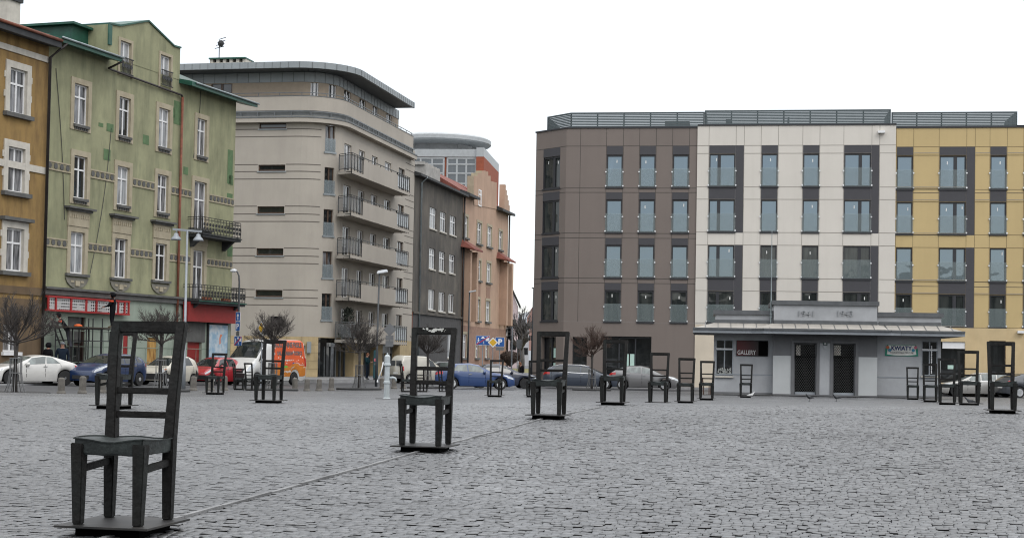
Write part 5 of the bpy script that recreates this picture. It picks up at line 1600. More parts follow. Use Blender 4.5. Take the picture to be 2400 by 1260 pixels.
# years on the parapet
M_NUM = mat('relief_numerals', (.26, .27, .28), rough=.8)
for t_, px in (('1941', 1889), ('1943', 1981)):
    u, z = up(px, 740, .1); m = MB(); text_mb(m, t_, .72, u, .075, z - .01, height=.27); m2 = MB()
    o = m.build('raised_numerals', M_NUM, pav)
    md = o.modifiers.new('t', 'SOLIDIFY'); md.thickness = .05
# signs on the pavilion (things of their own)
def loc(o): o.location = FP.o; o.rotation_euler = (0, 0, FP.rz); return o
q = FP.rect(1726, 797, 1800, 833, WB)
g = empty('gallery_sign', FP.o, FP.rz, 'dark red and black gallery signboard with pale lettering on the pavilion', 'sign')
m = MB(); m.box(q[0], q[1], WB - .07, WB - .025, q[2], q[3], 0); m.box(q[0] + .02, q[0] + (q[1] - q[0]) * .7, WB - .075, WB - .0701, q[2] + .02, q[3] - .02, 1)
M_WINE = bpy.data.materials.new('wine_fade'); M_WINE.use_nodes = True
nt = M_WINE.node_tree; tcn = _n(nt, 'ShaderNodeTexCoord'); sp = _n(nt, 'ShaderNodeSeparateXYZ'); nt.links.new(tcn.outputs['Generated'], sp.inputs[0])
crn = _n(nt, 'ShaderNodeValToRGB'); crn.color_ramp.elements[0].color = (.075, .004, .005, 1); crn.color_ramp.elements[1].color = (.004, .004, .004, 1); crn.color_ramp.elements[1].position = .75
nt.links.new(sp.outputs['X'], crn.inputs[0]); nt.links.new(crn.outputs[0], nt.nodes['Principled BSDF'].inputs['Base Color']); nt.nodes['Principled BSDF'].inputs['Roughness'].default_value = .6
m.build('board', [M_BLACK, M_WINE], g)
m = MB(); text_mb(m, 'GALLERY', (q[1] - q[0]) * .58, q[0] + .06, WB - .078, q[2] + .06, height=.22, center=False, bold=.01); m.build('lettering', mat('pale_letters', (.6, .6, .58)), g)
q = FP.rect(2074, 807, 2152, 833, WB)
g = empty('flower_shop_sign', FP.o, FP.rz, 'white and green flower shop sign reading kwiaty with flowers in the corners', 'sign')
m = MB(); a, b_, c, d = q; h_ = d - c
m.poly([(a, WB - .05, c), (b_, WB - .05, c), (b_ - .02, WB - .05, c + h_ * .6), (b_ - .1, WB - .05, d), (a + .1, WB - .05, d), (a + .02, WB - .05, c + h_ * .6)], 0)
ov_ = [(a + .09 + (b_ - a - .18) * t, c + .02 + h_ * .10 * (abs(2 * t - 1) ** 2)) for t in [k / 10 for k in range(11)]]
m.poly([(u, WB - .056, z) for u, z in ov_] + [(b_ - .16, WB - .056, d - .02), (a + .16, WB - .056, d - .02)], 1)
for x, z, mi_ in ((a + .13, d - .13, 2), (b_ - .13, d - .12, 3), (a + .22, d - .26, 4), (b_ - .24, d - .26, 4)):
    for k in range(6): m.poly([(x + .045 * math.cos(k * 1.05) + .04 * math.cos(t * 1.05), WB - .062 - k * .0005, z + .045 * math.sin(k * 1.05) + .04 * math.sin(t * 1.05)) for t in range(6)], mi_)
m.build('board', [mat('sign_green', (.02, .2, .13)), mat('sign_white', (.62, .62, .58)), mat('petal_orange', (.5, .13, .06)), mat('petal_pink', (.5, .14, .2)), mat('petal_blue', (.05, .22, .32))], g, fix=False)
m = MB(); text_mb(m, 'KWIATY', (b_ - a) * .62, (a + b_) / 2, WB - .066, c + h_ * .50, height=h_ * .40, bold=.035); m.build('lettering', mat('navy_letters', (.012, .03, .12)), g)
m = MB(); text_mb(m, 'ROZLEWNIA PERFUM', (b_ - a) * .70, (a + b_) / 2, WB - .066, c + h_ * .22, height=h_ * .15, bold=.005); m.build('lettering', mat('grey_letters', (.18, .17, .16)), g)
q = FP.rect(1929, 802, 1939, 808.5)
g = empty('house_number_plate', FP.o, FP.rz, 'small dark green house number plate between the two barred doors', 'sign')
m = MB(); m.box(q[0], q[1], -.06, -.025, q[2], q[3]); m.build('plate', mat('enamel_green', (.004, .03, .025), rough=.3), g)
m = MB(); text_mb(m, '18', (q[1] - q[0]) * .5, (q[0] + q[1]) / 2, -.064, q[2] + .03, height=(q[3] - q[2]) * .6, bold=.02); m.build('lettering', M_WHITE, g)
m = MB(); m.box(q[0] + .03, q[1] - .03, -.06, -.025, q[2] - .16, q[2] - .04); m.build('number_plate_label', mat('grey_plate', (.4, .42, .43)), g)
# thin mast at the joint of the parapets
u = up(1807, 730, .5)[0]; zt_ = up(1807, 540, .5)[1]
m = MB(); m.tube([(u, .45, zi), (u, .45, zPw2 + .3), (u, .45, zt_)], [.035, .03, .014], 8)
for z in (zi + .3, zPw1): m.box(u - .06, u + .06, .4, .6, z, z + .05)
o = loc(m.build('mast', M_GUT)); tag(o, 'thin grey metal mast rising beside the central parapet of the pavilion', 'mast')
# ------------------------------------------------------------------ cars
def paint(name, col, coat=.8, metal=.0, dirt=.35):
    return mat(name, col, rough=.38, var=.05, scale=2, coat=coat, metal=metal, stain=dirt, stain_col=tuple(c * .55 + .03 for c in col), stain_scale=(1, 1, 2.2), stain_lo=.5, stain_hi=.8)


C_GLASS = glass('car_glass', (.016, .02, .02), ior=1.75, rough=.03, cscale=2, amount=.2)
C_GLASSP = glass('car_glass_pale', (.07, .085, .08), ior=1.9, rough=.03, curtain=(.16, .19, .18), cscale=2.5, amount=.5)
C_TYRE = mat('tyre_rubber', (.014, .014, .014), rough=.8, var=.3)
C_RIM = mat('alloy_rim', (.55, .56, .57), rough=.4, var=.1, metal=.3)
C_STEEL = mat('steel_wheel_cover', (.33, .33, .33), rough=.5, var=.15, metal=.2)
C_BLK = mat('black_plastic', (.018, .018, .019), rough=.55, var=.15)
C_DARK = matte(mat('wheel_well', (.004, .004, .004), rough=1))
C_LAMP = mat('headlamp', (.55, .57, .58), rough=.12, var=.2, scale=12, metal=.35, coat=1)
C_RED = mat('tail_lamp', (.38, .012, .012), rough=.15, coat=1)
C_ORG = mat('indicator', (.55, .17, .02), rough=.15, coat=1)
C_CHR = mat('chrome', (.6, .6, .6), rough=.2, metal=.9)
C_PLT = mat('number_plate', (.62, .62, .6), rough=.5)


def lerp_tab(tab, x):
    return float(np.interp(x, [t[0] for t in tab], [t[1] for t in tab]))


def smooth_tab(tab, x, h=.05):
    return (lerp_tab(tab, x - h) + 2 * lerp_tab(tab, x) + lerp_tab(tab, x + h)) / 4


class Car:
    def __init__(s, L, W, belt, top, axles, wr, sill=.2, nose=.78, tail=.84, tumble=.42):
        s.L, s.W, s.belt, s.top, s.ax, s.wr, s.sill, s.nose, s.tail, s.tum = L, W, belt, top, axles, wr, sill, nose, tail, tumble

    def hw(s, x):
        a = min(1, max(0, x / .75)); b = min(1, max(0, (s.L - x) / .55))
        return s.W / 2 * (s.nose + (1 - s.nose) * (1 - (1 - a) ** 2.4)) * (s.tail + (1 - s.tail) * (1 - (1 - b) ** 2.4)) if True else 0

    def zb(s, x):
        z = s.sill + .06 * max(0, 1 - x / .25) + .09 * max(0, 1 - (s.L - x) / .3)
        R = s.wr * 1.17
        for a in s.ax:
            if abs(x - a) < R: z = max(z, s.wr + math.sqrt(R * R - (x - a) ** 2))
        return z

    def ring(s, x):
        w = s.hw(x); zb = s.zb(x); be = smooth_tab(s.belt, x); tp = max(be + .012, smooth_tab(s.top, x)); g = tp - be
        be = max(be, zb + .05)
        f = lambda t: zb + (be - zb) * t
        zlow = lambda t: f(t)
        p = [(w * .93, zb), (w * .985, zlow(.22)), (w, zlow(.52)), (w * .99, zlow(.8)), (w * .955, be)]
        gi = s.tum * g
        p.append((w * .935 - gi * .45, be + g * .5)); p.append((w * .925 - gi * .92, be + g * .90))
        p.append(((w * .90 - gi) * .9, be + g * .985)); p.append(((w * .9 - gi) * .5, tp + .012 * min(1, g * 4))); p.append((0, tp + .022 * min(1, g * 4)))
        return p

    def S(s, x, r, side, off=0.0):
        p = s.ring(x); i = min(int(r), len(p) - 2); t = r - i
        y = p[i][0] + (p[i + 1][0] - p[i][0]) * t; z = p[i][1] + (p[i + 1][1] - p[i][1]) * t
        dy, dz = p[i + 1][0] - p[i][0], p[i + 1][1] - p[i][1]; l = math.hypot(dy, dz) or 1
        e = .02
        wx = (s.hw(min(s.L, x + e)) - s.hw(max(0, x - e))) / (2 * e)
        n = Vector((-wx, dz / l, -dy / l)); n.normalize()
        if n.y < 0 and i < 5: n = -n
        return Vector((x + n.x * off, side * (y + n.y * off), z + n.z * off))

    def patch(s, m, x0, x1, r0, r1, side, off=.006, mi=0, nx=None, nr=5, slant0=0, slant1=0):
        nx = nx or max(2, int((x1 - x0) / .06))
        pts = []
        for j in range(nr + 1):
            r = r0 + (r1 - r0) * j / nr; t = j / nr
            a, b = x0 + slant0 * t, x1 + slant1 * t
            for i in range(nx + 1): pts.append(s.S(a + (b - a) * i / nx, r, side, off))
        m.add(pts, [(j * (nx + 1) + i, j * (nx + 1) + i + 1, (j + 1) * (nx + 1) + i + 1, (j + 1) * (nx + 1) + i) for j in range(nr) for i in range(nx)], mi)

    def body(s, m, mi=0):
        xs = set(np.linspace(0, s.L, int(s.L / .07)).tolist()) | {.03, s.L - .03, .08, s.L - .08}
        for a in s.ax:
            for k in range(-8, 9): xs.add(a + s.wr * 1.17 * math.sin(k / 8 * math.pi / 2) * .999)
        xs = sorted(x for x in xs if 0 <= x <= s.L)
        n = len(s.ring(0)); full = 2 * n - 1
        V, F = [], []
        for x in xs:
            p = s.ring(x)
            row = [(x, -y, z) for y, z in p] + [(x, y, z) for y, z in reversed(p[:-1])]
            V += row
        for i in range(len(xs) - 1):
            for k in range(full - 1): F.append((i * full + k, i * full + k + 1, (i + 1) * full + k + 1, (i + 1) * full + k))
        F.append(tuple(range(full))); F.append(tuple((len(xs) - 1) * full + k for k in range(full)))
        m.add(V, F, mi)


def wheel(parent, c, side, r, wid, rim, spokes):
    m = MB()
    m.lathe([(r * .62, -wid / 2), (r * .95, -wid / 2), (r, -wid * .35), (r, wid * .35), (r * .95, wid / 2), (r * .66, wid / 2), (r * .6, wid * .3)], (0, 0, 0), 28, 0, 'y')
    w_ = m.build('wheel', C_TYRE, parent, smooth=False)
    w_.location = c
    m = MB(); y = side * wid * .44
    if spokes:
        m.lathe([(r * .60, -.01), (r * .67, -.01), (r * .67, .01), (r * .60, .01)], (0, y, 0), 28, 0, 'y')
        m.lathe([(0.01, -.012), (r * .15, -.012), (r * .13, .012), (.01, .014)], (0, y, 0), 12, 0, 'y')
        for k in range(spokes):
            a = 2 * math.pi * k / spokes + .3
            m.bar((r * .1 * math.cos(a), y, r * .1 * math.sin(a)), (r * .62 * math.cos(a), y, r * .62 * math.sin(a)), r * .16, .02, 0, up=(0, 1, 0))
        m.lathe([(.01, -.01), (r * .62, -.01), (r * .62, 0), (.01, 0)], (0, y - side * .05, 0), 20, 1, 'y')
    else:
        m.lathe([(.01, side * .02), (r * .2, side * .025), (r * .35, side * .005), (r * .6, side * .012), (r * .64, -side * .01)], (0, y, 0), 24, 0, 'y')
        for k in range(8):
            a = 2 * math.pi * k / 8; m.lathe([(.01, -.004), (r * .06, -.004), (r * .06, .004), (.01, .004)], (r * .45 * math.cos(a), y + side * .014, r * .45 * math.sin(a)), 6, 1, 'y')
    m.build('rim', [rim, C_DARK], w_)


def make_car(name, lab, c, pt, px=None, d=None, heading=0, mid=None, rim=C_RIM, spokes=9, windows=(), wind=None, rearw=None, heads=(), tails=(), inds=(), trims=(), plates=True, glassm=None,
             mirror=None, handles=(), dirt=None, cat='car', extra=None, pos=None):
    """heading: compass angle the car's nose points to"""
    P = pos if pos is not None else GD(px, d)
    root = empty(name, P, 0, lab, cat, 'cars parked along the square')
    fx = Vector((math.sin(R_(heading)), math.cos(R_(heading))))
    root.rotation_euler = (0, 0, math.atan2(-fx.y, -fx.x))       # local -x is the nose
    ox = mid if mid is not None else c.L / 2
    def T(o): o.location = (-ox, 0, 0); return o
    gm = glassm or C_GLASS
    m = MB(); c.body(m); T(m.build('body', pt, root, smooth=False))
    # smooth shading with sharp creases kept by face size: mark body smooth
    b = root.children[-1]; b.data.polygons.foreach_set('use_smooth', [True] * len(b.data.polygons))
    m = MB(); hw = c.W / 2 * .9
    m.box(.25, c.L - .25, -hw * .8, hw * .8, c.sill - .03, c.sill + .32)
    for a in c.ax: m.box(a - c.wr * 1.15, a + c.wr * 1.15, -hw * .98, hw * .98, c.sill, c.wr * 1.9)
    T(m.build('underbody', C_DARK, root))
    for a in c.ax:
        for s_ in (-1, 1): 
            wheel(root, (a - ox, s_ * (c.W / 2 - .115), c.wr), s_, c.wr, .2, rim, spokes)
    for (x0, x1, s0, s1) in windows:
        for sd in (-1, 1):
            m = MB(); c.patch(m, x0, x1, 4.18, 5.88, sd, .005, slant0=s0, slant1=s1); T(m.build('side_window', gm, root, fix=False))
    for nm, q in (('windscreen', wind), ('rear_window', rearw)):
        if q:
            m = MB()
            for sd in (-1, 1): c.patch(m, q[0], q[1], 6.15, 9, sd, .006, nr=8)
            T(m.build(nm, gm, root, fix=False))
    for nm, lst, mt in (('headlight', heads, C_LAMP), ('tail_light', tails, C_RED), ('indicator', inds, C_ORG)):
        for (x0, x1, r0, r1, *sl) in lst:
            for sd in (-1, 1):
                m = MB(); c.patch(m, x0, x1, r0, r1, sd, .008, nx=8, slant0=sl[0] if sl else 0, slant1=sl[1] if len(sl) > 1 else 0)
                T(m.build(nm, mt, root, fix=False))
    for (nm, x0, x1, r0, r1, mt) in trims:
        m = MB()
        for sd in (-1, 1): c.patch(m, x0, x1, r0, r1, sd, .009)
        T(m.build(nm, mt, root, fix=False))
    for (x, r) in handles:
        for sd in (-1, 1):
            p_ = c.S(x, r, sd, .02); m = MB(); m.box(p_.x - .09, p_.x + .09, p_.y - .015, p_.y + .015, p_.z - .015, p_.z + .02); T(m.build('door_handle', C_CHR if pt is not C_BLK else C_BLK, root))
    for x in set(w for q in windows for w in (q[0],)):
        pass
    if mirror is not None:
        for sd in (-1, 1):
            p_ = c.S(mirror, 4.1, sd, .02); m = MB()
            m.lathe([(.03, -.02), (.085, 0), (.1, .09), (.07, .12)], (p_.x, p_.y + sd * .09, p_.z + .03), 10, 0, 'x'); m.bar((p_.x, p_.y - sd * .03, p_.z), (p_.x + .03, p_.y + sd * .06, p_.z + .02), .04)
            T(m.build('mirror', pt if sd else pt, root, smooth=True))
    if plates:
        for x, z in ((-.012, c.sill + .22), (c.L + .012, c.sill + .45)):
            m = MB(); m.box(x - .008, x + .008, -.26, .26, z - .055, z + .055); T(m.build('number_plate', C_PLT, root))
    # door shut lines
    if windows:
        for sd in (-1, 1):
            m = MB()
            for x in sorted(set([windows[0][0] + .12] + [w[1] for w in windows])):
                c.patch(m, x - .009, x + .009, .6, 4.0, sd, .002, nx=1, nr=6)
            T(m.build('door_gap', C_DARK, root, fix=False))
    if extra: extra(root, c, T)
    return root


def front_grille(z0, z1, w, mt=None, x=-.01):
    def f(root, c, T):
        m = MB(); m.box(x - .02, x + .06, -w, w, z0, z1); 
        T(m.build('grille', mt or C_BLK, root))
    return f


# white coupe
cc = Car(4.29, 1.84, [(0, .60), (.4, .74), (1.15, .88), (2.4, .93), (3.5, .98), (4.0, .95), (4.29, .84)],
         [(0, .62), (.35, .78), (1.15, .93), (1.95, 1.28), (2.5, 1.36), (3.0, 1.32), (3.7, 1.10), (4.05, 1.0), (4.29, .86)], (.93, 3.54), .335, sill=.19)
make_car('parked_car', 'white coupe with a curved roof, parked at the far left behind the tree guard', cc, paint('white_paintwork', (.56, .55, .52), dirt=.5), px=66, d=69.5, heading=202 + 24, mid=2.15,
         windows=((1.52, 2.55, .42, .1), (2.62, 3.3, .05, -.35)), wind=(1.2, 1.95), rearw=(2.95, 3.65), heads=((.06, .78, 3.2, 4.05, .12),), tails=((4.0, 4.27, 3.0, 3.9),), mirror=1.62, handles=((2.55, 3.4),), spokes=10,
         glassm=C_GLASSP, extra=front_grille(.36, .56, .5))
# dark blue hatchback
cb = Car(4.03, 1.69, [(0, .68), (.35, .84), (.9, .96), (2.5, 1.0), (3.6, 1.06), (4.03, 1.0)],
         [(0, .70), (.3, .88), (.85, 1.01), (1.6, 1.38), (2.2, 1.49), (3.1, 1.47), (3.7, 1.30), (3.92, 1.1), (4.03, 1.02)], (.84, 3.35), .31, sill=.2, nose=.74)
make_car('parked_car', 'dark blue hatchback with large pale headlights, parked beside the white coupe', cb, paint('deep_blue_paintwork', (.007, .024, .08), dirt=.25), px=251, d=71.5, heading=202, mid=1.9,
         windows=((1.35, 2.2, .38, .0), (2.27, 3.15, .0, -.1), (3.2, 3.55, -.05, -.2)), wind=(.92, 1.62), rearw=(3.25, 3.85), heads=((.05, .85, 3.1, 4.2, .1, .12),), tails=((3.8, 4.02, 3.2, 5.2),), mirror=1.45, handles=((2.1, 3.5), (2.95, 3.5)), rim=C_STEEL, spokes=0,
         extra=front_grille(.33, .5, .45))
# cream hatchback with dark bumper
cs = Car(3.34, 1.51, [(0, .62), (.3, .80), (.75, .88), (2.2, .92), (3.1, .95), (3.34, .9)],
         [(0, .64), (.25, .84), (.7, .92), (1.35, 1.34), (1.75, 1.44), (2.7, 1.43), (3.12, 1.28), (3.28, 1.0), (3.34, .92)], (.62, 2.82), .27, sill=.19, nose=.78)
make_car('parked_car', 'cream small hatchback with black bumper, parked between the blue car and the red car', cs, paint('cream_paintwork', (.50, .47, .40), dirt=.5), px=394, d=77, heading=203, mid=1.6,
         windows=((1.05, 1.95, .36, .0), (2.02, 2.75, .0, -.12)), wind=(.76, 1.36), rearw=(2.9, 3.22), heads=((.02, .34, 3.0, 3.95),), inds=((.35, .5, 3.0, 3.95),), tails=((3.15, 3.33, 3.6, 5.6),), mirror=1.15, handles=((1.85, 3.4),), rim=C_STEEL, spokes=0,
         trims=(('bumper', 0, .52, .5, 2.6, C_BLK), ('bumper', 2.98, 3.34, .2, 2.0, C_BLK)), extra=front_grille(.3, .58, .66))
make_car('parked_car', 'small red hatchback with black bumper, parked next to the white and orange van', cs, paint('red_paintwork', (.34, .018, .025), dirt=.3), px=500, d=81, heading=203, mid=1.6,
         windows=((1.05, 1.95, .36, .0), (2.02, 2.75, .0, -.12)), wind=(.76, 1.36), rearw=(2.9, 3.22), heads=((.02, .36, 3.0, 3.95),), tails=((3.15, 3.33, 3.6, 5.2),), mirror=1.15, handles=((1.85, 3.4),), rim=C_STEEL, spokes=0,
         trims=(('bumper', 0, .52, .2, 2.3, C_BLK), ('bumper', 2.98, 3.34, .2, 2.0, C_BLK)), extra=front_grille(.3, .52, .66))
# white and orange delivery van
cv = Car(5.4, 2.05, [(0, .72), (.3, 1.02), (.8, 1.22), (1.6, 1.36), (5.2, 1.42), (5.4, 1.4)],
         [(0, .74), (.25, 1.05), (.75, 1.30), (1.55, 2.12), (1.95, 2.40), (2.4, 2.50), (5.1, 2.50), (5.36, 2.42), (5.4, 2.38)], (.98, 4.3), .34, sill=.26, nose=.86, tail=.97, tumble=.13)
M_VW = paint('van_white', (.56, .56, .54), dirt=.3)


def van_extra(root, c, T):
    M_OR = mat('orange_foil', (.56, .085, .02), rough=.45, var=.12, scale=1.4); M_AM = mat('amber_foil', (.50, .17, .02), rough=.45, var=.12)
    M_LET = mat('grey_foil_letters', (.10, .09, .09), rough=.5, var=.4, scale=12); M_WL = mat('white_foil_letters', (.66, .62, .56), rough=.5)
    m = MB(); c.patch(m, 2.35, 5.33, .9, 2.6, -1, .006, 1, nx=40, nr=8); c.patch(m, 2.35, 5.33, 2.6, 6.9, -1, .006, 0, nx=40, nr=14)
    T(m.build('foil_wrap', [M_OR, M_AM], root, fix=False))
    rv = random.Random(6)
    m = MB()
    def flat(txt, x, r, w, h, mi=0, bold=.03):
        t = MB(); text_mb(t, txt, w, 0, 0, 0, height=h, bold=bold)
        for f_ in t.f:
            pts = []
            for i in f_:
                vx, _, vz = t.v[i]
                # nose points left in view: text runs along +x on the -y side
                rr = r + vz / 1.02 * 1.75
                pts.append(c.S(x + vx, max(.5, min(rr, 6.8)), -1, .012))
            m.poly(pts, mi)
    flat('RODZINNE FIGLE', 3.85, 5.25, 2.5, .40, 0, .05)
    flat('SALA ZABAW DZIECI', 3.9, 4.45, 2.3, .24, 0, .06)
    flat('IMPREZY', 3.7, 3.75, 1.1, .16, 1)
    flat('facebook.com', 4.65, 2.75, 1.0, .13, 1)
    flat('zapraszamy', 3.6, 1.5, 1.3, .2, 1)
    for _ in range(34):
        x = rv.uniform(2.5, 5.2); r = rv.uniform(1.1, 6.4); a0 = rv.uniform(0, 6); s_ = rv.uniform(.04, .075)
        p_ = [(0, 1.2), (.5, .3), (1.1, -.4), (.2, -.3), (-.3, -1.1), (-.5, -.1), (-1.0, .5), (-.2, .4)]
        m.poly([c.S(min(5.33, x + s_ * (q[0] * math.cos(a0) - q[1] * math.sin(a0))), max(.6, r + 2 * s_ * (q[0] * math.sin(a0) + q[1] * math.cos(a0))), -1, .011) for q in p_], 1)
    m.poly([c.S(3.35 + .28 * math.cos(k), 2.55 + .22 * math.sin(k), -1, .013) for k in [q * .52 for q in range(12)]], 2)
    m.poly([c.S(x, r, -1, .013) for x, r in ((4.05, 2.62), (4.2, 2.62), (4.2, 2.95), (4.05, 2.95))], 3)
    T(m.build('van_lettering', [M_LET, M_WL, mat('green_foil', (.18, .38, .05)), mat('blue_foil', (.04, .10, .32))], root, fix=False))
    m = MB(); m.box(-.06, .12, -.86, .86, .32, .66); m.box(-.05, .1, -.75, .75, .70, .92); T(m.build('bumper', C_BLK, root))
    m = MB(); m.box(-.075, .0, -.7, .7, .79, .83); T(m.build('grille_bar', C_CHR, root))
    m = MB(); m.poly([(5.412, -.9, 1.4), (5.412, .9, 1.4), (5.412, .9, 2.2), (5.412, -.9, 2.2)]); T(m.build('rear_window', C_GLASS, root, fix=False))


make_car('delivery_van', 'high roofed white van with an orange lettered cargo body, behind the bronze chair', cv, M_VW, px=616, d=84, heading=207.5, mid=2.7,
         windows=((1.02, 1.62, .36, .12),), wind=(.92, 1.85), heads=((.1, .62, 2.9, 4.1, .05, .25),), tails=((5.22, 5.39, 2.5, 4.2),), mirror=1.15, handles=((2.05, 3.2),), rim=C_STEEL, spokes=0, cat='van', extra=van_extra)
# beige panel van seen from behind, and the dark car beyond it
ck = Car(4.0, 1.66, [(0, .68), (.35, .88), (.9, 1.0), (2.0, 1.05), (3.85, 1.08), (4.0, 1.06)],
         [(0, .70), (.3, .92), (.85, 1.06), (1.5, 1.55), (1.9, 1.80), (3.75, 1.84), (3.93, 1.62), (4.0, 1.2)], (.8, 3.35), .3, sill=.22, tail=.94, tumble=.2)


def kan_extra(root, c, T):
    for sd in (-1, 1):
        m = MB(); m.box(4.0, 4.02, sd * .38 - .3, sd * .38 + .3, 1.15, 1.5); T(m.build('rear_window', C_GLASS, root))
    m = MB(); m.box(3.94, 4.06, -.78, .78, .3, .55); T(m.build('bumper', C_BLK, root))


make_car('delivery_van', 'cream panel van parked by the tenement, seen behind the chair with droppings', ck, paint('cream_van', (.46, .44, .38), dirt=.4), px=986, d=104, heading=52, mid=2, cat='van',
         windows=((1.15, 1.75, .3, .05),), wind=(.95, 1.6), heads=((.05, .5, 3, 4),), tails=((3.85, 3.99, 2.6, 4.2),), mirror=1.25, rim=C_STEEL, spokes=0, extra=kan_extra)
# blue coupe hatch, side on
c1 = Car(4.36, 1.76, [(0, .62), (.35, .76), (1.2, .89), (2.4, .93), (3.6, .99), (4.2, .97), (4.36, .88)],
         [(0, .64), (.3, .80), (1.2, .94), (1.95, 1.32), (2.5, 1.42), (3.3, 1.38), (3.9, 1.18), (4.2, 1.04), (4.36, .9)], (.78, 3.44), .32, sill=.19)
make_car('parked_car', 'bright blue coupe hatchback parked side on, facing the road signs', c1, paint('blue_paintwork', (.018, .05, .155), dirt=.2), px=1113, d=85, heading=86, mid=2.18,
         windows=((1.5, 2.52, .42, .08), (2.6, 3.45, .05, -.3)), wind=(1.22, 1.92), rearw=(3.4, 3.95), heads=((.04, .6, 3.0, 3.95, .1),), tails=((3.95, 4.34, 3.0, 3.95),), mirror=1.62, handles=((2.45, 3.3),), spokes=5,
         glassm=C_GLASSP, extra=front_grille(.35, .5, .45))
# dark navy saloon behind it
c2 = Car(4.5, 1.74, [(0, .62), (.35, .78), (1.2, .90), (2.4, .93), (3.7, .98), (4.3, .96), (4.5, .9)],
         [(0, .64), (.3, .82), (1.2, .95), (1.95, 1.32), (2.4, 1.42), (3.1, 1.40), (3.8, 1.08), (4.3, 1.02), (4.5, .92)], (.88, 3.5), .31, sill=.2)
make_car('parked_car', 'dark navy saloon half hidden behind the bright blue coupe', c2, paint('navy_paintwork', (.012, .018, .04), dirt=.3), px=1172, d=91, heading=80, mid=2.25,
         windows=((1.5, 2.35, .42, .0), (2.42, 3.3, .0, -.2)), wind=(1.22, 1.95), rearw=(3.15, 3.75), heads=((.04, .5, 3.0, 3.95),), tails=((4.25, 4.48, 3, 3.9),), mirror=1.62, handles=((2.25, 3.4), (3.1, 3.4)), rim=C_BLK, spokes=7)
make_car('parked_car', 'dark car parked by the tenement, mostly hidden between the cream van and the blue coupe', cb, paint('black_paintwork', (.02, .021, .022), dirt=.3), px=1046, d=108, heading=48, mid=2,
         windows=((1.35, 2.2, .38, .0), (2.27, 3.15, .0, -.1)), wind=(.92, 1.62), rearw=(3.25, 3.85), heads=((.05, .7, 3.1, 4.1),), tails=((3.8, 4.02, 3.2, 5.2),), glassm=C_GLASSP, mirror=1.45, rim=C_STEEL, spokes=0)
# dark wagon and grey hatch in front of the brown wall
c3 = Car(4.83, 1.85, [(0, .64), (.35, .80), (1.2, .92), (2.4, .96), (4.0, 1.02), (4.7, 1.04), (4.83, .9)],
         [(0, .66), (.3, .83), (1.2, .97), (2.0, 1.36), (2.5, 1.47), (3.9, 1.46), (4.5, 1.30), (4.74, 1.05), (4.83, .92)], (.95, 3.78), .335, sill=.19)


def roofbars(root, c, T):
    m = MB()
    for sd in (-1, 1): m.tube([c.S(x, 6.3, sd, .05) for x in (2.1, 2.6, 3.2, 3.8, 4.3)], .022, 6)
    T(m.build('roof_rail', C_CHR, root, smooth=True))
    for sd in (-1, 1):
        m = MB(); c.patch(m, 1.7, 4.35, 4.0, 4.13, sd, .009); T(m.build('chrome_strip', C_CHR, root, fix=False))


make_car('parked_car', 'dark slate wagon with chrome roof rails parked before the brown wall', c3, paint('slate_paintwork', (.035, .045, .065), dirt=.3), px=1368, d=96, heading=99, mid=2.4,
         windows=((1.55, 2.45, .42, .0), (2.52, 3.4, .0, 0), (3.47, 4.3, 0, -.25)), wind=(1.22, 1.98), rearw=(4.35, 4.7), heads=((.04, .6, 3, 3.95),), tails=((4.4, 4.81, 3.1, 4.0),), mirror=1.65, handles=((2.4, 3.4), (3.3, 3.4)), spokes=10, extra=roofbars)
c4 = Car(4.33, 1.81, [(0, .64), (.35, .80), (1.1, .93), (2.4, .99), (3.8, 1.06), (4.2, 1.04), (4.33, .92)],
         [(0, .66), (.3, .84), (1.1, .98), (1.9, 1.38), (2.4, 1.49), (3.2, 1.46), (3.85, 1.28), (4.15, 1.08), (4.33, .94)], (.9, 3.52), .335, sill=.19)
make_car('parked_car', 'silver grey hatchback with red tail light parked nose to the right before the brown wall', c4, paint('grey_paintwork', (.17, .168, .168), metal=.35, dirt=.3), px=1512, d=95.5, heading=98, mid=2.17,
         windows=((1.45, 2.3, .42, .02), (2.38, 3.3, .02, -.25)), wind=(1.12, 1.9), rearw=(3.35, 3.95), heads=((.04, .75, 3.1, 4.0, .1),), tails=((3.92, 4.31, 3.2, 4.2),), mirror=1.6, handles=((2.2, 3.4), (3.15, 3.4)), spokes=12, glassm=C_GLASSP)
make_car('parked_car', 'silver wagon parked behind the right row of bronze chairs', c3, paint('silver_paintwork', (.40, .39, .365), metal=.3, dirt=.3), px=2291, d=97, heading=277, mid=2.4,
         windows=((1.55, 2.45, .42, .0), (2.52, 3.4, .0, 0), (3.47, 4.3, 0, -.25)), wind=(1.22, 1.98), rearw=(4.35, 4.7), heads=((.04, .6, 3, 3.95),), tails=((4.4, 4.81, 3.1, 4.0),), mirror=1.65, handles=((2.4, 3.4), (3.3, 3.4)), spokes=9, glassm=C_GLASSP, extra=roofbars)
make_car('parked_car', 'dark grey car cut by the right edge, rear light behind the tall chair', c4, paint('graphite_paintwork', (.05, .056, .065), metal=.2, dirt=.3), px=2420, d=94, heading=78, mid=2.17,
         windows=((1.45, 2.3, .42, .02), (2.38, 3.3, .02, -.25)), wind=(1.12, 1.9), rearw=(3.35, 3.95), heads=((.04, .75, 3.1, 4.0),), tails=((3.92, 4.31, 3.2, 4.2),), mirror=1.6, handles=((2.2, 3.4), (3.15, 3.4)), spokes=9)
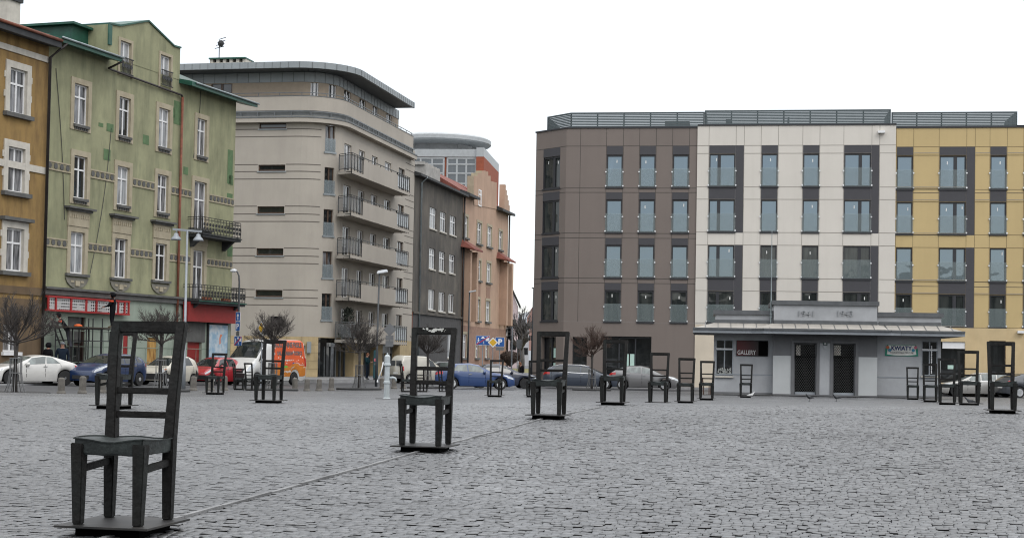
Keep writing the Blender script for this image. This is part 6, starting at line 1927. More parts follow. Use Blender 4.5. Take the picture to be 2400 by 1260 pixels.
# ------------------------------------------------------------------ pavements, kerbs and the far end of the street
def slab(name, fac, poly, top, kerb=()):
    m = MB(lambda x, y, z: fac.world(x, y, z))
    n = len(poly)
    m.poly([(x, y, top) for x, y in poly], 0)
    for i in range(n):
        j = (i + 1) % n; m.poly([(*poly[i], top - .5), (*poly[j], top - .5), (*poly[j], top), (*poly[i], top)], 1)
    o = m.build(name, [M_PAVE, M_KERB]); tag(o, kind='structure')
    for i in kerb:
        j = (i + 1) % n
        k = MB(lambda x, y, z: fac.world(x, y, z)); a, b_ = Vector(poly[i]), Vector(poly[j]); t = (b_ - a); l = t.length; t /= l; nn = Vector((t.y, -t.x))
        q = 0
        while q < l - .01:
            e = min(q + .99, l); p0, p1 = a + t * q, a + t * e
            k.hexa([(*(p0 - nn * .13), top - .4), (*(p1 - nn * .13), top - .4), (*(p1 + nn * .01), top - .4), (*(p0 + nn * .01), top - .4)], [(*(p0 - nn * .13), top + .006), (*(p1 - nn * .13), top + .006), (*(p1 + nn * .01), top + .006), (*(p0 + nn * .01), top + .006)])
            q += 1.0
        tag(k.build('kerb', M_KERB), kind='structure')
    return o


slab('pavement', FG, [(-45, -3.3), (uR + .5, -3.3), (uR + .5, 6), (-45, 6)], .0, (0,))
slab('pavement', FB, [(-16, -8.8), (2.2, -8.8), (4.6, -6.5), (3.4, 58), (-1, 58), (-1, .2), (-16, .2)], .02, (0, 1, 2))
slab('pavement', FR, [(uB0 - 3.2, 1.5), (uB0 - .4, -2.4), (30, -2.4), (30, .5), (uB0 - 2, 6)], .0, (0, 1))
M_LAWN = mat('winter_grass', (.16, .15, .055), rough=.95, var=.35, scale=.8, fine=.25)
a = at(1180, 830, 158); 
m = MB(); m.poly([(a.x - 4, 158, .14), (a.x + 14, 158, .14), (a.x + 20, 215, .35), (a.x - 4, 215, .35)]); tag(m.build('lawn', M_LAWN, fix=False), kind='structure')
m = MB(); m.box(a.x - 4, a.x + 14, 156.6, 157.9, -.2, .26); tag(m.build('pavement', mat('pale_pavement', (.5, .5, .5)), None), kind='structure')
# hill with far woods and roofs
M_HILL = mat('far_hillside', (.21, .225, .24), rough=1, var=.25, scale=.02)
hx = np.linspace(-260, 420, 60); hp = [at(1230, 741, 1100).z + 6 * math.sin(x * .02) - abs(x - 10) * .03 + 3 * math.sin(x * .07) for x in hx]
m = MB()
for i in range(len(hx) - 1):
    m.poly([(hx[i], 620, 0), (hx[i + 1], 620, 0), (hx[i + 1], 1100, hp[i + 1]), (hx[i], 1100, hp[i])], 0)
    m.poly([(hx[i], 1100, hp[i]), (hx[i + 1], 1100, hp[i + 1]), (hx[i + 1], 1700, 0), (hx[i], 1700, 0)], 0)
tag(m.build('hill', M_HILL, smooth=True), kind='structure')


def small_house(px0, px1, pyt, d, depth, ridge, wallm, roofm, lab, zbase=0.0, hip=False):
    p0, p1 = at(px0, pyt, d), at(px1, pyt, d)
    r = empty('house', (p0.x, d, zbase), 0, lab, 'house'); W_ = p1.x - p0.x; H = p0.z - zbase
    m = MB(); m.box(0, W_, 0, depth, 0, H); m.poly([(0, 0, H), (W_, 0, H), (W_ / 2, 0, H + ridge)]); m.build('wall', wallm, r)
    m = MB()
    m.hexa([(-.4, -.5, H - .1), (W_ / 2, -.5, H + ridge), (W_ / 2, depth, H + ridge), (-.4, depth, H - .1)], [(-.4, -.5, H + .2), (W_ / 2, -.5, H + ridge + .3), (W_ / 2, depth, H + ridge + .3), (-.4, depth, H + .2)])
    m.hexa([(W_ / 2, -.5, H + ridge), (W_ + .4, -.5, H - .1), (W_ + .4, depth, H - .1), (W_ / 2, depth, H + ridge)], [(W_ / 2, -.5, H + ridge + .3), (W_ + .4, -.5, H + .2), (W_ + .4, depth, H + .2), (W_ / 2, depth, H + ridge + .3)])
    m.build('roof', roofm, r)
    for q in range(3):
        for k in range(2):
            m = MB(); u = W_ * (q + .5) / 3; z = H * (.3 + .35 * k); m.box(u - .5, u + .5, -.05, -.01, z, z + 1.5); m.build('window', G_DARK, r)
    return r


M_PALEP = mat('pale_pink_plaster', (.52, .43, .43), rough=.9, var=.08)
small_house(1150, 1215, 718, 262, 12, 5.6, M_PALEP, M_GREYC, 'pale pink gabled house far down the street beyond the tenements')
M_FARW = mat('far_plaster', (.40, .40, .41), rough=.9, var=.1)
small_house(1196, 1240, 768, 330, 10, 2.0, M_FARW, M_SLATE, 'long pale house behind the big bare tree at the street end')
small_house(1236, 1262, 742, 480, 10, 3.0, mat('brick_far', (.33, .2, .17), var=.1), M_REDT, 'small red roofed house on the far hillside above the bare tree', zbase=4)


# ------------------------------------------------------------------ bare trees
M_BARK = mat('bark', (.036, .032, .029), rough=.9, var=.4, scale=6)
M_TWIG = mat('twigs', (.058, .050, .045), rough=.9, var=.4, scale=3)
M_TWIGR = mat('reddish_twigs', (.07, .044, .034), rough=.9, var=.4, scale=3)
M_TWIGG = mat('grey_twigs', (.10, .095, .095), rough=.9, var=.3, scale=1)


def crown_mesh(seed, R, H, zk, n1=13, n2=7, n3=6, n4=4, r0=.03, lo=12, hi=88, up=.25, tw=.006):
    rt = random.Random(seed); m = MB()
    def grow(p, d, L, r, lvl, n):
        pts = [p]; q = Vector(p); dd = Vector(d)
        seg = 3 if lvl < 2 else 2
        for k in range(seg):
            dd = (dd + Vector((rt.uniform(-.22, .22), rt.uniform(-.22, .22), rt.uniform(-.1, .2) + up * .3))).normalized()
            q = q + dd * L / seg; pts.append(Vector(q))
        m.tube(pts, [r * (1 - .55 * k / seg) for k in range(seg + 1)], 4 if lvl == 0 else 3, cap=False)
        if lvl >= 3: return
        cnt = (n2, n3, n4)[lvl]
        for k in range(cnt):
            t = rt.uniform(.3, 1.0) if k else 1.0
            f = t * seg; i = min(int(f), seg - 1); b = pts[i].lerp(pts[i + 1], f - i)
            ax = Vector((rt.uniform(-1, 1), rt.uniform(-1, 1), rt.uniform(-.5, .8)))
            nd = (dd * 1.0 + ax * .75).normalized()
            grow(b, nd, L * rt.uniform(.38, .62), max(r * .5, tw), lvl + 1, cnt)
    for k in range(n1):
        az = 2 * math.pi * (k + rt.uniform(-.3, .3)) / n1 * 1.618 * 3
        el = R_(rt.uniform(lo, hi)); d = Vector((math.sin(el) * math.cos(az), math.sin(el) * math.sin(az), math.cos(el)))
        L = .66 / math.sqrt((math.sin(el) / R) ** 2 + (math.cos(el) / H) ** 2)
        grow(Vector((rt.uniform(-.05, .05), rt.uniform(-.05, .05), zk + rt.uniform(-.12, .1))), d, L * rt.uniform(.75, 1.05), r0, 0, n2)
    return m


def tree_line_d(px): return 33.9 / (.348 - (px - 1200) / 3600)


TREES = [(38, 700, 797, 1.62, 'bare round crowned tree at the far left by the white coupe', 1, M_TWIG, None),
         (378, 715, 802, 1.32, 'bare round crowned tree seen through the back of the nearest chair', 2, M_TWIG, None),
         (640, 716, 800, 1.35, 'bare dome shaped tree behind the white and orange van sign post', 3, M_TWIG, None),
         (843, 742, 822, 1.30, 'dense dark round crowned bare tree left of the water pump', 4, M_TWIG, None),
         (1003, 764, 824, 1.28, 'bare round crowned tree behind the tall chair with droppings', 5, M_TWIG, None),
         (1388, 764, 830, 1.35, 'reddish bare round tree in front of the brown wall and the slate wagon', 6, M_TWIGR, 88.0)]
GL = {1: 'the tree by the white coupe', 2: 'the tree before the cream hatchback', 3: 'the tree behind the orange van', 4: 'the tree left of the water pump', 5: 'the tree behind the chair with droppings', 6: 'the reddish tree before the brown wall'}
M_RING = mat('cast_ring', (.03, .03, .03), rough=.7, var=.3, metal=.3)
M_GUARDM = mat('guard_steel', (.17, .17, .17), rough=.5, metal=.4, var=.2)
for px, ty, ky, Rc, lab, sd, tm, dd in TREES:
    d = dd or tree_line_d(px)
    p = GD(px, d)
    zk = at(px, ky, d).z - p.z; zt = at(px, ty, d).z - p.z
    r = empty('bare_tree', p, rnd.uniform(0, 6), lab, 'tree', 'small round crowned trees round the square')
    m = MB(); m.tube([(0, 0, -.1), (.01, .0, .5), (.015, .01, zk * .6), (0, 0, zk)], [.085, .07, .062, .075], 8); m.build('trunk', M_BARK, r, smooth=True)
    crown_mesh(sd, Rc, zt - zk, zk - .05, n1=18, n2=8, n3=6, n4=5, r0=.026, lo=8, hi=97, up=.12, tw=.0048).build('crown', tm, r, fix=False)
    g = empty('tree_guard', p, 0, 'steel guard round the trunk of ' + GL[sd], 'tree guard', 'steel tree guards')
    m = MB()
    for k in range(14):
        a = 2 * math.pi * k / 14; c, s = math.cos(a), math.sin(a)
        m.tube([(.36 * c, .36 * s, .05), (.24 * c, .24 * s, .38), (.20 * c, .20 * s, .7), (.19 * c, .19 * s, 1.22)], .011, 4, cap=False)
    m.build('bars', M_GUARDM, g, fix=False)
    for z in (.7, 1.18):
        m = MB(); m.lathe([(.185, z), (.205, z), (.205, z + .03), (.185, z + .03)], n=16); m.build('hoop', M_GUARDM, g)
    m = MB(); m.lathe([(.5, -.15), (1.12, -.15), (1.12, .075), (1.08, .09), (.5, .09)], n=36); o = m.build('tree_grate', M_RING)
    o.location = p; tag(o, 'dark raised ring at the foot of ' + GL[sd], 'tree ring', 'dark rings at the foot of the trees')

# big bare tree at the end of the street
p = at(1221, 855, 172); p.z = .1
r = empty('bare_tree', p, .5, 'large spreading bare tree on the lawn at the end of the street', 'tree')
m = MB(); zk = at(1221, 815, 172).z - .1; zt = at(1221, 728, 172).z
m.tube([(0, 0, -.2), (.1, 0, zk * .5), (0, 0, zk)], [.42, .34, .32], 8); m.build('trunk', M_TWIGG, r, smooth=True)
crown_mesh(31, 3.6, zt - zk, zk, n1=9, n2=6, n3=6, n4=5, r0=.15, lo=15, hi=85, tw=.022).build('crown', M_TWIGG, r, fix=False)
# clipped brown hedges
M_HEDGE = mat('brown_hedge', (.055, .04, .032), rough=.95, var=.4, scale=4)
for px, y0, y1, lab in ((1196, 826, 846, 'rounded brown clipped hedge on the lawn beside the pink house corner'),):
    rt = random.Random(9); m = MB(); c = at(px, (y0 + y1) / 2, 160)
    for _ in range(2600):
        v = Vector((rt.gauss(0, 1), rt.gauss(0, 1), rt.gauss(0, 1))).normalized() * rt.uniform(.75, 1)
        q = c + Vector((v.x * 1.15, v.y * 1.1, v.z * .62)); e = Vector((rt.uniform(-1, 1), rt.uniform(-1, 1), rt.uniform(-1, 1))) * .12; f = Vector((rt.uniform(-1, 1), rt.uniform(-1, 1), rt.uniform(-1, 1))) * .12
        m.poly([q, q + e, q + f])
    m.lathe([(.1, c.z - 1), (.5, c.z - .6), (.95, c.z - .2), (.95, c.z + .2), (.5, c.z + .5)], (c.x, c.y, 0), 14)
    tag(m.build('hedge', M_HEDGE, fix=False), lab, 'hedge')

# ------------------------------------------------------------------ bollards
M_CONC = mat('weathered_concrete', (.135, .125, .11), rough=.9, var=.3, scale=5, stain=.7, stain_col=(.07, .06, .05), stain_scale=(5, 5, 1.5), fine=.15)
m = MB(); n = 8
m.lathe([(.165, -.1), (.165, .05), (.125, .13), (.12, .52), (.105, .575), (.05, .60)], n=12)
B0 = m.build('bollard', M_CONC)
bl = [(146, 'stone bollard in front of the rear wheel of the white coupe'), (195, 'stone bollard in front of the blue hatchback bonnet'), (243, 'stone bollard behind the front legs of the half hidden chair'),
      (455, 'stone bollard between the cream hatchback and the red hatchback'), (496, 'stone bollard seen through the legs of the chair by the red car'), (528, 'stone bollard right of the chair by the red car'),
      (693, 'stone bollard by the rear wheel of the orange van'), (721, 'first stone bollard right of the orange van'), (749, 'second stone bollard right of the orange van'), (778, 'stone bollard nearest the left side of the tree ring by the pump'),
      (897, 'stone bollard just left of the water pump column'), (925, 'stone bollard under the spout of the water pump'), (946, 'stone bollard left of the tall chair with droppings')]
for i, (px, lab) in enumerate(bl):
    o = B0 if i == 0 else B0.copy()
    if i: COL.objects.link(o)
    p = GD(px, tree_line_d(px) + .3); o.location = p; o.rotation_euler = (rnd.uniform(-.03, .03), rnd.uniform(-.03, .03), rnd.uniform(0, 3)); o.scale = (1, 1, rnd.uniform(.94, 1.05))
    tag(o, lab, 'bollard', 'stone bollards along the kerb of the square')

# ------------------------------------------------------------------ lamps
M_POLE = mat('galvanised_pole', (.26, .28, .30), rough=.5, metal=.3, var=.12)
M_DPOLE = mat('dark_pole', (.05, .055, .06), rough=.55, var=.15)
M_OPAL = mat('lamp_opal', (.62, .64, .66), rough=.3, var=.05)
d = 66.0; p = GD(432, d); zt = at(436, 540, d).z - p.z
r = empty('street_lamp', p, R_(18), 'grey double armed street lamp with two bell shaped heads', 'street lamp')
m = MB(); m.tube([(0, 0, -.1), (0, 0, 1.1), (0, 0, 1.15), (0, 0, zt)], [.085, .08, .06, .045], 10); m.build('pole', M_POLE, r, smooth=True)
m = MB(); m.bar((-.62, 0, zt + .03), (.62, 0, zt - .02), .05, .09); m.build('arm', M_POLE, r)
for sx in (-.47, .47):
    m = MB(); z = zt - .12; m.tube([(sx, 0, zt), (sx, 0, z)], .025, 6)
    m.lathe([(.03, .0), (.09, -.03), (.10, -.11), (.2, -.22), (.235, -.30), (.22, -.31), (.02, -.27)], (sx, 0, z), 20); m.build('lamp_head', M_POLE, r, smooth=True)
d = 84.0; p = GD(557, d)
zt = at(557, 662, d).z - p.z
r = empty('street_lamp', p, 0, 'dark curved street lamp carrying blue arrow and parking plates', 'street lamp')
m = MB(); h2 = at(550, 634, d).z - p.z
m.tube([(0, 0, -.1), (0, 0, zt), (-.03, 0, zt + (h2 - zt) * .55), (-.12, 0, h2 - .06), (-.25, 0, h2)], [.075, .05, .045, .04, .035], 8); m.build('pole', M_DPOLE, r, smooth=True)
m = MB(); m.lathe([(.02, -.2), (.08, -.15), (.1, .05), (.04, .16)], (-.32, 0, h2), 12, 0, 'x'); m.build('lamp_head', M_OPAL, r, smooth=True)
d = 90.0; p = GD(883, d); zt = at(885, 640, d).z - p.z
r = empty('street_lamp', p, 0, 'dark street lamp with a pale flat head before the beige balconies', 'street lamp')
m = MB(); m.tube([(0, 0, -.1), (0, 0, 2), (.06, 0, zt)], [.08, .065, .045], 8); m.build('pole', M_DPOLE, r, smooth=True)
m = MB(); m.hexa([(-.08, -.14, zt - .05), (.56, -.14, zt + .07), (.56, .14, zt + .07), (-.08, .14, zt - .05)], [(-.06, -.11, zt + .14), (.5, -.11, zt + .24), (.5, .11, zt + .24), (-.06, .11, zt + .14)]); m.build('lamp_head', M_OPAL, r, bevel=.03)
d = 126.0; p = GD(1096, d); zt = at(1098, 684, d).z - p.z
r = empty('street_lamp', p, 0, 'slim dark street lamp with a flat head before the salmon pink house', 'street lamp')
m = MB(); m.tube([(0, 0, -.1), (.07, 0, zt)], [.09, .055], 8); m.build('pole', M_DPOLE, r, smooth=True)
m = MB(); m.bar((0, 0, zt), (.6, 0, zt + .12), .24, .12); m.build('lamp_head', M_OPAL, r, bevel=.03)
d = 140.0; p = GD(1246, d); zt = at(1247, 675, d).z - p.z
r = empty('street_lamp', p, 0, 'slim dark pole lamp rising beside the brown corner of the new block', 'street lamp')
m = MB(); m.tube([(0, 0, -.1), (.05, 0, zt * .6), (.09, 0, zt)], [.1, .08, .05], 8); m.build('pole', M_DPOLE, r, smooth=True)
m = MB(); m.bar((-.1, 0, zt), (.5, 0, zt + .04), .2, .1); m.build('lamp_head', M_DPOLE, r)

# ------------------------------------------------------------------ road signs
M_BLUE = mat('sign_blue', (.012, .085, .30), rough=.4, var=.06); M_SWH = mat('sign_face_white', (.72, .73, .74), rough=.4, var=.05)
M_YEL = mat('sign_yellow', (.62, .36, .02), rough=.4, var=.06); M_SRED = mat('sign_red', (.45, .02, .03), rough=.4); M_SGRY = mat('sign_back', (.15, .155, .16), rough=.5, metal=.4, var=.15)


def arrow(m, x, z, s, y, mi):
    m.poly([(x - .07 * s, y, z - .5 * s), (x + .07 * s, y, z - .5 * s), (x + .07 * s, y, z + .1 * s), (x - .07 * s, y, z + .1 * s)], mi)
    m.poly([(x - .26 * s, y, z + .06 * s), (x + .26 * s, y, z + .06 * s), (x, y, z + .5 * s)], mi)


def plate(root, w, z0, z1, y=-.06, name='sign_plate', fm=None, x=0):
    m = MB(); m.box(x - w / 2, x + w / 2, y - .012, y, z0, z1, 0); m.box(x - w / 2 + .015, x + w / 2 - .015, y - .014, y - .0125, z0 + .015, z1 - .015, 1)
    return m.build(name, [M_SWH, fm or M_BLUE], root)


d = 83.6; p = GD(558, d)
r = empty('road_sign', p, R_(-38), 'blue one way arrow above blue parking sign on the curved lamp pole', 'road sign')
zz = lambda py: at(558, py, d).z - p.z
f = plate(r, .36, zz(752), zz(731)); m = MB(); arrow(m, 0, (zz(752) + zz(731)) / 2, .38, -.076, 0); m.build('arrow', M_SWH, f, fix=False)
f = plate(r, .36, zz(775), zz(753)); m = MB(); text_mb(m, 'P', .19, 0, -.076, zz(775) + .1, height=.30, bold=.03); m.build('lettering', M_SWH, f)
m = MB(); m.box(-.12, .12, -.07, -.05, zz(787), zz(777)); m.build('sub_plate', M_SGRY, r)
m = MB(); m.tube([(0, 0, zz(812)), (0, 0, zz(731))], .03, 6); m.build('bracket', M_DPOLE, r)


def zone_sign(f, w, z0, z1, y, strike):
    m = MB()
    h = z1 - z0
    # walking figure, car, house
    def fig(x, z, s):
        m.lathe([(.001, -.004), (.09 * s, -.004), (.09 * s, .001), (.001, .001)], (x, y, z + .43 * s), 8, 0, 'y')
        for a, b_, t in (((0, .34), (0, .05), .13), ((0, .06), (-.17, -.36), .08), ((0, .06), (.16, -.36), .08), ((0, .3), (.17, .08), .06), ((0, .3), (-.15, .06), .06)):
            m.bar((x + a[0] * s, y, z + a[1] * s), (x + b_[0] * s, y, z + b_[1] * s), t * s, .004, 0, up=(0, 1, 0))
    fig(-w * .32, z0 + h * .45, h * .62)
    fig(w * .06, z0 + h * .24, h * .34)
    m.box(-.13 * w, .13 * w, y - .003, y, z0 + h * .70, z0 + h * .80); m.box(-.07 * w, .07 * w, y - .0035, y + .0005, z0 + h * .78, z0 + h * .90)
    m.box(w * .2, w * .44, y - .003, y, z0 + h * .45, z0 + h * .72); m.poly([(w * .17, y - .002, z0 + h * .70), (w * .47, y - .002, z0 + h * .70), (w * .32, y - .002, z0 + h * .92)])
    m.build('pictogram', M_SWH, f, fix=False)
    if strike:
        m = MB(); m.bar((-w * .47, y - .006, z0 + h * .06), (w * .47, y - .006, z0 + h * .94), h * .09, .004, 0, up=(0, 1, 0)); m.build('red_bar', M_SRED, f)


r2_ = empty('road_sign', GD(558, d) + Vector((.05, -.1, 0)), R_(-38), 'blue home zone end sign low on the lamp pole beside the van roof', 'road sign')
z0, z1 = zz(810), zz(787); f = plate(r2_, .62, z0, z1, -.06); zone_sign(f, .6, z0, z1, -.076, True)
m = MB(); m.tube([(0, .02, -.05), (0, .02, zz(786))], .03, 6); m.build('pole', M_SGRY, r2_)


def diamond(root, zc, s, y=-.05, face=True):
    f = None
    m = MB()
    for q, yy, mi in ((s, y, 0), (s * .93, y - .006, 1), (s * .70, y - .010, 2)):
        m.hexa([(-q, yy, zc), (0, yy, zc - q), (q, yy, zc), (0, yy, zc + q)], [(-q, yy - .004, zc), (0, yy - .004, zc - q), (q, yy - .004, zc), (0, yy - .004, zc + q)], mi)
    return m.build('sign_plate', [M_SGRY, M_SWH, M_YEL] if face else [M_SGRY] * 3, root)


d = 74.0; p = GD(613, d)
r = empty('road_sign', p, R_(-48), 'yellow and white priority diamond on a slim pole beside the orange van', 'road sign')
z = at(610, 768, d).z - p.z
diamond(r, z, .36); m = MB(); m.tube([(0, 0, -.1), (0, 0, z + .35)], .03, 6); m.build('pole', M_POLE, r)
d = 93.0; p = GD(912, d)
r = empty('road_sign', p, R_(10), 'grey backs of a diamond and a square sign behind the water pump', 'road sign')
z = at(912, 772, d).z - p.z
diamond(r, z, .40, face=False); m = MB(); m.tube([(0, 0, -.1), (0, 0, z + .4)], .03, 6); m.build('pole', M_SGRY, r)
for a_, b_ in ((785, 797), (798, 812)):
    m = MB(); m.box(-.24, .24, -.07, -.055, at(912, b_, d).z - p.z, at(912, a_, d).z - p.z); m.build('sign_back', M_SGRY, r)
d = 95.0; p = GD(1131, d)
r = empty('road_sign', p, R_(4), 'wide blue home zone end sign struck through by a red bar', 'road sign')
z0, z1 = at(1131, 808.5, d).z - p.z, at(1131, 786, d).z - p.z
f = plate(r, .86, z0, z1); zone_sign(f, .86, z0, z1, -.076, True); m = MB(); m.tube([(0, 0, -.1), (0, 0, z1)], .032, 6); m.build('pole', M_POLE, r)
d = 94.6; p = GD(1155, d)
r = empty('road_sign', p, 0, 'yellow and white priority diamond between the two blue signs', 'road sign')
z = at(1155, 802, d).z - p.z; diamond(r, z, .34, -.12); m = MB(); m.tube([(0, 0, -.1), (0, -.03, z + .3)], .03, 6); m.build('pole', M_POLE, r)
d = 96.0; p = GD(1171, d)
r = empty('road_sign', p, R_(4), 'blue square parking sign with a grey plate below, right of the diamond', 'road sign')
z0, z1 = at(1171, 812, d).z - p.z, at(1171, 790, d).z - p.z
f = plate(r, .56, z0, z1); m = MB(); text_mb(m, 'P', .25, 0.02, -.076, z0 + .13, height=.36, bold=.035); m.build('lettering', M_SWH, f)
m = MB(); m.box(-.25, .25, -.07, -.055, z0 - .22, z0 - .02); m.build('sub_plate', M_SGRY, r); m = MB(); m.tube([(0, 0, -.1), (0, 0, z1)], .03, 6); m.build('pole', M_POLE, r)
# banner sign on the salmon house corner
d = 166.0; a, b_ = at(1169, 765, d), at(1194, 787, d)
r = empty('banner_sign', (a.x, d, b_.z), R_(-8), 'white projecting sign with black diagonal strokes on the salmon house corner', 'sign')
m = MB(); w_, h_ = b_.x - a.x, a.z - b_.z; m.hexa([(0, 0, .1), (w_, 0, -.05), (w_, .15, -.05), (0, .15, .1)], [(0.05, 0, h_), (w_, 0, h_ - .12), (w_, .15, h_ - .12), (.05, .15, h_)]); m.build('board', M_SWH, r)
m = MB()
for q in range(3): m.bar((w_ * (.3 + .17 * q), -.02, .15), (w_ * (.45 + .17 * q), -.02, h_ * .8), .09, .02, 0, up=(0, 1, 0))
m.box(w_ * .84, w_ * .96, -.02, -.005, .1, h_ * .75); m.build('black_stroke', C_BLK, r)
# traffic light and sign back at the street end
d = 128.0; p = GD(1197, d)
r = empty('traffic_light', p, 0, 'dark traffic light on a grey pole before the lawn', 'traffic light')
z0, z1 = at(1195, 808, d).z - p.z, at(1195, 768, d).z - p.z
m = MB(); m.tube([(.08, 0, -.1), (.08, 0, z1 + .1)], .06, 8); m.build('pole', M_POLE, r)
m = MB(); m.box(-.3, .0, -.15, .1, z1 - .95, z1); m.build('lamp_box', C_BLK, r)
for q in range(3):
    m = MB(); m.lathe([(.01, -.02), (.09, -.02), (.1, .01)], (-.15, -.16, z1 - .17 - .3 * q), 12, 0, 'y'); m.build('lens', C_DARK, r)
d = 132.0; p = GD(1216, d)
r = empty('road_sign', p, 0, 'dark grey back of a square sign on two posts before the lawn', 'road sign')
m = MB(); m.box(-.22, .22, -.06, -.04, at(1216, 816, d).z - p.z, at(1216, 795, d).z - p.z); m.build('sign_back', M_SGRY, r)
m = MB(); m.tube([(-.13, 0, -.1), (-.13, 0, at(1216, 796, d).z - p.z)], .035, 6); m.build('post', M_SGRY, r); m = MB(); m.tube([(.13, 0, -.1), (.13, 0, at(1216, 796, d).z - p.z)], .035, 6); m.build('post', M_SGRY, r)

# ------------------------------------------------------------------ water pump, ticket machine
M_PUMP = mat('pump_grey', (.40, .44, .45), rough=.5, var=.12, scale=4, stain=.4, stain_col=(.22, .22, .2))
p = G(906, 934); k = 1.0
H = (at(906, 826, p.y).z - p.z) / 1.55
r = empty('water_pump', p, R_(8), 'pale grey cast iron hand water pump with a chained handle', 'water pump'); r.scale = (H * .85, H * .85, H)
m = MB(); m.lathe([(.16, -.05), (.16, .02), (.115, .05), (.11, .50), (.135, .52), (.135, .57), (.105, .60), (.10, 1.10), (.14, 1.12), (.14, 1.17), (.115, 1.20), (.115, 1.42), (.08, 1.47), (.03, 1.49), (.03, 1.54), (.01, 1.55)], n=20); m.build('column', M_PUMP, r, smooth=False)
m = MB(); m.tube([(.08, 0, .70), (.24, 0, .72), (.34, 0, .69), (.37, 0, .60)], [.05, .042, .04, .04], 10); m.build('spout', M_PUMP, r, smooth=True)
m = MB(); m.tube([(-.08, 0, 1.30), (-.16, 0, 1.22), (-.22, 0, .95), (-.36, 0, .62)], [.025, .028, .022, .02], 8); m.lathe([(.01, -.05), (.03, -.03), (.03, .03), (.01, .05)], (-.37, 0, .58), 8); m.build('handle', M_SWH, r, smooth=True)
m = MB(); m.lathe([(.01, -.03), (.45, -.03), (.45, .015), (.01, .02)], n=20); m.build('drain_plate', M_PLATE, r)
M_TEAL = mat('teal_lacquer', (.012, .06, .07), rough=.3, var=.12, coat=.5)
d = 100.5; p = GD(881, d); p.z = FB.o.z + .02
r = empty('ticket_machine', p, R_(5), 'tall dark teal parking ticket machine beside the man at the shop front', 'ticket machine')
H = at(881, 820, d).z - p.z
m = MB(); m.hexa([(-.17, -.14, .08), (.17, -.14, .08), (.17, .14, .08), (-.17, .14, .08)], [(-.15, -.12, H), (.15, -.12, H), (.15, .12, H), (-.15, .12, H)]); m.build('cabinet', M_TEAL, r, bevel=.04)
m = MB(); m.box(-.14, .14, -.12, .12, 0, .09); m.build('base', C_BLK, r)
m = MB(); m.box(-.1, .0, -.147, -.137, H * .62, H * .72, 0); m.box(-.09, .09, -.146, -.136, H * .5, H * .56, 1); m.build('display', [mat('pink_sticker', (.5, .12, .15)), M_SGRY], r)

# ------------------------------------------------------------------ signboard being refitted, scaffold and map board on the green house
q = FG.rect(92, 688, 310, 737, -.45)
zt0, zb0 = FG.uv(100, 690, -.45)[1], FG.uv(100, 727, -.45)[1]
zt0 = min(zt0, zCor - .02)
r = empty('shop_signboard', FG.o, FG.rz, 'long red framed signboard with white grid panels being refitted by two men', 'sign')
a, b_ = max(q[0], .05), q[1]
m = MB()
for u in [a, a + .62, a + 1.9, a + 3.2, a + 4.1, a + 6.1, a + 9.0 if a + 9.0 < b_ - .5 else b_ - .5, b_ - .12]: 
    if u < b_: m.box(u, u + .10, -.33, -.25, zb0 + .09, zt0 - .09)
m.box(a, b_, -.34, -.1, zt0 - .09, zt0); m.box(a, b_, -.34, -.1, zb0, zb0 + .09)
m.build('frame', mat('bright_red_paint', (.32, .022, .022), rough=.5, var=.15), r)
M_GRID = bpy.data.materials.new('grid_panel'); M_GRID.use_nodes = True
nt = M_GRID.node_tree; L = nt.links; tc = _n(nt, 'ShaderNodeTexCoord')
mp = _n(nt, 'ShaderNodeMapping'); mp.inputs['Rotation'].default_value = (R_(90), 0, 0); L.new(tc.outputs['Object'], mp.inputs['Vector'])
br = _n(nt, 'ShaderNodeTexBrick', offset=0.0); br.inputs['Scale'].default_value = 1; br.inputs['Brick Width'].default_value = .17; br.inputs['Row Height'].default_value = .15; br.inputs['Mortar Size'].default_value = .028
br.inputs['Color1'].default_value = (.02, .02, .022, 1); br.inputs['Color2'].default_value = (.08, .08, .085, 1); br.inputs['Mortar'].default_value = (.55, .55, .54, 1)
L.new(mp.outputs[0], br.inputs['Vector'])
nz = _n(nt, 'ShaderNodeTexNoise', Scale=1.6, Detail=6.0); L.new(tc.outputs['Object'], nz.inputs['Vector'])
mr = _n(nt, 'ShaderNodeMapRange'); mr.inputs['From Min'].default_value = .52; mr.inputs['From Max'].default_value = .62; L.new(nz.outputs['Fac'], mr.inputs['Value'])
mx = _n(nt, 'ShaderNodeMix', data_type='RGBA'); L.new(mr.outputs[0], mx.inputs['Factor']); L.new(br.outputs['Color'], mx.inputs['A']); mx.inputs['B'].default_value = (.42, .42, .41, 1)
L.new(mx.outputs['Result'], nt.nodes['Principled BSDF'].inputs['Base Color'])
m = MB(); m.poly([(a + .1, -.26, zb0 + .09), (b_ - .1, -.26, zb0 + .09), (b_ - .1, -.26, zt0 - .09), (a + .1, -.26, zt0 - .09)]); m.build('grid_panel', M_GRID, r, fix=False)
q = FG.rect(489, 756, 535, 840, -.12); 
r = empty('map_board', FG.o, FG.rz, 'pale blue town map board in a dark frame by the red shutter', 'sign')
m = MB(); m.box(q[0], q[1], -.12, -.03, max(.5, q[2]), q[3] - .0); m.build('frame', C_BLK, r)
M_MAP = bpy.data.materials.new('map_print'); M_MAP.use_nodes = True
nt = M_MAP.node_tree; L = nt.links; tc = _n(nt, 'ShaderNodeTexCoord'); nz = _n(nt, 'ShaderNodeTexNoise', Scale=2.6, Detail=8.0); L.new(tc.outputs['Object'], nz.inputs['Vector'])
cr = _n(nt, 'ShaderNodeValToRGB'); L.new(nz.outputs['Fac'], cr.inputs[0]); cr.color_ramp.elements[0].color = (.26, .40, .52, 1); cr.color_ramp.elements[0].position = .4; cr.color_ramp.elements[1].color = (.52, .58, .62, 1); cr.color_ramp.elements[1].position = .6
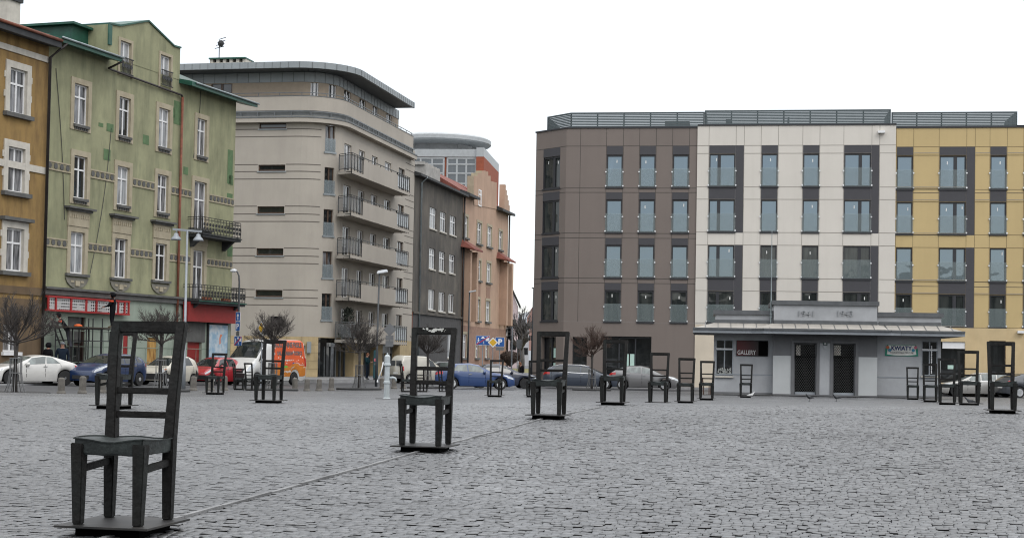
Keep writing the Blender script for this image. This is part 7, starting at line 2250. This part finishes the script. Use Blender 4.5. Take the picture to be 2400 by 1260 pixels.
L.new(cr.outputs[0], nt.nodes['Principled BSDF'].inputs['Base Color']); nt.nodes['Principled BSDF'].inputs['Roughness'].default_value = .3
m = MB(); zb_ = max(.5, q[2]); m.box(q[0] + .1, q[1] - .06, -.135, -.121, zb_ + .08, q[3] - .1, 0)
wq = q[1] - q[0]; x = q[0] + wq * .55; z = q[3] - .9
m.poly([(x, -.138, z - .35), (x + .16, -.138, z - .3), (x + .14, -.138, z), (x + .36, -.138, z + .22), (x + .1, -.138, z + .26), (x - .02, -.138, z)], 1)
m.build('map_sheet', [M_MAP, mat('map_orange', (.62, .22, .12))], r, fix=False)
# scaffold
SY0, SY1 = -1.55, -.75
r = empty('scaffold', FG.o, FG.rz, 'black tube scaffold with plank deck below the red signboard', 'scaffold')
su = [FG.uv(x_, 800, SY0)[0] for x_ in (163, 202, 217, 239, 268)]
zd = FG.uv(215, 766, SY0)[1]
for i, u in enumerate(su):
    for y in (SY0, SY1):
        top = zd + (.45 if i in (2, 3) else .02)
        m = MB(); m.tube([(u, y, .02), (u, y, top)], .032, 6); m.build('upright', C_BLK, r)
m = MB()
for z in (1.0, 2.0, zd - .1):
    m.tube([(su[1 if z < 2.2 else 0], SY0, z), (su[-1], SY0, z)], .022, 5); m.tube([(su[1 if z < 2.2 else 0], SY1, z), (su[-1], SY1, z)], .022, 5)
for u in su:
    for z in (1.0, 2.0): m.tube([(u, SY0, z), (u, SY1, z)], .022, 5)
for (i, j) in ((1, 2), (3, 4)):
    uc = (su[i] + su[j]) / 2; m.tube([(uc, SY0, zd - .1), (uc, SY0, 2.0)], .018, 5); m.tube([(uc, SY0, 1.0), (uc, SY0, .1)], .018, 5)
m.build('crossbar', C_BLK, r)
m = MB(); m.box(su[0] - .25, su[-1] + .15, SY0 - .05, SY1 + .05, zd - .06, zd); m.build('deck', mat('scaffold_plank', (.045, .035, .026), var=.3), r)
m = MB(); u = FG.uv(183, 760, -1.2)[0]
m.lathe([(.02, 0), (.26, .02), (.24, .1), (.1, .17), (.02, .18)], (0, 0, 0), 12); o = m.build('tool_bag', mat('orange_cloth', (.62, .12, .03), var=.2), smooth=True)
o.location = FG.world(u, -1.2, zd + .002); o.scale = (.85, .6, .75); tag(o, 'bright orange bag lying on the scaffold deck', 'bag')

# ladder
r = empty('ladder', FG.o, FG.rz, 'dark ladder leaning on the mint wall under the climbing man', 'ladder')
lu = FG.uv(158, 800, -.9)[0]
for sx in (-.2, .2):
    m = MB(); m.bar((lu + sx + .55, -1.05, .02), (lu + sx - .15, -.2, zd + .25), .05, .07); m.build('rail', C_BLK, r)
m = MB()
for k in range(10):
    t = (k + .7) / 10.5; m.tube([(lu - .2 + .55 - .7 * t, -1.05 + .85 * t, .02 + (zd + .2) * t), (lu + .2 + .55 - .7 * t, -1.05 + .85 * t, .02 + (zd + .2) * t)], .018, 5)
m.build('rungs', C_BLK, r)

# ------------------------------------------------------------------ small wooden chair by the pavilion, pigeons
p = G(1657, 921); p = GD(1657, 76.5)
r = empty('wooden_chair', p, R_(70), 'small brown wooden chair by the pavilion wall, seen between bronze chair legs', 'chair')
M_WD = mat('brown_wood', (.10, .04, .02), rough=.5, var=.3, scale=6)
m = MB(); m.box(-.21, .21, -.2, .22, .43, .47); m.build('seat', mat('pale_cushion', (.42, .38, .3)), r, bevel=.01)
for sx in (-.18, .18):
    m = MB(); m.bar((sx, -.17, 0), (sx, -.17, .43), .04); m.build('leg', M_WD, r)
    m = MB(); m.bar((sx, .19, 0), (sx, .19, .45), .04); m.bar((sx, .19, .45), (sx, .27, .85), .04); m.build('leg', M_WD, r)
m = MB(); m.bar((-.2, .24, .72), (.2, .24, .72), .03, .22); m.build('backrest', M_WD, r)


def pigeon(px, py, rz, bodym, lab, d=None):
    p = GD(px, d) if d else G(px, py)
    r = empty('pigeon', p, rz, lab, 'pigeon', 'pigeons on the square')
    m = MB()
    st = [(-.20, .135, .012, .006), (-.13, .135, .03, .018), (-.06, .14, .05, .045), (.0, .15, .062, .058), (.06, .165, .06, .058), (.10, .19, .045, .045), (.125, .225, .03, .032), (.14, .255, .028, .03), (.165, .265, .024, .024), (.185, .262, .008, .008), (.205, .255, .003, .003)]
    pts, fs, n = [], [], 10
    for x, z, ry, rz_ in st:
        for k in range(n): a = 2 * math.pi * k / n; pts.append((x, ry * math.cos(a), z + rz_ * math.sin(a)))
    for i in range(len(st) - 1):
        for k in range(n): fs.append((i * n + k, i * n + (k + 1) % n, (i + 1) * n + (k + 1) % n, (i + 1) * n + k))
    fs += [tuple(range(n)), tuple((len(st) - 1) * n + k for k in range(n))]
    m.add(pts, fs)
    for s_ in (-.025, .025):
        m.tube([(.01, s_, .1), (.015, s_, .03), (.01, s_, .0)], .006, 5)
        for a in (-.5, 0, .5): m.tube([(.01, s_, .004), (.045 * math.cos(a), s_ + .035 * math.sin(a), .003)], .004, 4)
    m.build('body', bodym, r, smooth=True)
    for s_ in (-1, 1):
        w = MB(); w.add([(.08, s_ * .055, .18), (.03, s_ * .068, .12), (-.12, s_ * .045, .115), (-.2, s_ * .02, .13), (-.05, s_ * .05, .19)], [(0, 1, 2, 3, 4)]); w.build('wing', bodym, r, fix=False)
    return r


M_PGD = mat('pigeon_dark', (.022, .024, .028), rough=.6, var=.4, scale=20); M_PGW = mat('pigeon_pale', (.42, .42, .42), rough=.7, var=.4, scale=18)
pigeon(1898, 940, R_(200), M_PGD, 'dark pigeon walking before the left barred door of the pavilion')
pigeon(1961, 940, R_(195), M_PGD, 'dark pigeon walking before the right barred door of the pavilion')
pigeon(1760, 933, R_(20), M_PGW, 'pale pigeon beside the small looking chair under the gallery sign')
pigeon(2276, 937, R_(160), M_PGD, 'dark pigeon on the cobbles behind the chair before the silver wagon', d=46)
# ------------------------------------------------------------------ people
M_SKIN = mat('skin', (.38, .20, .14), rough=.6, var=.08)
M_CLBLK = mat('black_cloth', (.010, .010, .012), rough=.9, var=.3)
M_CLNAVY = mat('navy_cloth', (.012, .018, .028), rough=.85, var=.25)
M_CLTEAL = mat('dark_teal_cloth', (.010, .028, .034), rough=.85, var=.25)
M_JEANS = mat('grey_jeans', (.07, .07, .085), rough=.9, var=.25)
M_HAIRR = mat('reddish_hair', (.16, .06, .025), rough=.8, var=.3)
M_HAIRD = mat('dark_hair', (.015, .012, .01), rough=.8)
M_SHOE = mat('shoe', (.012, .012, .012), rough=.6); M_SHOET = mat('tan_shoe', (.14, .11, .07), rough=.7)
M_PATCHO = mat('orange_patch', (.65, .07, .02), rough=.6); M_WOOLG = mat('grey_wool', (.12, .13, .14), rough=.95)
for _m in (M_CLBLK, M_CLNAVY, M_CLTEAL): matte(_m)


def person(loc, rz, lab, top, legs, shoe=M_SHOE, hair=None, hood=None, cap=None, patch=False, pose=None, H=1.75, bulk=1.0):
    """standing figure, faces -y; pose overrides joints (metres for a 1.75 m body)"""
    J = dict(pel=(0, 0, .95), wst=(0, .0, 1.1), chs=(0, .01, 1.32), nck=(0, .0, 1.49), hd0=(0, -.01, 1.56), hd1=(0, -.02, 1.65), hd2=(0, -.01, 1.73),
             shl=(.17, .01, 1.42), shr=(-.17, .01, 1.42), ell=(.23, .03, 1.14), elr=(-.23, .03, 1.14), wrl=(.23, -.06, .90), wrr=(-.23, -.06, .90),
             hil=(.09, 0, .90), hir=(-.09, 0, .90), knl=(.10, -.02, .50), knr=(-.10, -.02, .50), anl=(.10, .02, .09), anr=(-.10, .02, .09), tol=(.115, -.14, .03), tor=(-.115, -.14, .03))
    J.update(pose or {})
    names = list(J); idx = {k: i for i, k in enumerate(names)}
    V = [Vector(J[k]) for k in names]
    E = [('pel', 'wst'), ('wst', 'chs'), ('chs', 'nck'), ('nck', 'hd0'), ('hd0', 'hd1'), ('hd1', 'hd2'), ('chs', 'shl'), ('chs', 'shr'), ('shl', 'ell'), ('shr', 'elr'), ('ell', 'wrl'), ('elr', 'wrr'),
         ('pel', 'hil'), ('pel', 'hir'), ('hil', 'knl'), ('hir', 'knr'), ('knl', 'anl'), ('knr', 'anr'), ('anl', 'tol'), ('anr', 'tor')]
    E = [(idx[a], idx[b]) for a, b in E]
    rad = dict(pel=(.155, .115), wst=(.145, .11), chs=(.17, .12), nck=(.06, .06), hd0=(.07, .08), hd1=(.075, .095), hd2=(.06, .07), shl=(.075, .075), shr=(.075, .075), ell=(.052, .052), elr=(.052, .052), wrl=(.034, .034), wrr=(.034, .034),
               hil=(.095, .095), hir=(.095, .095), knl=(.068, .068), knr=(.068, .068), anl=(.05, .05), anr=(.05, .05), tol=(.042, .032), tor=(.042, .032))
    R = [rad[k] for k in names]; zone = {}
    # hands: palm and five separate fingers
    for s in 'lr':
        w = Vector(J['wr' + s]); f = (w - Vector(J['el' + s])).normalized(); sd = f.cross(Vector((0, 0, 1)));
        sd = sd.normalized() if sd.length > .05 else Vector((1, 0, 0))
        if s == 'r': sd = -sd
        i0 = len(V); V.append(w + f * .06); R.append((.030, .022)); E.append((idx['wr' + s], i0))
        for k, (o, l) in enumerate(((-.03, .07), (-.01, .085), (.012, .08), (.03, .062))):
            a = len(V); V.append(w + f * .085 + sd * o); R.append((.0095, .0095)); V.append(w + f * (.085 + l) + sd * o * 1.1 + Vector((0, -.02, 0))); R.append((.008, .008)); E += [(i0, a), (a, a + 1)]
        a = len(V); V.append(w + f * .05 - sd * .045); R.append((.011, .011)); V.append(w + f * .09 - sd * .06); R.append((.009, .009)); E += [(i0, a), (a, a + 1)]
    me = bpy.data.meshes.new('t'); me.from_pydata([tuple(v) for v in V], E, [])
    ob = bpy.data.objects.new('t', me); COL.objects.link(ob)
    ob.modifiers.new('s', 'SKIN'); sm = ob.modifiers.new('u', 'SUBSURF'); sm.levels = 1; sm.render_levels = 1
    for i, sv in enumerate(me.skin_vertices[0].data): sv.radius = R[i]; sv.use_root = (i == 0)
    bpy.context.view_layer.update()
    em = ob.evaluated_get(bpy.context.evaluated_depsgraph_get()).to_mesh()
    vs = [v.co.copy() for v in em.vertices]; fs = [tuple(p.vertices) for p in em.polygons]
    ob.to_mesh_clear(); bpy.data.objects.remove(ob)
    def seg(p, a, b):
        ab = b - a; t = max(0, min(1, (p - a).dot(ab) / max(ab.length_squared, 1e-9))); return (p - a - ab * t).length
    Z = [(('pel', 'hil', 'knl', 'anl'), 1), (('pel', 'hir', 'knr', 'anr'), 1), (('anl', 'tol'), 2), (('anr', 'tor'), 2), (('wst', 'chs'), 0), (('chs', 'shl', 'ell', 'wrl'), 0), (('chs', 'shr', 'elr', 'wrr'), 0), (('nck', 'hd0', 'hd1', 'hd2'), 3)]
    mi = []
    hands = [Vector(J['wr' + s]) + (Vector(J['wr' + s]) - Vector(J['el' + s])).normalized() * .08 for s in 'lr']
    for f in fs:
        c = sum((vs[i] for i in f), Vector()) / len(f); best, bz = 9, 0
        for ch, z in Z:
            for a, b in zip(ch, ch[1:]):
                q = seg(c, Vector(J[a]), Vector(J[b])) - (.04 if z == 0 else 0)
                if q < best: best, bz = q, z
        if min((c - h).length for h in hands) < .085: bz = 3
        mi.append(bz)
    root = empty('person', loc, rz, lab, 'person'); k = H / 1.75; root.scale = (k * bulk, k * bulk, k)
    m = MB(); m.v = [tuple(v) for v in vs]; m.f = [list(f) for f in fs]; m.m = mi
    m.build('body', [top, legs, shoe, M_SKIN], root, smooth=True)
    h = Vector(J['hd1']); up = (Vector(J['hd2']) - Vector(J['hd0'])).normalized()
    # face: nose, eyes, ears
    m = MB()
    fw = Vector((0, -1, 0)); fw = (fw - up * fw.dot(up)).normalized(); sx = up.cross(fw).normalized()
    b0 = h + fw * .088 - up * .02
    m.add([b0 - sx * .014, b0 + sx * .014, b0 + up * .05, b0 + fw * .026 - up * .004], [(0, 1, 3), (1, 2, 3), (2, 0, 3), (0, 2, 1)])
    m.build('nose', M_SKIN, root)
    for s in (-1, 1):
        m = MB(); e = h + fw * .088 + sx * s * .032 + up * .022; m.add([e - sx * .012, e - up * .006, e + sx * .012, e + up * .006], [(0, 1, 2, 3)]); m.build('eye', M_HAIRD, root, fix=False)
    def shell(name, mt, r, lo, front, off=.012):
        m = MB(); n, k2 = 14, 8; pts, f2 = [], []
        c = h + up * .01
        for j in range(k2 + 1):
            el = R_(90 - (90 - lo) * j / k2)
            for i in range(n):
                az = 2 * math.pi * i / n
                q = fw * math.cos(az) * math.cos(el) * (r[1] + off) + sx * math.sin(az) * math.cos(el) * (r[0] + off) + up * math.sin(el) * (r[2] + off)
                if math.cos(az) > .55 and el < R_(front): q = fw * math.cos(az) * (r[1] * .55) + sx * math.sin(az) * r[0] + up * math.sin(R_(front)) * r[2]
                pts.append(c + q)
        for j in range(k2):
            for i in range(n): f2.append((j * n + i, j * n + (i + 1) % n, (j + 1) * n + (i + 1) % n, (j + 1) * n + i))
        m.add(pts, f2); return m.build(name, mt, root, smooth=True, fix=False)
    if hair: shell('hair', hair, (.085, .105, .105), -25, 20)
    if hood: shell('hood', hood, (.115, .13, .125), -62, 25)
    if cap: shell('cap', cap, (.09, .11, .10), 5, 5)
    if patch:
        a, b = Vector(J['shl']), Vector(J['ell']); c = a.lerp(b, .28); m = MB(); m.lathe([(.002, -.05), (.085, -.04), (.085, .04), (.002, .05)], c + Vector((.015, .0, 0)), 12, 0, 'z'); m.build('sleeve_patch', M_PATCHO, root)
    return root


# one man stands on the deck, back turned half to the camera, looking at the signboard
u = FG.uv(263, 766, -1.15)[0]
person(FG.world(u, -1.15, zd + .005), FG.rz + R_(200), 'man in black standing on the scaffold deck before the red signboard', M_CLBLK, M_CLBLK, M_SHOET, hood=M_CLBLK, patch=True, bulk=1.35, H=1.78,
       pose=dict(ell=(.26, -.05, 1.16), wrl=(.2, -.24, 1.06), elr=(-.24, -.04, 1.15), wrr=(-.17, -.26, 1.10), anr=(-.12, -.05, .09), tor=(-.13, -.2, .03)))
# the other climbs, leaning against the wall, feet on a rung
u = FG.uv(158, 812, -.85)[0]
person(FG.world(u, -.85, FG.uv(158, 816, -.85)[1]), FG.rz + R_(215), 'man in black hooded jacket and grey jeans leaning off the ladder by the mint wall', M_CLBLK, M_JEANS, hood=M_CLBLK, patch=True, bulk=1.1,
       pose=dict(pel=(0, -.04, .94), wst=(0, -.13, 1.08), chs=(0, -.26, 1.28), nck=(0, -.35, 1.44), hd0=(0, -.38, 1.51), hd1=(0, -.42, 1.60), hd2=(0, -.43, 1.68), shl=(.17, -.30, 1.38), shr=(-.17, -.30, 1.38),
                 ell=(.27, -.48, 1.2), elr=(-.25, -.46, 1.2), wrl=(.2, -.66, 1.36), wrr=(-.16, -.64, 1.38), hil=(.09, -.02, .89), hir=(-.09, -.02, .89), knl=(.1, .02, .5), knr=(-.1, .06, .5), anl=(.1, .14, .09), anr=(-.1, .18, .09), tol=(.115, -.02, .03), tor=(-.115, .02, .03)))
d = 73.0
p = at(113, 830, d); zpv = FG.o.z
person((p.x, d, zpv + .0), R_(150), 'person in a black hooded coat standing behind the white coupe', M_CLBLK, M_CLBLK, hood=M_CLBLK, H=1.84, bulk=1.12, pose=dict(ell=(.25, .02, 1.15), wrl=(.12, -.2, 1.05), elr=(-.25, .02, 1.15), wrr=(-.12, -.2, 1.08)))
p = at(146, 830, d)
person((p.x, d, zpv + .0), R_(20), 'person in dark navy jacket and grey cap standing behind the white coupe', M_CLNAVY, M_CLNAVY, cap=M_WOOLG, H=1.9, bulk=1.15)
d = 101.0; p = at(860, 870, d)
person((p.x, d, FB.o.z + .02), R_(70), 'man in dark teal jacket reading something beside the ticket machine', M_CLTEAL, M_CLNAVY, hair=M_HAIRR, H=1.74,
       pose=dict(ell=(.24, -.06, 1.16), wrl=(.14, -.28, 1.16), elr=(-.24, -.06, 1.16), wrr=(-.10, -.3, 1.16), hd1=(0, -.05, 1.63), hd2=(0, -.06, 1.71)))
d = 97.0; p = GD(1223, d)
person(p, R_(-60), 'red haired person in a black jacket behind the navy saloon bonnet', M_CLBLK, M_CLBLK, hair=M_HAIRR, H=1.62,
       pose=dict(nck=(0, -.06, 1.47), hd0=(0, -.09, 1.53), hd1=(0, -.13, 1.60), hd2=(0, -.14, 1.68)))
